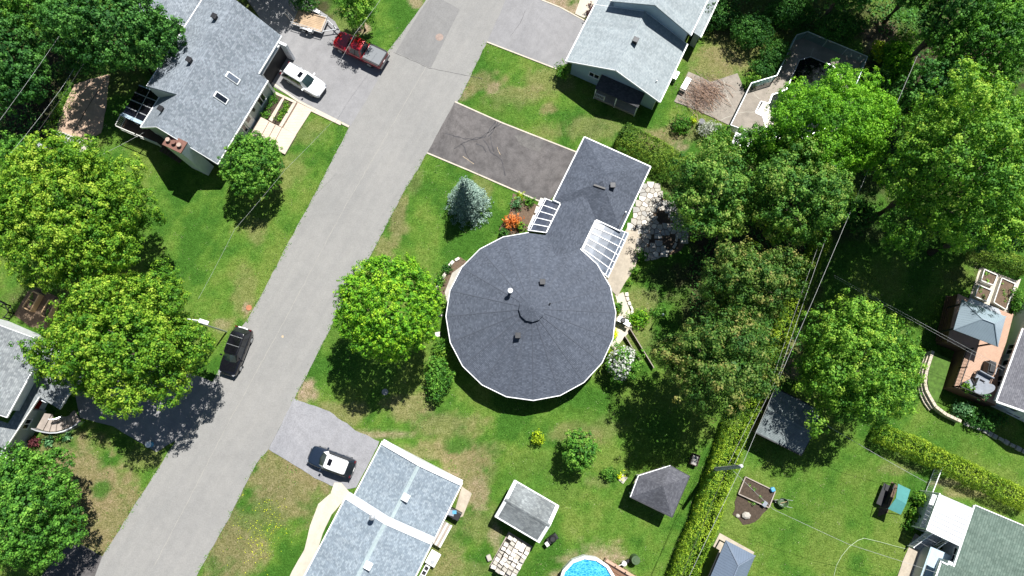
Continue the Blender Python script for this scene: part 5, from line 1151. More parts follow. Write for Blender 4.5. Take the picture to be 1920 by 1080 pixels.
fl = [P(x, y, dz_)-off for x, y in ((1747, 925), (1820, 956), (1797, 1024), (1722, 991))]
m = MB(); m.prism([(p.x, p.y) for p in fl], dz_-0.15, dz_); m.build('floor', MAT['vinyl_white'], root)
m = MB(); m.prism([(p.x*0.99, p.y*0.99) for p in fl], 0, dz_-0.15); m.build('skirt', MAT['vinyl_white'], root)
railing(root, [fl[0], fl[3]], 0, 0.95, 'white', 0.17); railing(root, [fl[3], fl[3].lerp(fl[2], 0.18)], 0, 0.95, 'white', 0.17); railing(root, [fl[3].lerp(fl[2], 0.62), fl[2]], 0, 0.95, 'white', 0.17)
for q in (aw[0], aw[3]): m = MB(); m.box(q.x+0.05, q.y, 1.5, 0.1, 0.1, 3.0); m.build('post', MAT['white'], root)
sA, sB = fl[3].lerp(fl[2], 0.2), fl[3].lerp(fl[2], 0.6); dirn = (P(1716, 1020, 0)-P(1733, 996, 0)); dirn.z = 0; dirn.normalize()
for k in range(6):
    z = dz_-0.18*(k+1); m = MB(); a = sA+dirn*(0.28*k); b = sB+dirn*(0.28*k); a.z = b.z = z; a2 = a+dirn*0.3; b2 = b+dirn*0.3; m.prism([(a.x, a.y), (b.x, b.y), (b2.x, b2.y), (a2.x, a2.y)], z-0.06, z); m.build('step', MAT['galv'], root)
for q in (sA, sB): e_ = q+dirn*1.75; e_.z = 0.1; railing(root, [q, e_], 0, 0.9, 'white', 0.17)
fnc = thing('fence', 'short white picket fence panel below the yellow-green hedge', 'fence', tuple(P(1738, 905)), 0); off = P(1738, 905)
railing(fnc, [P(1733, 925)-off, P(1752, 876)-off], 0, 1.15, 'white', 0.16)
sheet('paved_path', [(1716, 1000), (1740, 1015), (1742, 1056), (1722, 1090), (1680, 1090), (1693, 1050), (1706, 1020)], 0.04, MAT['concrete'], 0.03)
c = P(1745, 1065, 1.0); lo_t = thing('storage_bin', 'pale blue metal lean-to beside the green house at the bottom edge', 'lean-to', (c.x, c.y, 0), GF.rz)
m = MB(); m.box(0, 0, 0.75, 3.2, 1.5, 1.5); m.build('body', MAT['vinyl_grey'], lo_t); m = MB(); m.slab([(-1.7, -0.85, 1.75), (1.7, -0.85, 1.75), (1.7, 0.85, 1.45), (-1.7, 0.85, 1.45)], 0.06); m.build('lid', MAT['vinyl_blue'], lo_t)
# ------------------------------------------------------------ vehicles
def mirror_ring(half):
    return half+[(x, -y, z) for (x, y, z) in half[::-1] if abs(y) > 1e-6]
def wheel(parent, x, y, r=0.36, w=0.24):
    m = MB(); n = 20; s_ = 1 if y > 0 else -1
    m.loft([[(x+rr*math.cos(2*math.pi*j/n), y+dy*s_, r+rr*math.sin(2*math.pi*j/n)) for j in range(n)] for rr, dy in ((r*0.7, -w), (r, -w+0.03), (r, -0.03), (r*0.93, 0), (r*0.66, 0.0))], cap=True); wl_ = m.build('wheel', MAT['rubber'], parent, smooth=False)
    m = MB(); m.loft([[(x+rr*math.cos(2*math.pi*j/n), y+dy*s_, r+rr*math.sin(2*math.pi*j/n)) for j in range(n)] for rr, dy in ((r*0.64, -0.02), (r*0.64, 0.012), (r*0.2, 0.02))]); m.build('rim', MAT['galv'], wl_)
def car(label, front, rear, L, W, Hh, paint, roof_paint=None, name='parked_car', cat='car', kind='suv', rails=True, sun='glass_black', plate=True, hoodmat=None):
    zc = 0.9; a, b = P(*front, zc), P(*rear, zc); c = (a+b)/2; d = a-b; rz = math.atan2(d.y, d.x)
    root = thing(name, label, cat, (c.x, c.y, 0.034), rz); w = W/2
    if kind == 'suv':
        st = [(-.5, .74, .50, .78), (-.49, .84, .36, .95), (-.455, .93, .30, 1.03), (-.36, .985, .28, 1.06), (-.15, 1.0, .27, 1.04), (.08, 1.0, .27, 1.02), (.22, .995, .27, 1.03), (.33, .975, .28, 0.98), (.42, .93, .29, 0.91), (.468, .84, .33, 0.82), (.492, .70, .42, 0.72), (.5, .55, .5, 0.62)]
    else:
        st = [(-.5, .90, .55, .98), (-.495, .95, .45, 1.08), (-.47, .97, .42, 1.12), (-.3, .985, .40, 1.12), (-.12, 1.0, .38, 1.12), (.05, 1.0, .38, 1.12), (.18, 1.0, .38, 1.14), (.33, .985, .40, 1.10), (.43, .955, .42, 1.04), (.475, .90, .45, 0.98), (.495, .80, .5, 0.88), (.5, .72, .55, 0.8)]
    rings = []
    for x, ww, zb, zt in st:
        X_ = x*L; y = w*ww
        rings.append(mirror_ring([(X_, 0, zb), (X_, y*.9, zb), (X_, y*.985, zb+.12*(zt-zb)), (X_, y, zb+.45*(zt-zb)), (X_, y*.985, zb+.78*(zt-zb)), (X_, y*.93, zt-0.035), (X_, y*.82, zt), (X_, y*.4, zt+0.03), (X_, 0, zt+0.035)]))
    m = MB(); m.loft(rings); m.build('body', MAT[paint], root, smooth=True, sub=1, recalc=True)
    if kind == 'suv': xb0, xr0, xr1, xb1 = -.483*L, -.375*L, .08*L, .225*L; zb_, zr = 1.02, Hh
    else: xb0, xr0, xr1, xb1 = -.135*L, -.105*L, .10*L, .215*L; zb_, zr = 1.10, Hh
    wb, wr = w*.90, w*.70; ch = .06*L*0.5
    base = [(xb1, wb*.72), (xb1-.10*L, wb), (xb0+.03*L, wb), (xb0, wb*.80), (xb0, -wb*.80), (xb0+.03*L, -wb), (xb1-.10*L, -wb), (xb1, -wb*.72)]
    top = [(xr1, wr*.78), (xr1-.035*L, wr), (xr0+.03*L, wr*.97), (xr0, wr*.82), (xr0, -wr*.82), (xr0+.03*L, -wr*.97), (xr1-.035*L, -wr), (xr1, -wr*.78)]
    # slightly bowed windscreen: middle point added as two faces
    names = ['pillar', 'side_window', 'pillar', 'rear_window', 'pillar', 'side_window', 'pillar', 'windshield']
    rp = roof_paint or paint
    for k in range(8):
        a0, a1, t0, t1 = base[k], base[(k+1) % 8], top[k], top[(k+1) % 8]
        A0, A1, T1, T0 = Vector((*a0, zb_-0.04)), Vector((*a1, zb_-0.04)), Vector((*t1, zr-0.02)), Vector((*t0, zr-0.02))
        m = MB()
        if names[k] == 'windshield' or names[k] == 'rear_window':
            bo = 0.13 if names[k] == 'windshield' else -0.05; Am = (A0+A1)/2+Vector((bo, 0, 0)); Tm = (T0+T1)/2+Vector((bo*0.5, 0, 0.015))
            m.add([A0, Am, Tm, T0, A1, T1], [(0, 1, 2, 3), (1, 4, 5, 2)])
        else: m.add([A0, A1, T1, T0], [(0, 1, 2, 3)])
        nm = names[k]
        o = m.build(nm, (MAT[paint] if k in (2, 4) else MAT[rp]) if nm == 'pillar' else MAT['glass_green'] if nm == 'windshield' else MAT['glass'], root)
        if nm == 'side_window':
            s_ = 1 if a0[1] > 0 else -1
            for f in ((0.46,) if kind == 'suv' else (0.52,)) + ((0.78,) if kind == 'suv' else ()):
                g = MB(); g.beam(A0.lerp(A1, f)+Vector((0, s_*0.008, 0)), T0.lerp(T1, f)+Vector((0, s_*0.008, 0)), 0.06, 0.02); g.build('window_post', MAT['black'], o)
    # roof skin: crowned panel
    def rring(k, z): cx_ = (xr0+xr1)/2; return [(cx_+(p[0]-cx_)*k, p[1]*k, z) for p in top]
    m = MB(); m.loft([rring(1.03, zr-0.05), rring(1.04, zr-0.01), rring(0.95, zr+0.03), rring(0.6, zr+0.055)]); m.build('roof', MAT[rp], root, smooth=True)
    if sun:
        m = MB(); xm = xr1-.10*L if kind == 'suv' else 0; m.box(xm, 0, zr+0.053, .085*L, wr*.95, 0.03)
        if kind == 'suv': m.build('sunroof', MAT[sun], root, bevel=0.01)
    if rails and kind == 'suv':
        for s_ in (-1, 1): m = MB(); m.tube([(xr0+.02*L, s_*wr*.93, zr+.02), (xr0+.06*L, s_*wr*.95, zr+.09), (xr1-.08*L, s_*wr*.96, zr+.09), (xr1-.03*L, s_*wr*.93, zr+.02)], 0.022, 6); m.build('roof_rail', MAT['grey_metal'] if rp != 'car_black' else MAT['black'], root)
    # bonnet panel standing slightly proud, with a shut line round it
    x0_, x1_ = xb1+0.06, .455*L; m = MB(); zf = lambda x: np.interp(x/L, [s[0] for s in st], [s[3] for s in st])+0.040
    xs_ = np.linspace(x0_, x1_, 7); hw = lambda x: w*np.interp(x/L, [.2, .35, .46], [.80, .76, .60]); v = []
    for x in xs_:
        for q in (-1, -.6, 0, .6, 1): v.append((x, q*hw(x), zf(x)+0.012*(1-q*q)-0.02*abs(q)**3))
    m.add(v, [(i*5+j, (i+1)*5+j, (i+1)*5+j+1, i*5+j+1) for i in range(6) for j in range(4)]); m.build('hood', MAT[hoodmat or paint], root, smooth=True)
    for s_ in (-1, 1):
        m = MB(); m.box(xb1-.08*L, s_*(w+0.10), zb_+0.03, 0.17, 0.20, 0.13); m.build('mirror', MAT[paint], root, bevel=0.03)
        m = MB(); m.box(.462*L, s_*w*.66, zf(.46*L)-0.12, 0.20, 0.32, 0.10, -s_*0.45); m.build('headlight', MAT['lamp_clear'], root, bevel=0.02)
        m = MB(); m.box(-.478*L, s_*w*.74, (0.98 if kind == 'suv' else 0.95), 0.13, 0.26 if kind == 'suv' else 0.12, 0.12 if kind == 'suv' else 0.35, s_*0.25); m.build('tail_light', MAT['lamp_red'], root, bevel=0.02)
        for xx in ((.30*L, -.30*L) if kind == 'suv' else (.335*L, -.27*L)): wheel(root, xx, s_*(w*.985), 0.35 if kind == 'suv' else 0.41)
        for k in ((-.02, -.2) if kind == 'suv' else (.03, -.06)): m = MB(); m.box(k*L, s_*w*1.0, 0.82, 0.2, 0.03, 0.03); m.build('door_handle', MAT[paint], root)
        m = MB(); m.tube([(xb1+0.02, s_*0.15-0.2, zb_+0.05), (xb1-.05*L, s_*0.25-0.1, zb_+0.16)], 0.012, 5); m.build('wiper', MAT['black'], root)
    m = MB(); m.box(.497*L, 0, 0.55, 0.06, W*.55, 0.22); m.build('grille', MAT['black'], root, bevel=0.02)
    m = MB(); m.box(-.502*L, 0, 0.75, 0.03, 0.34, 0.14); m.build('licence_plate', MAT['white'], root)
    return root, L, W
car('white SUV with sunroof parked in front of the open garage', (606, 171), (532, 127), 4.75, 1.88, 1.68, 'car_white')
r_, L, W = car('black SUV with dark roof bars parked at the left side of the street', (425, 698), (456, 619), 4.65, 1.88, 1.70, 'car_black', sun=None)
for k in (-.28, -.1): m = MB(); m.box(k*L, 0, 1.80, 0.05, W*.66, 0.03); m.build('roof_bar', MAT['grey_metal'], r_)
m = MB(); m.box(-.12*L, 0, 1.757, .36*L, W*.52, 0.02); m.build('glass_roof', MAT['glass_black'], r_)
m = MB(); m.box(-.488*L, 0, 1.03, 0.10, W*.5, 0.03); m.build('bumper_sill', MAT['white'], r_)
r_, L, W = car('dark navy SUV with a white roof on the gravel driveway', (581, 851), (661, 880), 4.4, 1.82, 1.64, 'car_navy', roof_paint='car_white', hoodmat='car_navy')
r_, L, W = car('red pickup truck with a grey bed cover parked by the grass', (633, 72), (716, 112), 5.75, 2.0, 1.90, 'red', kind='pickup', name='pickup_truck', cat='pickup truck')
x0_, x1_ = -.485*L, -.15*L
m = MB(); m.box((x0_+x1_)/2, 0, 1.185, x1_-x0_, W*.80, 0.05); m.build('tonneau_cover', MAT['tonneau'], r_, bevel=0.02)
for s_ in (-1, 1): m = MB(); m.box((x0_+x1_)/2, s_*W*.445, 1.17, x1_-x0_, W*.075, 0.06); m.build('bed_rail', MAT['black'], r_)
m = MB(); m.box(-.495*L, 0, 1.17, 0.08, W*.86, 0.06); m.build('tailgate_cap', MAT['black'], r_); m = MB(); m.box(-.512*L, 0, 0.62, 0.2, W*.9, 0.16); m.build('bumper', MAT['dark_metal'], r_, bevel=0.02)
MAT['turf'] = plain('turf', (0.06, 0.12, 0.016), 0.95, 0.4, 3.5, bmp=0.03)
# ---- utility trailer ---------------------------------------------------
tf = P(608, 44, 0.6); tr0 = P(557, 20, 0.6); tl = P(600, 62, 0.6); tc_ = [P(x, y, 0.62) for x, y in ((559, 19), (616, 36), (602, 63), (549, 38))]
c = sum(tc_, Vector())/4; d = (tc_[1]-tc_[0]); rz = math.atan2(d.y, d.x); fr = Fr((c.x, c.y, 0), rz)
root = thing('utility_trailer', 'utility trailer with bare wooden deck and raised ramps behind the red pickup', 'trailer', (c.x, c.y, 0.03), rz); TL, TW = 3.3, 1.75
for k in range(9): m = MB(); m.box(0, -TW/2+TW*(k+.5)/9, 0.6+random.uniform(-.004, .004), TL, TW/9-0.015, 0.045); m.build('plank', MAT['wood'], root)
m = MB()
for s_ in (-1, 1): m.box(0, s_*(TW/2+.04), 0.56, TL+.1, 0.07, 0.14)
for s_ in (-1, 1): m.box(s_*(TL/2+.03), 0, 0.56, 0.06, TW+.1, 0.14)
m.build('frame', MAT['galv'], root)
for s_ in (-1, 1):
    m = MB(); m.box(0, s_*(TW/2+.05), 0.98, TL+.1, 0.05, 0.05); sr_ = m.build('side_rail', MAT['galv'], root)
    for k in range(5): m = MB(); m.box(-TL/2+TL*k/4, s_*(TW/2+.05), 0.8, 0.05, 0.05, 0.36); m.build('stake', MAT['galv'], sr_)
    m = MB(); pts = [(-0.75+0.0, .45), (-0.62, .78), (-0.3, .86), (.3, .86), (.62, .78), (.75, .45)]
    for a, b in zip(pts[:-1], pts[1:]): m.slab([(a[0], s_*(TW/2+.1), a[1]), (b[0], s_*(TW/2+.1), b[1]), (b[0], s_*(TW/2+.38), b[1]), (a[0], s_*(TW/2+.38), a[1])], 0.02)
    m.build('fender', MAT['galv'], root)
    for xx in (-.36, .36): wheel(root, xx, s_*(TW/2+.33), 0.31, 0.2)
    m = MB(); m.beam((TL/2, s_*TW*.4, 0.5), (TL/2+1.35, 0.0, 0.5), 0.08, 0.1); m.build('tongue_arm', MAT['galv'], root)
    y_ = s_*TW*.30; m = MB()
    for q in (-.22, .22): m.beam((-TL/2-.05, y_+q, .6), (-TL/2-.45, y_+q, 2.0), 0.05, 0.05)
    rm = m.build('ramp', MAT['grey_metal'], root); m = MB()
    for k in range(9): f = k/8; m.beam((-TL/2-.05-.4*f, y_-.22, .6+1.4*f), (-TL/2-.05-.4*f, y_+.22, .6+1.4*f), 0.04, 0.03)
    m.build('rungs', MAT['grey_metal'], rm, kind='stuff')
m = MB(); m.box(TL/2+.03, 0, 0.95, 0.05, TW, 0.05); m.build('front_rail', MAT['galv'], root); m = MB(); m.cyl(TL/2+1.0, .1, 0, .9, 0.04, 8); m.build('jack', MAT['dark_metal'], root); m = MB(); m.box(TL/2+1.4, 0, .52, .25, .12, .12); m.build('coupler', MAT['dark_metal'], root)

# ------------------------------------------------------------ garden sheds, gazebos, pools
def hip(root, L, W, he, rise, mat, rl=None, t=0.08, trim='white', over=0.0):
    rl = L-W if rl is None else rl; x0_, x1_ = (L-rl)/2, (L+rl)/2; hr = he+rise
    cs = [(0, 0, he), (L, 0, he), (L, W, he), (0, W, he)]; r0_, r1_ = (x0_, W/2, hr), (x1_, W/2, hr)
    for poly in ([cs[0], cs[1], r1_, r0_], [cs[1], cs[2], r1_], [cs[2], cs[3], r0_, r1_], [cs[3], cs[0], r0_]): m = MB(); m.slab(poly, t); m.build('roof_slope', MAT[mat], root)
    for a, b in ((cs[0], r0_), (cs[3], r0_), (cs[1], r1_), (cs[2], r1_), (r0_, r1_)): m = MB(); m.beam(Vector(a)+Vector((0, 0, .01)), Vector(b)+Vector((0, 0, .01)), 0.09, 0.05); m.build('hip_cap', MAT[mat], root)
def posts(root, L, W, h, ins=0.25, z0=0, mat='dark_metal', s=0.12):
    for x in (ins, L-ins):
        for y in (ins, W-ins): m = MB(); m.box(x, y, (z0+h)/2, s, s, h-z0); m.build('post', MAT[mat], root)
he = 2.35; fr, L, W = frame3((965, 902), (929, 967), (1012, 1016), he)
root = thing('shed', 'weathered grey shingled garden shed beside the stacks of stones', 'shed', tuple(fr.o), fr.rz); gable(root, L, W, he, 1.05, 'sh_shed', 'vinyl_white', 0.3, 0.3)
for x in (0.12, L-0.12):
    m = MB()
    for (ya, za, yb, zb) in ((0, he, W/2, he+1.05), (W/2, he+1.05, W, he)): m.slab([(x-.13, ya, za+.02), (x+.13, ya, za+.02), (x+.13, yb, zb+.02), (x-.13, yb, zb+.02)], 0.03)
    m.build('white_rake', MAT['white_metal'], root)
window(root, L/2-1, .3, 1.3, 1.0, 0.7, -math.pi/2)
q = P(1035, 1008); bb = thing('kettle_grill', 'black covered grill standing against the weathered shed', 'grill', (q.x, q.y, 0), 0.6)
m = MB(); m.box(0, 0, 0.45, 1.0, 0.55, 0.7); m.build('cabinet', MAT['black'], bb, bevel=0.05); m = MB(); m.loft([[(-.35+.7*(j % 8)/7*1.0, 0, 0) for j in range(1)] for _ in range(1)]) if False else m.cyl(0, 0, 0.8, 1.0, 0.36, 14, 0.2); m.build('lid', MAT['black'], bb); m = MB(); m.box(-.65, -.1, .75, .3, .4, .04); m.build('side_shelf', MAT['offwhite'], bb)
he = 2.6; fr, L, W = frame3((1453, 728), (1417, 810), (1503, 853), he)
root = thing('shed', 'dark grey shingled shed half shaded by the bright green tree', 'shed', tuple(fr.o), fr.rz); gable(root, L, W, he, 0.55, 'sh_dark', 'brick_dark', 0.3, 0.3, trim='dark_metal')
# charcoal gazebo
he = 2.4; gp = [P(x, y, he) for x, y in ((1182, 932), (1197, 892), (1257, 873), (1293, 893), (1260, 970))]; ap = P(1243, 911, he+1.7); c = Vector((ap.x, ap.y, 0)); 
root = thing('gazebo', 'charcoal shingled garden pavilion with a five sided hip roof', 'gazebo', tuple(c), 0); gp = [g-c for g in gp]; ap = ap-c
for i in range(5): m = MB(); m.slab([gp[i], gp[(i+1) % 5], ap], 0.1); m.build('roof_slope', MAT['sh_gazebo'], root)
for i in range(5): m = MB(); a, b = gp[i]*1.004, gp[(i+1) % 5]*1.004; a.z = b.z = he-0.06; m.beam(a, b, 0.07, 0.17); m.build('fascia_board', MAT['white' if i in (0, 1) else 'dark_metal'], root)
for i in range(5): p = gp[i]*0.86; m = MB(); m.box(p.x, p.y, he/2-.05, 0.14, 0.14, he-.1); m.build('post', MAT['offwhite'], root)
m = MB(); m.prism([(g.x*.84, g.y*.84) for g in gp], 0, 0.12); m.build('floor', MAT['wood_grey'], root)
for i in (1, 2, 3): a, b = gp[i]*.86, gp[(i+1) % 5]*.86; a.z = b.z = .5; m = MB(); m.beam(a, b, .05, .8); m.build('side_panel', MAT['wood_grey'], root)
# metal gazebo at the bottom
he = 2.35; fr, L, W = frame3((1417, 1040), (1361, 1013), (1314, 1124), he)
root = thing('gazebo', 'blue-grey metal hardtop gazebo on a concrete pad at the bottom edge', 'gazebo', tuple(fr.o), fr.rz); hip(root, L, W, he, 1.1, 'metal_blue'); posts(root, L, W, he)
m = MB(); m.beam((1.0, -0.15, 1.2), (L-.3, -0.15, 1.2), 0.04, 2.2); m.build('screen_curtain', MAT['black'], root); m = MB(); m.beam((0.3, 0.05, 2.25), (L-.3, 0.05, 2.25), 0.08, 0.1); m.build('frame_rail', MAT['dark_metal'], root)
sheet('gazebo_pad', [(1349, 999), (1414, 1035), (1385, 1100), (1300, 1100)], 0.06, MAT['concrete'], 0)
# teal garden swing
he = 1.95; q = P(1686, 938, he); root = thing('garden_swing', 'garden swing with a teal canopy on the right lawn', 'garden swing', (q.x, q.y, 0), 0); off = Vector((q.x, q.y, 0))
a, b, c1, c2, e1, e2 = [P(x, y, z)-off for x, y, z in ((1684, 907, 1.95), (1707, 918, 1.95), (1680, 934, 2.2), (1699, 945, 2.2), (1665, 954, 1.9), (1689, 965, 1.9))]
m = MB(); m.slab([a, b, c2, c1], .03); m.build('canopy_panel', MAT['teal'], root); m = MB(); m.slab([c1, c2, e2, e1], .03); m.build('canopy_panel', MAT['teal'], root)
for p, pp in ((a, b), (e1, e2)): 
    for z_ in (p, pp): m = MB(); m.tube([(z_.x-.1, z_.y, z_.z-.03), (z_.x-.35, z_.y-.05, 0)], .03, 6); m.build('leg', MAT['dark_metal'], root)
m = MB(); sc_ = (a+e1)/2; m.box(sc_.x-.1, sc_.y, .45, .6, 2.0, .08, math.atan2((e1-a).y, (e1-a).x)+math.pi/2); m.build('seat', MAT['dark_metal'], root); m = MB(); m.box(sc_.x+.3, sc_.y+.1, .75, .08, 2.0, .55, math.atan2((e1-a).y, (e1-a).x)+math.pi/2); m.build('backrest', MAT['dark_metal'], root)
sheet('swing_wear', [(1672, 903), (1684, 912), (1664, 962), (1645, 968), (1648, 955)], 0.012, MAT['soil_brown'], 0.1)
# above ground pool
zr_ = 1.25; c = P(1102, 1101, zr_); PR = 55*mpp(1102, 1090, zr_); root = thing('round_pool', 'round above-ground pool with bright blue water and white rim', 'pool', (c.x, c.y, 0), 0); n = 14
rg = lambda r, z, n=n: [(r*math.cos(2*math.pi*(k+.5)/n+.1), r*math.sin(2*math.pi*(k+.5)/n+.1), z) for k in range(n)]
m = MB(); A_ = rg(PR-.06, 0)+rg(PR-.06, zr_-.05); m.add(A_, [(k, (k+1) % n, n+(k+1) % n, n+k) for k in range(n)]); m.build('wall', MAT['vinyl_white'], root)
m = MB(); A_ = rg(PR-.2, .05)+rg(PR-.2, zr_-.02); m.add(A_, [(n+k, n+(k+1) % n, (k+1) % n, k) for k in range(n)]); m.build('liner', MAT['blue_liner'], root)
for k in range(n):
    o1, i1 = rg(PR+.02, zr_), rg(PR-.24, zr_); k2 = (k+1) % n; f = 0.012
    q = [Vector(o1[k]).lerp(Vector(o1[k2]), f), Vector(o1[k]).lerp(Vector(o1[k2]), 1-f), Vector(i1[k]).lerp(Vector(i1[k2]), 1-f), Vector(i1[k]).lerp(Vector(i1[k2]), f)]
    m = MB(); m.slab(q, .05); m.build('rim_segment', MAT['white_metal'], root)
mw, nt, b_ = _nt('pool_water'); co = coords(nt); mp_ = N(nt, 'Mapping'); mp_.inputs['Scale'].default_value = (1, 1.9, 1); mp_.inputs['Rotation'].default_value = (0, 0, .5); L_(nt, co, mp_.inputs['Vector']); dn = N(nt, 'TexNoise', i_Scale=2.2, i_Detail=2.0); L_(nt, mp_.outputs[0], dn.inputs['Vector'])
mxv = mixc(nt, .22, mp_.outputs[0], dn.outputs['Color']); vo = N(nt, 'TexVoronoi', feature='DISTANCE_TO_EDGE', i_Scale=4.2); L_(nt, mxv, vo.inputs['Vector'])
L_(nt, ramp(nt, vo.outputs['Distance'], [(0.0, (0.13, 0.50, 0.68)), (0.09, (0.035, 0.29, 0.50)), (0.4, (0.012, 0.19, 0.40))]), b_.inputs['Base Color']); b_.inputs['Roughness'].default_value = .06; bump(nt, b_, dn.outputs['Fac'], .3, .05)  # pale caustic light lines painted into the water colour
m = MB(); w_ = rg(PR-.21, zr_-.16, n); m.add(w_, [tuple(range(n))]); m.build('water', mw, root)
c = P(1165, 1068, .6); pd = thing('pool_deck', 'narrow reddish wooden deck with pump beside the round pool', 'deck', (c.x, c.y, 0), 0); off = Vector((c.x, c.y, 0))
a, b = P(1136, 1048, .5)-off, P(1212, 1094, .5)-off; dr = (b-a).normalized(); sd = Vector((-dr.y, dr.x, 0))
for k in range(4): m = MB(); p0 = a-sd*(.16+.3*k); p1 = b-sd*(.16+.3*k); m.beam(p0, p1, .27, .05); m.build('plank', MAT['deck_brown'] if k in (1, 2) else MAT['deck_pink'], pd)
m = MB(); p0 = a+sd*.05; p1 = b+sd*.05; p0.z = p1.z = 1.1; m.beam(p0, p1, .12, .05); m.build('handrail', MAT['deck_pink'], pd)
for k in range(5): p = p0.lerp(p1, k/4); m = MB(); m.box(p.x, p.y, .55, .08, .08, 1.1); m.build('post', MAT['deck_pink'], pd)
c = P(1169, 1055); pm = thing('pool_pump', 'small pool pump on the grass beside the reddish deck', 'pump', (c.x, c.y, 0), .5); m = MB(); m.cyl(0, 0, 0, .5, .22, 12); m.build('filter_tank', MAT['offwhite'], pm); m = MB(); m.box(.35, 0, .2, .4, .25, .3); m.build('motor', MAT['black'], pm); m = MB(); m.tube([(0, 0, .45), (-.5, .1, .5), (-1.0, -.2, .4)], .04, 6); m.build('hose', MAT['offwhite'], pm)
c = P(1189, 1047); gb = thing('rain_barrel', 'round dark green bin with lid on a sandy spot', 'bin', (c.x, c.y, 0), 0); MAT['green_plastic'] = plain('green_plastic', (.05, .09, .035), .6); m = MB(); m.cyl(0, 0, 0, .85, .42, 16, .36); m.build('drum', MAT['green_plastic'], gb); m = MB(); m.cyl(0, 0, .85, .92, .38, 16); m.cyl(0, 0, .92, .97, .2, 12); m.build('lid', MAT['green_plastic'], gb)
# stacks of building stones
c = P(962, 1040); rz = math.atan2(-(1016-967), 1012-929); stx = thing('stone_stack', 'stacks of pale cut stones on pallets behind the weathered shed', 'stone stack', (c.x, c.y, 0), rz)
a_ = Fr((c.x, c.y, 0), rz); p00 = a_.p(928, 1064, .6); p10 = a_.p(974, 1086, .6); p01 = a_.p(953, 1006, .6); nx2, ny2 = 5, 9
for i in range(nx2):
    y = min(p00.y, p10.y)+.0
    for j in range(ny2):
        if (i, j) in ((0, 7),): continue
        xx = -1.05+i*.47+random.uniform(-.03, .03)+j*0.00; yy = -1.65+j*.36+random.uniform(-.03, .03); h_ = .45+.55*random.random()+(.25 if i > 0 else 0)
        m = MB(); sx, sy = random.uniform(.38, .47), random.uniform(.27, .35); m.box(xx, yy, h_/2+.1, sx, sy, h_, random.uniform(-.22, .22)); m.build('stone', MAT['stone_pale'] if random.random() < .6 else MAT['stone'], stx, bevel=0.03)
m = MB(); m.box(-.1, -.2, .05, 2.5, 3.4, .1); m.build('pallet', MAT['wood_grey'], stx)
c = P(917, 1045); o = MB(); o.box(c.x, c.y, .2, .4, .55, .4, .4); tag(o.build('boulder', MAT['stone'], loc=(c.x, c.y, 0), bevel=.08), 'single stone block on worn ground left of the stone stacks', 'boulder')
# back yard bits of the blue-shingled house
c = P(851, 963, .6); bn = thing('storage_box', 'black storage bin with blue items on top at the patio slab', 'storage box', (c.x, c.y, 0), R(-28)); m = MB(); m.box(0, 0, .5, 1.3, .75, 1.0); m.build('body', MAT['black'], bn, bevel=.04); m = MB(); m.box(-.25, .02, 1.06, .6, .5, .1, .2); MAT['sky_plastic'] = plain('sky_plastic', (.08, .3, .5), .5); m.build('lid', MAT['grey_fabric'], bn); m = MB(); m.box(.0, .2, 1.1, .35, .3, .1, .5); m.build('cover', MAT['sky_plastic'], bn)
c = P(830, 1002, .7); bt = thing('workbench', 'long narrow wooden bench table against the blue-shingled house', 'bench', (c.x, c.y, 0), R(61)); 
for k in range(4): m = MB(); m.box(0, -.3+.2*k, .78, 2.15, .185, .05); m.build('plank', MAT['wood_grey'] if k % 2 else MAT['offwhite'], bt)
for x in (-.95, .95):
    for y in (-.3, .3): m = MB(); m.box(x, y, .38, .09, .09, .75); m.build('leg', MAT['wood_grey'], bt)
c = P(812, 1047, .7); tb = thing('patio_table', 'white garden table with a round tray below the long bench', 'table', (c.x, c.y, 0), R(61)); m = MB(); m.box(0, 0, .72, 1.25, .95, .05); m.build('tabletop', MAT['white'], tb, bevel=.12); m = MB(); m.cyl(-.3, -.1, .745, .77, .19, 18); m.build('tray', MAT['galv'], tb)
for x in (-.45, .45):
    for y in (-.3, .3): m = MB(); m.box(x, y, .36, .06, .06, .7); m.build('leg', MAT['white'], tb)
c = P(793, 1078, .6); rk = thing('white_rack', 'narrow white rack with dark gaps at the bottom edge below the table', 'rack', (c.x, c.y, 0), R(61)); m = MB(); m.box(0, -.2, .9, 1.8, .06, .06); m.box(0, .2, .9, 1.8, .06, .06); [m.box(-.85+.43*k, 0, .45, .06, .45, .9) for k in range(5)]; m.build('frame', MAT['white'], rk); m = MB(); m.box(0, 0, .4, 1.7, .35, .5); m.build('basket', MAT['black'], rk)
c = P(1303, 862, .5); cb = thing('planter_cart', 'tipped brown wooden crate on the grass near the hedge', 'crate', (c.x, c.y, 0), R(-20))
for (x, y, sx, sy, z, sz) in ((0, 0, .62, .95, .12, .05), (-.33, 0, .05, 1.0, .35, .55), (.33, 0, .05, 1.0, .35, .55), (0, .5, .7, .05, .35, .55), (0, -.5, .7, .05, .35, .55)): m = MB(); m.box(x, y, z, sx, sy, sz); m.build('board', MAT['wood_dark'], cb)
m = MB(); m.box(-.02, -.05, .42, .55, .8, .1); m.build('fill', MAT['stone_b'], cb)
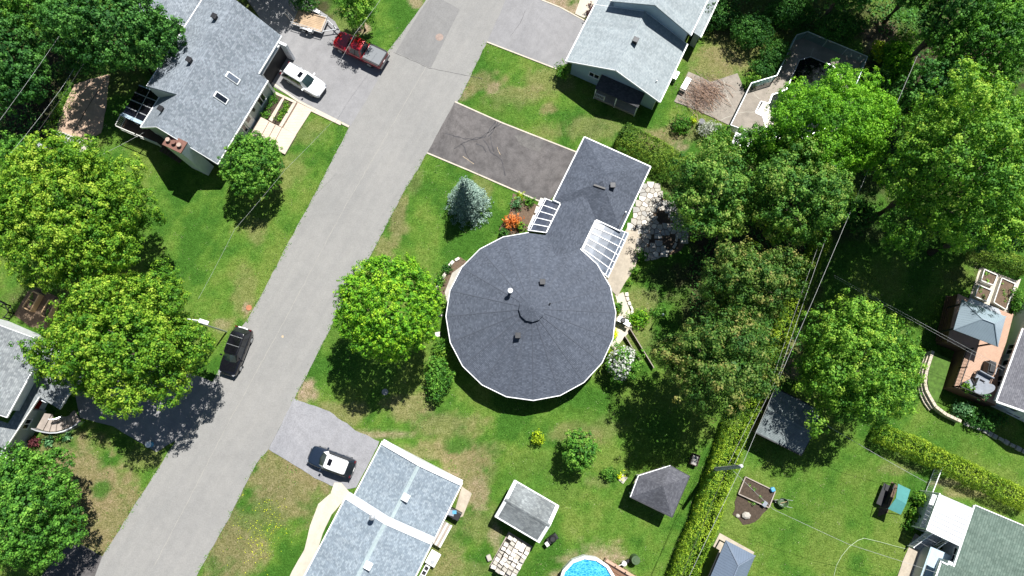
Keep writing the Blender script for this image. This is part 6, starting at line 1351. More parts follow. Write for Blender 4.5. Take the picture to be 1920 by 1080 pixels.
# grill by the round house and garden details
c = P(1168, 601, .9); gr = thing('grill', 'white and black barbecue grill on the stone path by the round house', 'grill', (c.x, c.y, 0), R(-25)); m = MB(); m.box(0, 0, .82, 1.0, .5, .12); m.build('cook_box', MAT['galv'], gr); m = MB(); m.cyl(0, 0, .88, 1.05, .28, 14, .18); m.build('lid', MAT['black'], gr); m = MB(); m.box(.62, -.1, .85, .3, .4, .04); m.build('side_shelf', MAT['white'], gr)
for x in (-.4, .4):
    for y in (-.2, .2): m = MB(); m.box(x, y, .38, .05, .05, .76); m.build('leg', MAT['black'], gr)
m = MB(); m.box(0, 0, .3, .8, .4, .04); m.build('shelf', MAT['black'], gr)
c = P(1231, 597); fd = thing('bird_feeder', 'green metal pole with small feeder on the side lawn', 'bird feeder', (c.x, c.y, 0), 0); m = MB(); m.tube([(0, 0, 0), (0, 0, 2.6)], .045, 6); m.build('pole', MAT['green_plastic'], fd); m = MB(); m.cyl(0.12, 0, 2.3, 2.55, .12, 10, .02); m.build('feeder_roof', MAT['metal_teal'], fd); m = MB(); m.cyl(.12, 0, 2.05, 2.3, .08, 10); m.build('feeder', MAT['green_plastic'], fd)
def trellis(label, a, b, h, n, grp):
    A_, B_ = P(*a), P(*b); o = (A_+B_)/2; t = thing('trellis', label, 'trellis', (o.x, o.y, 0), 0, grp); A_ -= o; B_ -= o
    for z_ in (h,): m = MB(); m.beam(A_+Vector((0, 0, z_)), B_+Vector((0, 0, z_)), .07, .05); m.build('rail', MAT['wood_grey'], t)
    m = MB(); m.beam(A_+Vector((0, 0, h*.45)), B_+Vector((0, 0, h*.45)), .03, h*.86); m.build('shade_panel', MAT['wood_dark'], t)  # dark board put in for the shade between the rails
    for k in range(n+1): p = A_.lerp(B_, k/n); m = MB(); m.box(p.x, p.y, h/2, .08, .08, h); m.build('post', MAT['wood_grey'], t)
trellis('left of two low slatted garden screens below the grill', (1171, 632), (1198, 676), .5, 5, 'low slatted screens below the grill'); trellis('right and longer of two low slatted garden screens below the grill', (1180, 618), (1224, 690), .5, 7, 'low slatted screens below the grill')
c = P(1160, 698, .3); bh = thing('garden_bench', 'grey slatted bench under the white lilac', 'bench', (c.x, c.y, 0), R(-45)); 
for k in range(3): m = MB(); m.box(0, -.15+.15*k, .45, 1.9, .12, .04); m.build('slat', MAT['wood_grey'], bh)
for x in (-.85, .85): m = MB(); m.box(x, 0, .22, .06, .4, .44); m.build('leg', MAT['dark_metal'], bh)
sheet('gravel_bed', [(1153, 553), (1168, 548), (1178, 575), (1186, 600), (1184, 618), (1165, 640), (1150, 660), (1145, 640), (1156, 600), (1157, 575)], 0.02, MAT['concrete_pale'], 0.12)
sheet('path_concrete', [(1177, 425), (1198, 432), (1202, 450), (1198, 478), (1190, 505), (1172, 530), (1158, 556), (1146, 545), (1120, 505), (1145, 480)], 0.045, MAT['concrete'], 0.04)
sheet('patio_base', [(1213, 340), (1232, 345), (1243, 372), (1258, 378), (1282, 410), (1296, 440), (1276, 470), (1252, 480), (1210, 490), (1196, 462), (1203, 436), (1180, 428), (1192, 390)], 0.02, MAT['soil_brown'], 0.08)
sheet('porch_slab', [(868, 497), (880, 500), (862, 560), (838, 566), (834, 548), (848, 512)], 0.05, MAT['stone'], 0)
sheet('stone_bed', [(862, 482), (875, 490), (850, 545), (835, 570), (820, 560), (818, 543), (835, 512), (850, 490)], 0.015, MAT['soil_brown'], 0.05)
def stones_path(label, pxs, name='stone_border', cat='stone border', ls=.55, w=.28, mat='stone_pale'):
    pts = [P(*q) for q in pxs]; o = pts[0]; t = thing(name, label, cat, (o.x, o.y, 0), 0); dn_ = poly_line(pts, ls)
    for a, b in zip(dn_[:-1], dn_[1:]):
        p = (a+b)/2-o; m = MB(); m.box(p.x+random.uniform(-.04, .04), p.y, .08, (b-a).length*random.uniform(.8, .97), w*random.uniform(.75, 1.2), .2+random.uniform(-.05, .05), math.atan2((b-a).y, (b-a).x)+random.uniform(-.12, .12)); m.build('stone', MAT[mat], t, bevel=.05)
stones_path('row of white stones edging the bed at the left rim of the round roof', [(862, 484), (852, 489), (841, 500), (835, 512), (828, 527), (818, 542), (812, 552)])
stones_path('ragged pale stones edging the bed near the grill', [(1174, 548), (1178, 565), (1186, 582), (1184, 598)], ls=.4, w=.3)
stones_path('thin stone curb along the front bed by the small patio cover', [(1016, 372), (1003, 402), (990, 432)], ls=.9, w=.28)
stones_path('curved stone curb at the lower end of the flagstone patio', [(1268, 440), (1268, 455), (1262, 467), (1248, 477), (1230, 485), (1208, 488)], ls=.5, w=.22, mat='stone')
for (x, y, lab) in ((826, 589, 'upper square stepping stone between the bright tree and the round roof'), (821, 627, 'lower square stepping stone between the bright tree and the round roof')):
    q = P(x, y); m = MB(); m.box(q.x, q.y, .03, .5, .45, .08, .2); tag(m.build('stepping_stone', MAT['stone_pale'], loc=(q.x, q.y, 0), bevel=.02), lab, 'stepping stone', 'stepping stones by the round roof')
q = P(1168, 898); m = MB(); m.box(q.x, q.y, .03, .7, .55, .08, .9); tag(m.build('stepping_stone', MAT['stone'], loc=(q.x, q.y, 0), bevel=.02), 'square stone slab beside the tiny yellow flowers', 'stone slab')
# flagstones: irregular cells
def clip_cell(site, others, bound):
    poly = bound
    for q in others:
        mx_, my_ = (site[0]+q[0])/2, (site[1]+q[1])/2; nx_, ny_ = q[0]-site[0], q[1]-site[1]; out = []
        for i in range(len(poly)):
            a, b = poly[i], poly[(i+1) % len(poly)]; da = (a[0]-mx_)*nx_+(a[1]-my_)*ny_; db = (b[0]-mx_)*nx_+(b[1]-my_)*ny_
            if da <= 0: out.append(a)
            if da*db < 0: t = da/(da-db); out.append((a[0]+(b[0]-a[0])*t, a[1]+(b[1]-a[1])*t))
        poly = out
        if len(poly) < 3: return None
    return poly
def in_poly(p, poly):
    c_ = False; j = len(poly)-1
    for i in range(len(poly)):
        if (poly[i][1] > p[1]) != (poly[j][1] > p[1]) and p[0] < (poly[j][0]-poly[i][0])*(p[1]-poly[i][1])/(poly[j][1]-poly[i][1])+poly[i][0]: c_ = not c_
        j = i
    return c_
reg = [P(x, y) for x, y in ((1211, 343), (1231, 347), (1241, 374), (1257, 381), (1278, 402), (1292, 440), (1270, 466), (1246, 476), (1210, 486), (1198, 460), (1204, 434), (1182, 426), (1192, 392))]; o = sum(reg, Vector())/len(reg); regl = [(p.x-o.x, p.y-o.y) for p in reg]
holes = [(P(1243, 407)-o, .85), (P(1224, 449)-o, .62), (P(1257, 455)-o, .95)]
fp = thing('flagstone_patio', 'irregular flagstone patio between the round house wing and the grove', 'patio', (o.x, o.y, 0), 0); sites = []
xs2 = np.arange(-5, 5, .52)
for i, x in enumerate(xs2):
    for j, y in enumerate(np.arange(-5.2, 5.2, .47)):
        p = (x+random.uniform(-.2, .2)+(.26 if j % 2 else 0), y+random.uniform(-.18, .18))
        if in_poly(p, regl) and all((p[0]-h[0].x)**2+(p[1]-h[0].y)**2 > h[1]**2 for h in holes): sites.append(p)
for s_ in sites:
    near = [q for q in sites if q != s_ and (q[0]-s_[0])**2+(q[1]-s_[1])**2 < 1.8]; ce = clip_cell(s_, near, [(s_[0]-.42, s_[1]-.36), (s_[0]+.4, s_[1]-.4), (s_[0]+.44, s_[1]+.38), (s_[0]-.38, s_[1]+.42)])
    if not ce: continue
    cx_ = sum(p[0] for p in ce)/len(ce); cy_ = sum(p[1] for p in ce)/len(ce); f = .89; ce = [(cx_+(p[0]-cx_)*f, cy_+(p[1]-cy_)*f) for p in ce]
    m = MB(); m.prism(ce, .0, .055+random.uniform(0, .03)); m.build('stone', MAT[random.choice(['stone', 'stone', 'stone_pale', 'stone_b'])], fp)
for h, l in zip(holes, ('round planting hole in the upper flagstones', 'round planting hole in the middle of the flagstones', 'shaded planting hole by the curved stone curb')):
    q = h[0]+o; m = MB(); m.cyl(0, 0, 0.0, .06, h[1]*.85, 14); k_ = m.build('planting_hole', MAT['soil'], fp); k_.location = (h[0].x, h[0].y, 0)
# terraces in front of the steep house
def fz(x, y): return (400+x/6.0, 160+y/6.0)
c = P(*fz(780, 330)); tz = thing('paved_terrace', 'stepped paved terrace with planted beds before the steep roofed house', 'terrace', (c.x, c.y, 0), 0); off = Vector((c.x, c.y, 0))
def terr(pts, z, mat='paver', name='paving'):
    q = [P(*fz(*p), z)-off for p in pts]; m = MB(); m.prism([(v.x, v.y) for v in q], 0, z); return m.build(name, MAT[mat], tz)
terr([(925, 180), (1110, 270), (1440, 420), (1430, 448), (1100, 292), (925, 205)], .07); terr([(935, 208), (1100, 292), (928, 558), (772, 468)], .08)
terr([(770, 470), (930, 560), (805, 775), (660, 700)], .22); terr([(700, 440), (768, 475), (655, 690), (592, 640)], .36, name='step'); terr([(628, 405), (696, 442), (590, 638), (520, 600)], .50, name='step'); terr([(525, 350), (626, 403), (518, 598), (410, 545)], .64, name='landing')
terr([(765, 150), (808, 130), (660, 408), (622, 385)], .5, name='bed_wall'); terr([(890, 200), (935, 190), (770, 470), (738, 452)], .4, name='bed_wall'); terr([(700, 70), (935, 180), (925, 205), (695, 100)], .42, name='bed_wall')
terr([(690, 100), (765, 135), (620, 385), (540, 345)], .36, 'soil', 'bed_soil'); terr([(808, 150), (888, 200), (742, 450), (664, 412)], .28, 'soil', 'bed_soil')
# curved block retaining wall at the right
tiers = [[(1750, 658), (1744, 676), (1738, 695), (1735, 718), (1738, 732), (1745, 745), (1755, 762), (1775, 777), (1803, 790)], [(1744, 660), (1738, 677), (1732, 695), (1729, 718), (1732, 734), (1740, 750), (1750, 765)], [(1738, 662), (1732, 680), (1727, 697), (1724, 718), (1727, 738), (1735, 755), (1745, 768)]]
o = P(1740, 720); rw = thing('retaining_wall', 'curved three tier block retaining wall around the small raised lawn', 'retaining wall', (o.x, o.y, 0), 0)
for ti_, (pxs, h_) in enumerate(zip(tiers, (.75, .48, .22))):
    pts = [P(*q, h_) for q in pxs]; pts = [Vector((p.x, p.y, 0)) for p in pts]; dn_ = poly_line(pts, .34)
    for a, b in zip(dn_[:-1], dn_[1:]): p = (a+b)/2-o; m = MB(); m.box(p.x, p.y, h_/2, (b-a).length*.93, .27, h_+random.uniform(-.01, .01), math.atan2((b-a).y, (b-a).x)); m.build('block', MAT['block'], rw)
pts = [P(*q, .75) for q in ((1753, 660), (1784, 675), (1768, 728), (1757, 756), (1745, 742), (1740, 718), (1742, 695))]; m = MB(); m.prism([(p.x, p.y) for p in pts], 0, .7); o_ = m.build('raised_lawn', MAT['turf'], loc=(pts[0].x, pts[0].y, 0)); struct(o_)
stones_path('dark block edging below the shaded bed of the right house', [(1806, 792), (1840, 806), (1880, 826), (1925, 850)], name='block_edging', cat='edging', ls=.5, w=.4, mat='stone_b')
# big deck of the right house
dzk = 1.7; c = P(1820, 680, dzk); bd = thing('deck', 'large reddish board deck with black railings and gazebo beside the white sided house', 'deck', (c.x, c.y, 0), 0); off = Vector((c.x, c.y, 0)); ang = math.atan2((P(1812, 655)-P(1787, 725)).y, (P(1812, 655)-P(1787, 725)).x)
top_ = [P(x, y, dzk)-off for x, y in ((1787, 725), (1812, 655), (1776, 640), (1796, 552), (1900, 590), (1872, 700), (1868, 760))]
m = MB(); m.prism([(p.x, p.y) for p in top_], dzk-.16, dzk-.05); m.build('frame', MAT['deck_brown'], bd)
tl_ = [(p.x, p.y) for p in top_]; ux, uy = math.cos(ang), math.sin(ang); vx, vy = -uy, ux; m = MB(); vals = [p[0]*ux+p[1]*uy for p in tl_]; v2 = [p[0]*vx+p[1]*vy for p in tl_]
s_ = min(vals); nb = 0
while s_ < max(vals):
    # clip board strip with polygon (scan)
    hits = []
    for i in range(len(tl_)):
        a, b = tl_[i], tl_[(i+1) % len(tl_)]; sa, sb = a[0]*ux+a[1]*uy, b[0]*ux+b[1]*uy; mid2 = s_+.07
        if (sa-mid2)*(sb-mid2) < 0: t = (mid2-sa)/(sb-sa); hits.append((a[0]+(b[0]-a[0])*t)*vx+(a[1]+(b[1]-a[1])*t)*vy)
    hits.sort()
    for h0, h1 in zip(hits[::2], hits[1::2]):
        cm = (h0+h1)/2; mm_ = MB(); mm_.box(ux*(s_+.07)+vx*cm, uy*(s_+.07)+vy*cm, dzk-.02, .128, h1-h0, .05, ang); mm_.build('deck_board', MAT['deck_pink'], bd); nb += 1
    s_ += .142
for i, j in ((0, 1), (1, 2), (2, 3), (6, 0)):
    a, b = top_[i], top_[j]; m = MB(); aa, bb2 = a.copy(), b.copy(); aa.z = bb2.z = (dzk-.16)/2; m.beam(aa, bb2, .06, dzk-.16); m.build('skirt', MAT['deck_brown'], bd)
def z0v(v): v = v.copy(); v.z = dzk; return v
railing(bd, [z0v(top_[0]), z0v(top_[0].lerp(top_[1], .5)), z0v(top_[1])], 0, .95, 'black', .14); railing(bd, [z0v(top_[6].lerp(top_[0], .45)), z0v(top_[0])], 0, .95, 'black', .14)
low = [P(x, y, .75)-off for x, y in ((1748, 640), (1795, 553), (1830, 565), (1800, 640), (1795, 672), (1770, 665))]
for k in range(5):
    z_ = dzk-.3*(k+1); m = MB(); a = P(1776-4.5*k, 640+0*k, z_)-off; b = P(1796-4.5*k, 556, z_)-off; m.beam(a, b, .42, .08); m.build('step', MAT['deck_brown'], bd)
he = 4.1; fr, L, W = frame3((1809, 564), (1788, 618), (1871, 650), he)
root = thing('gazebo', 'teal-grey metal hardtop gazebo standing on the large reddish deck', 'gazebo', tuple(fr.o), fr.rz); hip(root, L, W, he, 1.15, 'metal_teal', rl=L*.27); posts(root, L, W, he, .25, dzk)
m = MB(); m.slab([(.5, W+.02, he-.1), (L-.3, W+.02, he-.1), (L-.55, W+.6, he-.35), (.9, W+.6, he-.35)], .04); m.build('sun_glint_strip', MAT['metal_shed'], root)  # pale strip added for the sun's reflection off the north slope
m = MB(); rl = L*.27; m.prism([((L-rl)/2-.3, W/2-.3), ((L+rl)/2+.3, W/2-.3), ((L+rl)/2+.3, W/2+.3), ((L-rl)/2-.3, W/2+.3)], he+.98, he+1.12); 
def chair(label, x, y, z, rz, mat='grey_fabric', grp='lounge furniture on the reddish deck', name='patio_chair', w=.75):
    c = P(x, y, z+.4); t = thing(name, label, 'chair', (c.x, c.y, z), rz, grp); m = MB(); m.box(0, 0, .38, w, .7, .14); m.build('seat', MAT[mat], t, bevel=.04); m = MB(); m.box(0, .36, .62, w, .12, .5); m.build('backrest', MAT[mat], t, bevel=.04)
    for s_ in (-1, 1): m = MB(); m.box(s_*w/2, 0, .55, .07, .7, .06); m.build('armrest', MAT['black'], t)
    for sx in (-1, 1):
        for sy in (-1, 1): m = MB(); m.box(sx*(w/2-.04), sy*.3, .16, .05, .05, .32); m.build('leg', MAT['black'], t)
    return t
chair('grey cushioned chair nearest the deck railing', 1817, 720, dzk, R(200)); chair('grey two seat lounge chair at the top of the furniture group', 1842, 709, dzk, R(-30), w=1.4); chair('grey chair between the lounge seat and the oval table', 1835, 719, dzk, R(60))
c = P(1846, 729, dzk+.7); t = thing('patio_table', 'oval grey patio table on the reddish deck', 'table', (c.x, c.y, dzk), R(10)); m = MB(); m.loft([[(1.0*math.cos(2*math.pi*j/20), .48*math.sin(2*math.pi*j/20), z) for j in range(20)] for z in (.68, .72)]); m.build('tabletop', MAT['grey_fabric'], t)
for sx in (-1, 1): m = MB(); m.box(sx*.6, 0, .34, .07, .6, .68); m.build('leg', MAT['black'], t)
def pot(label, x, y, z, r=.3, mat='leaf_fresh'):
    c = P(x, y, z+.3); t = thing('potted_plant', label, 'potted plant', (c.x, c.y, z), 0, 'potted plants on the reddish deck'); m = MB(); m.cyl(0, 0, 0, .32, .14, 12, .2); m.build('pot', MAT['terracotta'], t)
    C, LN, sz, ti, _ = crown_arrays(0, 0, .5, r, r, .28, 5, .45, .13, .12, 9, .12, low=-.3); leaves_object('foliage', C, LN, sz, ti, MAT[mat], t)
pot('leafy potted plant left of the oval table', 1812, 728, dzk, .36); pot('pale potted plant below the oval table', 1841, 741, dzk, .36, 'leaf_pale')
c = P(1858, 690, dzk+.8); t = thing('grill', 'black gas grill against the wall on the reddish deck', 'grill', (c.x, c.y, dzk), R(70)); m = MB(); m.box(0, 0, .5, 1.3, .6, .9); m.build('cabinet', MAT['black'], t, bevel=.05); m = MB(); m.tube([(-.5, -.35, 1.0), (.1, -.4, 1.0), (.1, -.4, .6)], .03, 6); m.build('handle', MAT['galv'], t); m = MB(); m.box(0, 0, 1.02, .9, .5, .18); m.build('lid', MAT['black'], t, bevel=.07)
# planter boxes
def planter(label, cs, h=.45, wood='offwhite', soil='soil_brown', name='planter_box', grp=None, div=False, t=.09, z=0.0):
    q = [P(x, y, h+z) for x, y in cs]; c = sum(q, Vector())/4; c.z = z; o = thing(name, label, 'planter box', (c.x, c.y, z), 0, grp); q = [Vector((v.x-c.x, v.y-c.y, h/2)) for v in q]
    for i in range(4): m = MB(); m.beam(q[i], q[(i+1) % 4], t, h); m.build('side_board', MAT[wood], o)
    m = MB(); m.prism([(v.x*.97, v.y*.97) for v in q], 0, h-.12); m.build('soil', MAT[soil], o)
    if div: m = MB(); m.beam(q[0].lerp(q[3], .5), q[1].lerp(q[2], .5), .06, h); m.build('divider', MAT[wood], o)
    n = 40; C = np.array([[random.uniform(-.4, .4)*abs(q[0].x-q[2].x), random.uniform(-.4, .4)*abs(q[0].y-q[2].y), h-.05] for _ in range(5)]); C = np.repeat(C, 14, 0)+rng.normal(size=(70, 3))*.07
    leaves_object('seedlings', C, rng.normal(size=C.shape)*.4+np.array([0, 0, 1.]), rng.uniform(.06, .13, len(C)), rng.random(len(C)), MAT['leaf_mid'], o, kind='stuff')
z1 = lambda x, y: (1720+x/7.2, 500+y/7.2)
G_ = 'cream planter boxes above the deck gazebo'
planter('square cream planter box farthest up the gravel bed', [z1(910, 35), z1(1085, 115), z1(1030, 250), z1(865, 185)], grp=G_, div=False); planter('square cream planter box next to the gazebo roof', [z1(835, 245), z1(1005, 320), z1(940, 470), z1(780, 400)], grp=G_); planter('long cream planter box beside the right house', [z1(1145, 150), z1(1325, 230), z1(1200, 580), z1(1035, 480)], grp=G_)
sheet('gravel_bed', [z1(840, 15), z1(900, 20), z1(1340, 190), z1(1400, 160), z1(1230, 620), z1(1100, 660), z1(690, 440), z1(760, 260)], .02, MAT['concrete_pale'], .04)
planter('new wooden planter box with a divider on the dark mat', [(61, 546), (73, 552), (56, 583), (42, 575)], h=.7, wood='wood_new', soil='soil_brown', grp='wooden planter boxes on the dark mat', div=True); planter('new wooden planter box half hidden by the maple', [(91, 562), (103, 568), (88, 596), (75, 590)], h=.7, wood='wood_new', soil='soil', grp='wooden planter boxes on the dark mat')
sheet('garden_mat', [(60, 534), (115, 560), (85, 620), (56, 612), (26, 590)], .02, MAT['soil_brown'], 0)
planter('dark garden bed framed in grey boards below the utility pole', [(1398, 894), (1454, 921), (1442, 952), (1385, 926)], h=.3, wood='wood_grey', soil='soil')
sheet('fire_pit_gravel_shade', [(1382, 930), (1440, 955), (1425, 975), (1395, 982), (1374, 965)], .012, MAT['soil'], .3)  # fire pit ground, soil dark so the tree's shade is in its colour
for (x, y, r, lab) in ((1383, 967, .22, 'small pale rock at the dark gravel spot'), (1398, 966, .42, 'larger grey rock at the dark gravel spot')):
    q = P(x, y); m = MB(); m.loft([[(q.x+rr*math.cos(j*.9)*random.uniform(.85, 1.1), q.y+rr*math.sin(j*.9)*random.uniform(.7, .9), z) for j in range(7)] for z, rr in ((0, r), (r*.5, r*.95), (r*.8, r*.5))]); tag(m.build('rock', MAT['stone'], loc=(q.x, q.y, 0)), lab, 'rock')
c = P(1464, 941); t = thing('wheelbarrow', 'green wheelbarrow with a tool in it beside the dark garden bed', 'wheelbarrow', (c.x, c.y, 0), R(-10)); m = MB(); m.loft([[(rr*math.cos(2*math.pi*j/14)*1.05, rr*math.sin(2*math.pi*j/14)*.85, z) for j in range(14)] for z, rr in ((.25, .3), (.6, .48), (.6, .44), (.3, .27))], cap=True); m.build('tray', MAT['green_plastic'], t)
for s_ in (-1, 1): m = MB(); m.tube([(-.6, s_*.1, .25), (.3, s_*.3, .4), (.85, s_*.32, .6)], .022, 6); m.build('handle', MAT['galv'], t)
wheel(t, -.62, .06, .2, .1); m = MB(); m.tube([(-.2, -.1, .5), (.3, .15, .62)], .02, 5); m.build('tool', MAT['wood_new'], t)
c = P(1434, 945, .35); m = MB(); m.box(c.x, c.y, .36, .5, .35, .12, .9); tag(m.build('blue_tray', MAT['grey_fabric'], loc=(c.x, c.y, 0)), 'pale blue tray lying in the dark garden bed', 'tray'); c = P(1449, 918, .4); m = MB(); m.box(c.x, c.y, .3, .4, .4, .5, .4); tag(m.build('bucket', MAT['sky_plastic'], loc=(c.x, c.y, 0), bevel=.1), 'pale blue bucket at the corner of the dark garden bed', 'bucket')
# left side: metal shed, arch, bench slab, pen
he = 2.2; fr, L, W = frame3((60, 269), (24, 325), (42, 334), he); fr, L, W = frame3((24, 322), (42, 334), (88, 276), he)
root = thing('shed', 'small grey metal roofed shed under the left trees', 'shed', tuple(fr.o), fr.rz); m = MB(); m.slab([(0, 0, he), (L, 0, he), (L, W, he+.35), (0, W, he+.35)], .07); m.build('roof', MAT['metal_shed'], root); m = MB(); m.prism([(.15, .15), (L-.15, .15), (L-.15, W-.15), (.15, W-.15)], 0, he-.1); m.build('wall', MAT['vinyl_grey'], root)
A0, A1 = P(104, 252), P(155, 272); o = (A0+A1)/2; t = thing('hoop_tunnel', 'low white hoop frame across the end of the dirt plot', 'garden hoops', (o.x, o.y, 0), 0); d = (A1-A0).normalized(); sd = Vector((-d.y, d.x, 0))
for k in range(11): p = A0.lerp(A1, k/10)-o; m = MB(); m.tube([p+sd*(.45*math.cos(a))+Vector((0, 0, .55*math.sin(a))) for a in [i*math.pi/8 for i in range(9)]], .022, 5); m.build('hoop', MAT['white'], t)
for s_ in (-1, 0, 1): m = MB(); h_ = .55 if s_ == 0 else .2; m.tube([A0-o+sd*s_*.42+Vector((0, 0, h_)), A1-o+sd*s_*.42+Vector((0, 0, h_))], .02, 5); m.build('rail', MAT['white'], t)
q = P(164, 276); m = MB(); m.box(q.x, q.y, .25, 1.7, .55, .1, R(52)); m.box(q.x-.3, q.y-.3, .1, .4, .5, .2, R(52)); m.box(q.x+.3, q.y+.35, .1, .4, .5, .2, R(52)); tag(m.build('stone_bench', MAT['concrete_pale'], loc=(q.x, q.y, 0)), 'pale slab bench by the corner of the dirt plot', 'bench')
t = thing('wire_pen', 'black wire garden pen at the left edge above the white gable', 'pen', tuple(P(10, 575)), 0); off = P(10, 575)
railing(t, [P(-5, 560)-off, P(8, 567)-off, P(20, 573)-off, P(27, 588)-off, P(18, 598)-off], 0, .8, 'black', .3)
# trailside mailbox-like bin on lawn corner
c = P(284, 833); t = thing('yard_bin', 'small blue and white bin at the roadside by the shaded driveway', 'bin', (c.x, c.y, 0), .4); m = MB(); m.cyl(0, 0, 0, .6, .25, 10, .3); m.build('tub', MAT['sky_plastic'], t); m = MB(); m.cyl(0, 0, .6, .68, .3, 10, .2); m.build('lid', MAT['white'], t)
# concrete pool deck, dark pool and fence
z2 = lambda x, y: (1260+x/4.908, 50+y/4.908)
sheet('pool_patio', [z2(150, 415), z2(245, 455), z2(360, 510), z2(600, 430), z2(640, 520), z2(665, 600), z2(730, 520), z2(965, 450), z2(1150, 75), z2(1250, 45), z2(1800, 275), z2(1720, 520), (1600, 200), (1560, 260), z2(900, 1045), z2(885, 1040), z2(530, 910), z2(230, 770), z2(20, 690)], .05, MAT['pool_concrete'], .02)
pool_px = [z2(1270, 280), z2(1490, 370), z2(1540, 500), (1585, 190), (1560, 235), (1500, 262), (1455, 258), z2(870, 950), z2(835, 825), z2(765, 790), z2(815, 690), z2(890, 710), z2(920, 630), z2(1050, 580), z2(1170, 310)]
pp = [P(*q) for q in pool_px]; o = sum(pp, Vector())/len(pp); t = thing('sunken_pool', 'dark leaf strewn in-ground pool under the locust tree', 'pool', (o.x, o.y, 0), 0); pl = [(p.x-o.x, p.y-o.y) for p in pp]
m = MB(); m.prism(pl, 0, .062); m.build('water', glass('dark_water', (.006, .009, .010), .05, .6), t)
for i in range(len(pl)): a, b = Vector((*pl[i], .075)), Vector((*pl[(i+1) % len(pl)], .075)); m = MB(); m.beam(a, b, .10, .04); m.build('coping', MAT['galv'] if i not in (9, 10) else MAT['white'], t)
sp_ = [P(*q)-o for q in (z2(835, 700), z2(885, 715), z2(915, 790), (1452, 245), z2(870, 945), z2(838, 828), z2(775, 788))]; m = MB(); m.prism([(p.x, p.y) for p in sp_], 0, .07); m.build('shallow_steps', MAT['stone_pale'], t)
n = 500; C = np.array([[random.choice(pl)[0]*random.random()*.8, random.choice(pl)[1]*random.random()*.8, .07] for _ in range(n)]); leaves_object('floating_leaves', C, np.tile([0, 0, 1.], (n, 1))+rng.normal(size=(n, 3))*.1, rng.uniform(.05, .12, n), rng.random(n), MAT['leaf_brown'], t, kind='stuff')
for i, q in enumerate(([z2(242, 455), z2(245, 500)], [z2(475, 490), z2(495, 600), z2(515, 655), z2(590, 800)], [z2(350, 720), z2(420, 680), z2(515, 655)], [z2(430, 865), z2(575, 815)], [z2(600, 803), z2(680, 788), z2(760, 788)], [z2(500, 610), z2(580, 605), z2(660, 600)], [z2(100, 600), z2(200, 590)], [z2(740, 600), z2(800, 665)], [z2(965, 520), z2(1040, 585)], [z2(1050, 400), z2(1120, 430)], [z2(860, 945), z2(845, 1000)], [z2(1300, 200), z2(1275, 280)], [z2(1110, 240), z2(1170, 310)])): strip_on('patio_joint', q, .05, .054, 'joint')
fpx = [z2(540, 905), z2(730, 520), z2(965, 450), z2(1150, 75), z2(1250, 45), z2(1800, 275), z2(1715, 480), (1585, 205)]; fh = 1.25
ft = [P(x, y, fh) for x, y in fpx]; o = Vector((ft[0].x, ft[0].y, 0)); t = thing('fence', 'pale green chain link fence around the dark pool', 'fence', tuple(o), 0); fl_ = [Vector((p.x-o.x, p.y-o.y, 0)) for p in ft]+[]
b2 = P(*z2(885, 1040), 1.0); fl_ = [Vector((b2.x-o.x, b2.y-o.y, 0))]+fl_
MAT['fence_mesh'] = plain('fence_mesh', (.14, .26, .25), .6, .1); MAT['fence_pipe'] = plain('fence_pipe', (.45, .52, .53), .4, .08, 2, .3)
for i, (a, b) in enumerate(zip(fl_[:-1], fl_[1:])):
    up_ = Vector((0, 0, fh)); m = MB(); m.tube([a+up_, b+up_], .05, 6); m.build('top_rail', MAT['white' if i < 2 else 'fence_pipe'], t); Lf = (b-a).length; n = max(1, round(Lf/2.4))
    for k in range(n+1): p = a.lerp(b, k/n); m = MB(); m.tube([p, p+up_*1.03], .045, 6); m.build('post', MAT['fence_pipe'], t)
    if i == 0:
        m = MB(); nn_ = int(Lf/.12)
        for k in range(nn_): p = a.lerp(b, (k+.5)/nn_); m.box(p.x, p.y, fh*.5, .10, .03, fh*.95, math.atan2((b-a).y, (b-a).x))
        m.build('pickets', MAT['white'], t, kind='stuff')
    else:
        m = MB(); nn_ = int(Lf/.11); d = (b-a)/nn_
        for k in range(nn_):
            p = a+d*k
            for z_ in np.arange(.05, fh-.1, .22):
                q1 = p+Vector((0, 0, z_)); q2 = p+d+Vector((0, 0, z_+.11)); q3 = p+Vector((0, 0, z_+.22)); m.beam(q1, q2, .022, .022); m.beam(q2, q3, .022, .022)
        m.build('wire_mesh', MAT['fence_mesh'], t, kind='stuff')
c = P(1287, 155, .8); t = thing('patio_cart', 'white and grey cushioned lounger tilted on the concrete patio', 'lounger', (c.x, c.y, 0), R(60)); m = MB(); m.box(.3, 0, .55, .9, .6, .1, 0, .0); m.build('seat', MAT['grey_metal'], t, bevel=.05); m = MB(); m.box(-.5, 0, .75, .6, .6, .1); m.build('backrest', MAT['white'], t, bevel=.05)
for x in (-.7, .7):
    for y in (-.3, .3): m = MB(); m.box(x, y, .25, .05, .05, .5); m.build('leg', MAT['black'], t)
c = P(1392, 265, .9); t = thing('white_shed_roof', 'small white topped cabinet below the pool fence', 'cabinet', (c.x, c.y, 0), R(-22)); m = MB(); m.box(0, 0, .5, 1.7, 1.0, 1.0); m.build('body', MAT['vinyl_white'], t); m = MB(); m.slab([(-.95, -.6, 1.0), (.95, -.6, 1.0), (.95, .6, 1.12), (-.95, .6, 1.12)], .05); m.build('lid', MAT['white'], t)
c = P(1315, 229, .5); t = thing('garden_urn', 'dark urn standing in the garden bed by the concrete patio', 'urn', (c.x, c.y, 0), 0); m = MB(); m.cyl(0, 0, 0, .15, .2, 12); m.cyl(0, 0, .15, .75, .12, 12, .3); m.build('bowl', MAT['dark_metal'], t)
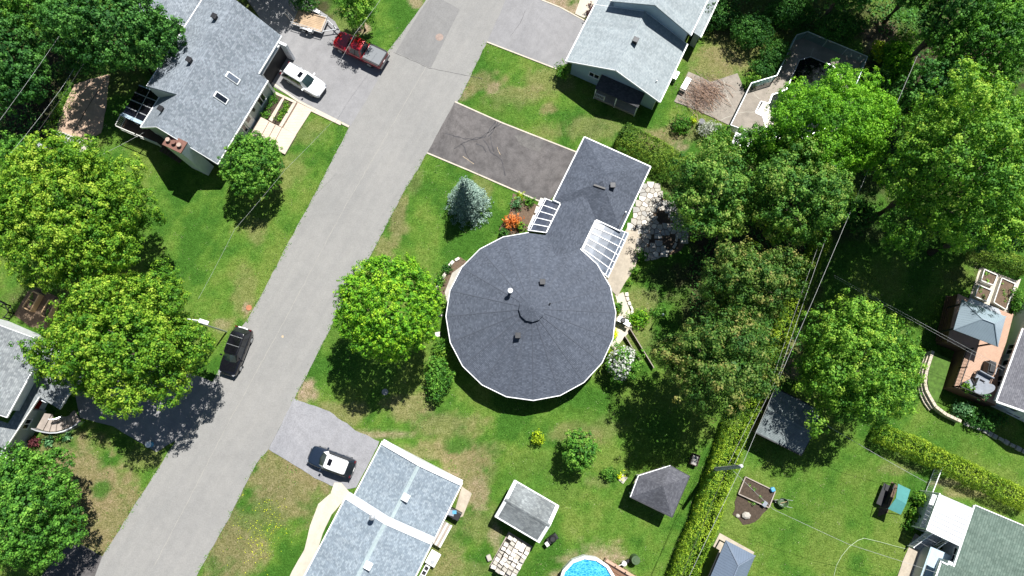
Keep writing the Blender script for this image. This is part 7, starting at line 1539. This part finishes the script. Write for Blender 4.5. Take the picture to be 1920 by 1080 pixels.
c = P(1267, 143, .5); t = thing('heat_pump', 'small grey heat pump at the right wall of the blue house', 'heat pump', (c.x, c.y, 0), R(61)); m = MB(); m.box(0, 0, .4, .9, .4, .7); m.build('cabinet', MAT['galv'], t, bevel=.02); m = MB(); m.cyl(0, 0, .75, .78, .15, 14); m.build('fan_grille', MAT['black'], t)
c = P(1462, 142); 
# ------------------------------------------------------------ poles and wires
b0 = P(1330, 881.5, 0); t0_ = P(1388, 874.5, 8.8); t = thing('utility_pole', 'leaning wooden utility pole with white insulator over the cedar hedge', 'utility pole', (b0.x, b0.y, 0), 0); tt = t0_-b0
m = MB(); m.tube([(0, 0, -.3), tuple(tt)], .20, 10, .15); m.build('shaft', MAT['pole_wood'], t); ins = P(1391, 874, 9.1)-b0; m = MB(); m.cyl(ins.x, ins.y, 8.75, 9.0, .10, 14, .13); m.cyl(ins.x, ins.y, 9.0, 9.12, .15, 14, .09); m.build('insulator', MAT['white'], t); m = MB(); m.beam(tt+Vector((-.5, .15, -.5)), tt+Vector((.2, 0, -.1)), .06, .06); m.build('bracket', MAT['dark_metal'], t)
def wire(label, pts, r=.022, mat='wire', sag=.25):
    W_ = [P(x, y, z) for x, y, z in pts]; o = Vector((W_[0].x, W_[0].y, 0)); out = []
    for a, b in zip(W_[:-1], W_[1:]):
        for k in range(12): f = k/12; p = a.lerp(b, f); p.z -= 4*sag*f*(1-f)*0.3; out.append(p-o)
    out.append(W_[-1]-o); m = MB(); m.tube(out, r, 5, cap=False); return tag(m.build('overhead_wire', MAT[mat], loc=None), label, 'wire', 'overhead wires') if False else _w(m, label, mat, o)
def _w(m, label, mat, o):
    ob = m.build('overhead_wire', MAT[mat]); ob.location = (o.x, o.y, 0); return tag(ob, label, 'wire', 'overhead wires')
wire('main overhead wire rising from the white insulator past the grove', [(1391, 874, 9.1), (1532, 545, 9.0), (1720, 105, 9.1)], .014)
wire('main overhead wire running down from the white insulator to the bottom edge', [(1391, 874, 9.1), (1255, 1160, 9.1)], .014)
wire('right wire of the lower pair over the narrow hedge', [(1374, 877, 7.4), (1462, 698, 7.3), (1548, 448, 7.2)], .013); wire('left wire of the lower pair over the narrow hedge', [(1366, 870, 7.0), (1452, 700, 6.9), (1538, 450, 6.9)], .01)
wire('dark lower wire above the long cedar hedge', [(1366, 875, 7.0), (1345, 920, 6.9), (1262, 1120, 7.0)], .022, 'wire_dark')
wire('thin service wire crossing the right lawn from the utility pole', [(1372, 880, 7.2), (1450, 955, 6.0), (1590, 1020, 4.5), (1760, 1075, 3.2)], .012)
wire('upper strand of the service wire above the shaded lawn', [(1565, 516, 6.5), (1700, 590, 5.6), (1885, 690, 4.0)], .010); wire('lower strand of the service wire above the shaded lawn', [(1565, 520, 6.5), (1700, 595, 5.6), (1880, 694, 4.0)], .008)
wire('thin wire from the bright green tree towards the picket fence', [(1538, 790, 5), (1640, 850, 4), (1738, 905, 2)], .014)
wire('long wire at the far left above the dark trees', [(150, 5, 9), (115, 62, 9), (-15, 245, 9)], .013); wire('wire over the metal shed at the far left', [(190, 60, 8), (160, 115, 8), (60, 262, 7.6), (-12, 356, 7.6)], .018, 'wire_dark')
wire('wire beside the leafy row at the far left', [(150, 108, 7), (112, 170, 7), (10, 300, 7)], .014)
wire('wire above the round tree by the steep house', [(640, 210, 7), (535, 318, 7), (440, 430, 7), (372, 560, 7)], .008)
wire('wire above the red pickup', [(720, -10, 7), (666, 62, 7), (634, 120, 6.6)], .010)
wire('thin wires from the shaded deck to the lower left', [(272, 247, 3), (200, 285, 4), (90, 345, 6)], .01)
o0 = P(350, 596, 0); lp_ = thing('street_lamp', 'street lamp with pale head poking out of the lower maple', 'street lamp', (P(352, 598, 8.0).x, P(352, 598, 8.0).y, 0), 0); o = Vector(lp_.location)
m = MB(); m.tube([(0, 0, 0), (0, 0, 8.0)], .08, 8, .05); m.build('pole', MAT['galv'], lp_); q = P(374, 601, 8.3)-o; q2 = P(390, 606, 8.3)-o; m = MB(); m.tube([(0, 0, 7.9), tuple(q)], .045, 6); m.build('arm', MAT['white'], lp_); m = MB(); m.box((q.x+q2.x)/2, (q.y+q2.y)/2, 8.3, .85, .34, .16, math.atan2((q2-q).y, (q2-q).x)); m.build('lamp_head', MAT['white_metal'], lp_, bevel=.05)
hs = [P(x, y) for x, y in ((1562, 1085), (1568, 1060), (1578, 1042), (1592, 1025), (1608, 1013), (1620, 1009), (1650, 1016), (1675, 1023), (1702, 1030))]; o = hs[0].copy(); m = MB(); m.tube([p-o+Vector((0, 0, .03)) for p in hs], .022, 5); MAT['hose'] = plain('hose', (.35, .45, .25), .5); ob = m.build('garden_hose', MAT['hose']); ob.location = tuple(o); tag(ob, 'pale green garden hose curving over the right lawn', 'hose')
for (x, y, lab) in ((530, 631, 'small pale spot cover on the street'), ): q = P(x, y); m = MB(); m.cyl(q.x, q.y, .02, .03, .12, 12); struct(m.build('survey_marker', MAT['sand'], loc=(q.x, q.y, 0)))
q = P(467, 577); m = MB(); m.cyl(q.x, q.y, 0, .05, .28, 14); struct(m.build('valve_cover', MAT['terracotta'], loc=(q.x, q.y, 0)))
q = P(722, 735); m = MB(); m.cyl(q.x, q.y, 0, .06, .3, 14); struct(m.build('well_cover', MAT['stone_b'], loc=(q.x, q.y, 0)))

# ------------------------------------------------------------ weeds, straw and ragged edges on the lawns
def on_paving(x, y):
    return any(in_poly((x, y), s_) for s_ in SHEETS)
def scatter_blades(name, pts, mat, s0, s1, up=1.0, mult=7, spread=.09):
    C = np.repeat(np.array(pts), mult, 0)+rng.normal(size=(len(pts)*mult, 3))*np.array([spread, spread, 0]); C[:, 2] = rng.uniform(.02, .09, len(C)); o0 = np.array([C[0, 0], C[0, 1], 0])
    ob = leaves_object(name, C-o0, rng.normal(size=C.shape)*.6+np.array([0, 0, up]), rng.uniform(s0, s1, len(C)), rng.random(len(C)), MAT[mat], kind='stuff', aspect=.5); ob.location = o0
MAT['straw'] = leafmat('straw', [(.16, .13, .05), (.26, .21, .10), (.36, .30, .17)], 0.1, .8)
edge = []
for line in (le, re_):
    for a, b in zip(line[1:-2], line[2:-1]):
        n = int((b-a).length*5)
        for k in range(n): p = a.lerp(b, random.random()); e_ = (p.x+random.gauss(0, .10), p.y+random.gauss(0, .10)); edge.append((*e_, 0)) if not any(in_poly((e_[0]+ox, e_[1]+oy), s_) for s_ in SHEETS[1:9] for ox, oy in ((0, 0), (.5, 0), (-.5, 0))) else None
scatter_blades('verge_grass', edge, 'leaf_mid', .05, .13, mult=6)
W1, W2 = [], []
for _ in range(15000):
    px, py = random.uniform(0, 1920), random.uniform(0, 1080); q = P(px, py); f = float(fbm(np.array([q.x*.5+40]), np.array([q.y*.5]), 4)[0])
    if f < .5 and random.random() > .25: continue
    if on_paving(q.x, q.y): continue
    (W1 if random.random() < .6 else W2).append((q.x, q.y, 0))
scatter_blades('lawn_weeds', W1, 'leaf_mid', .04, .12, mult=6, spread=.10); scatter_blades('dry_grass_clumps', W2[:2600], 'straw', .03, .09, mult=5, spread=.12)
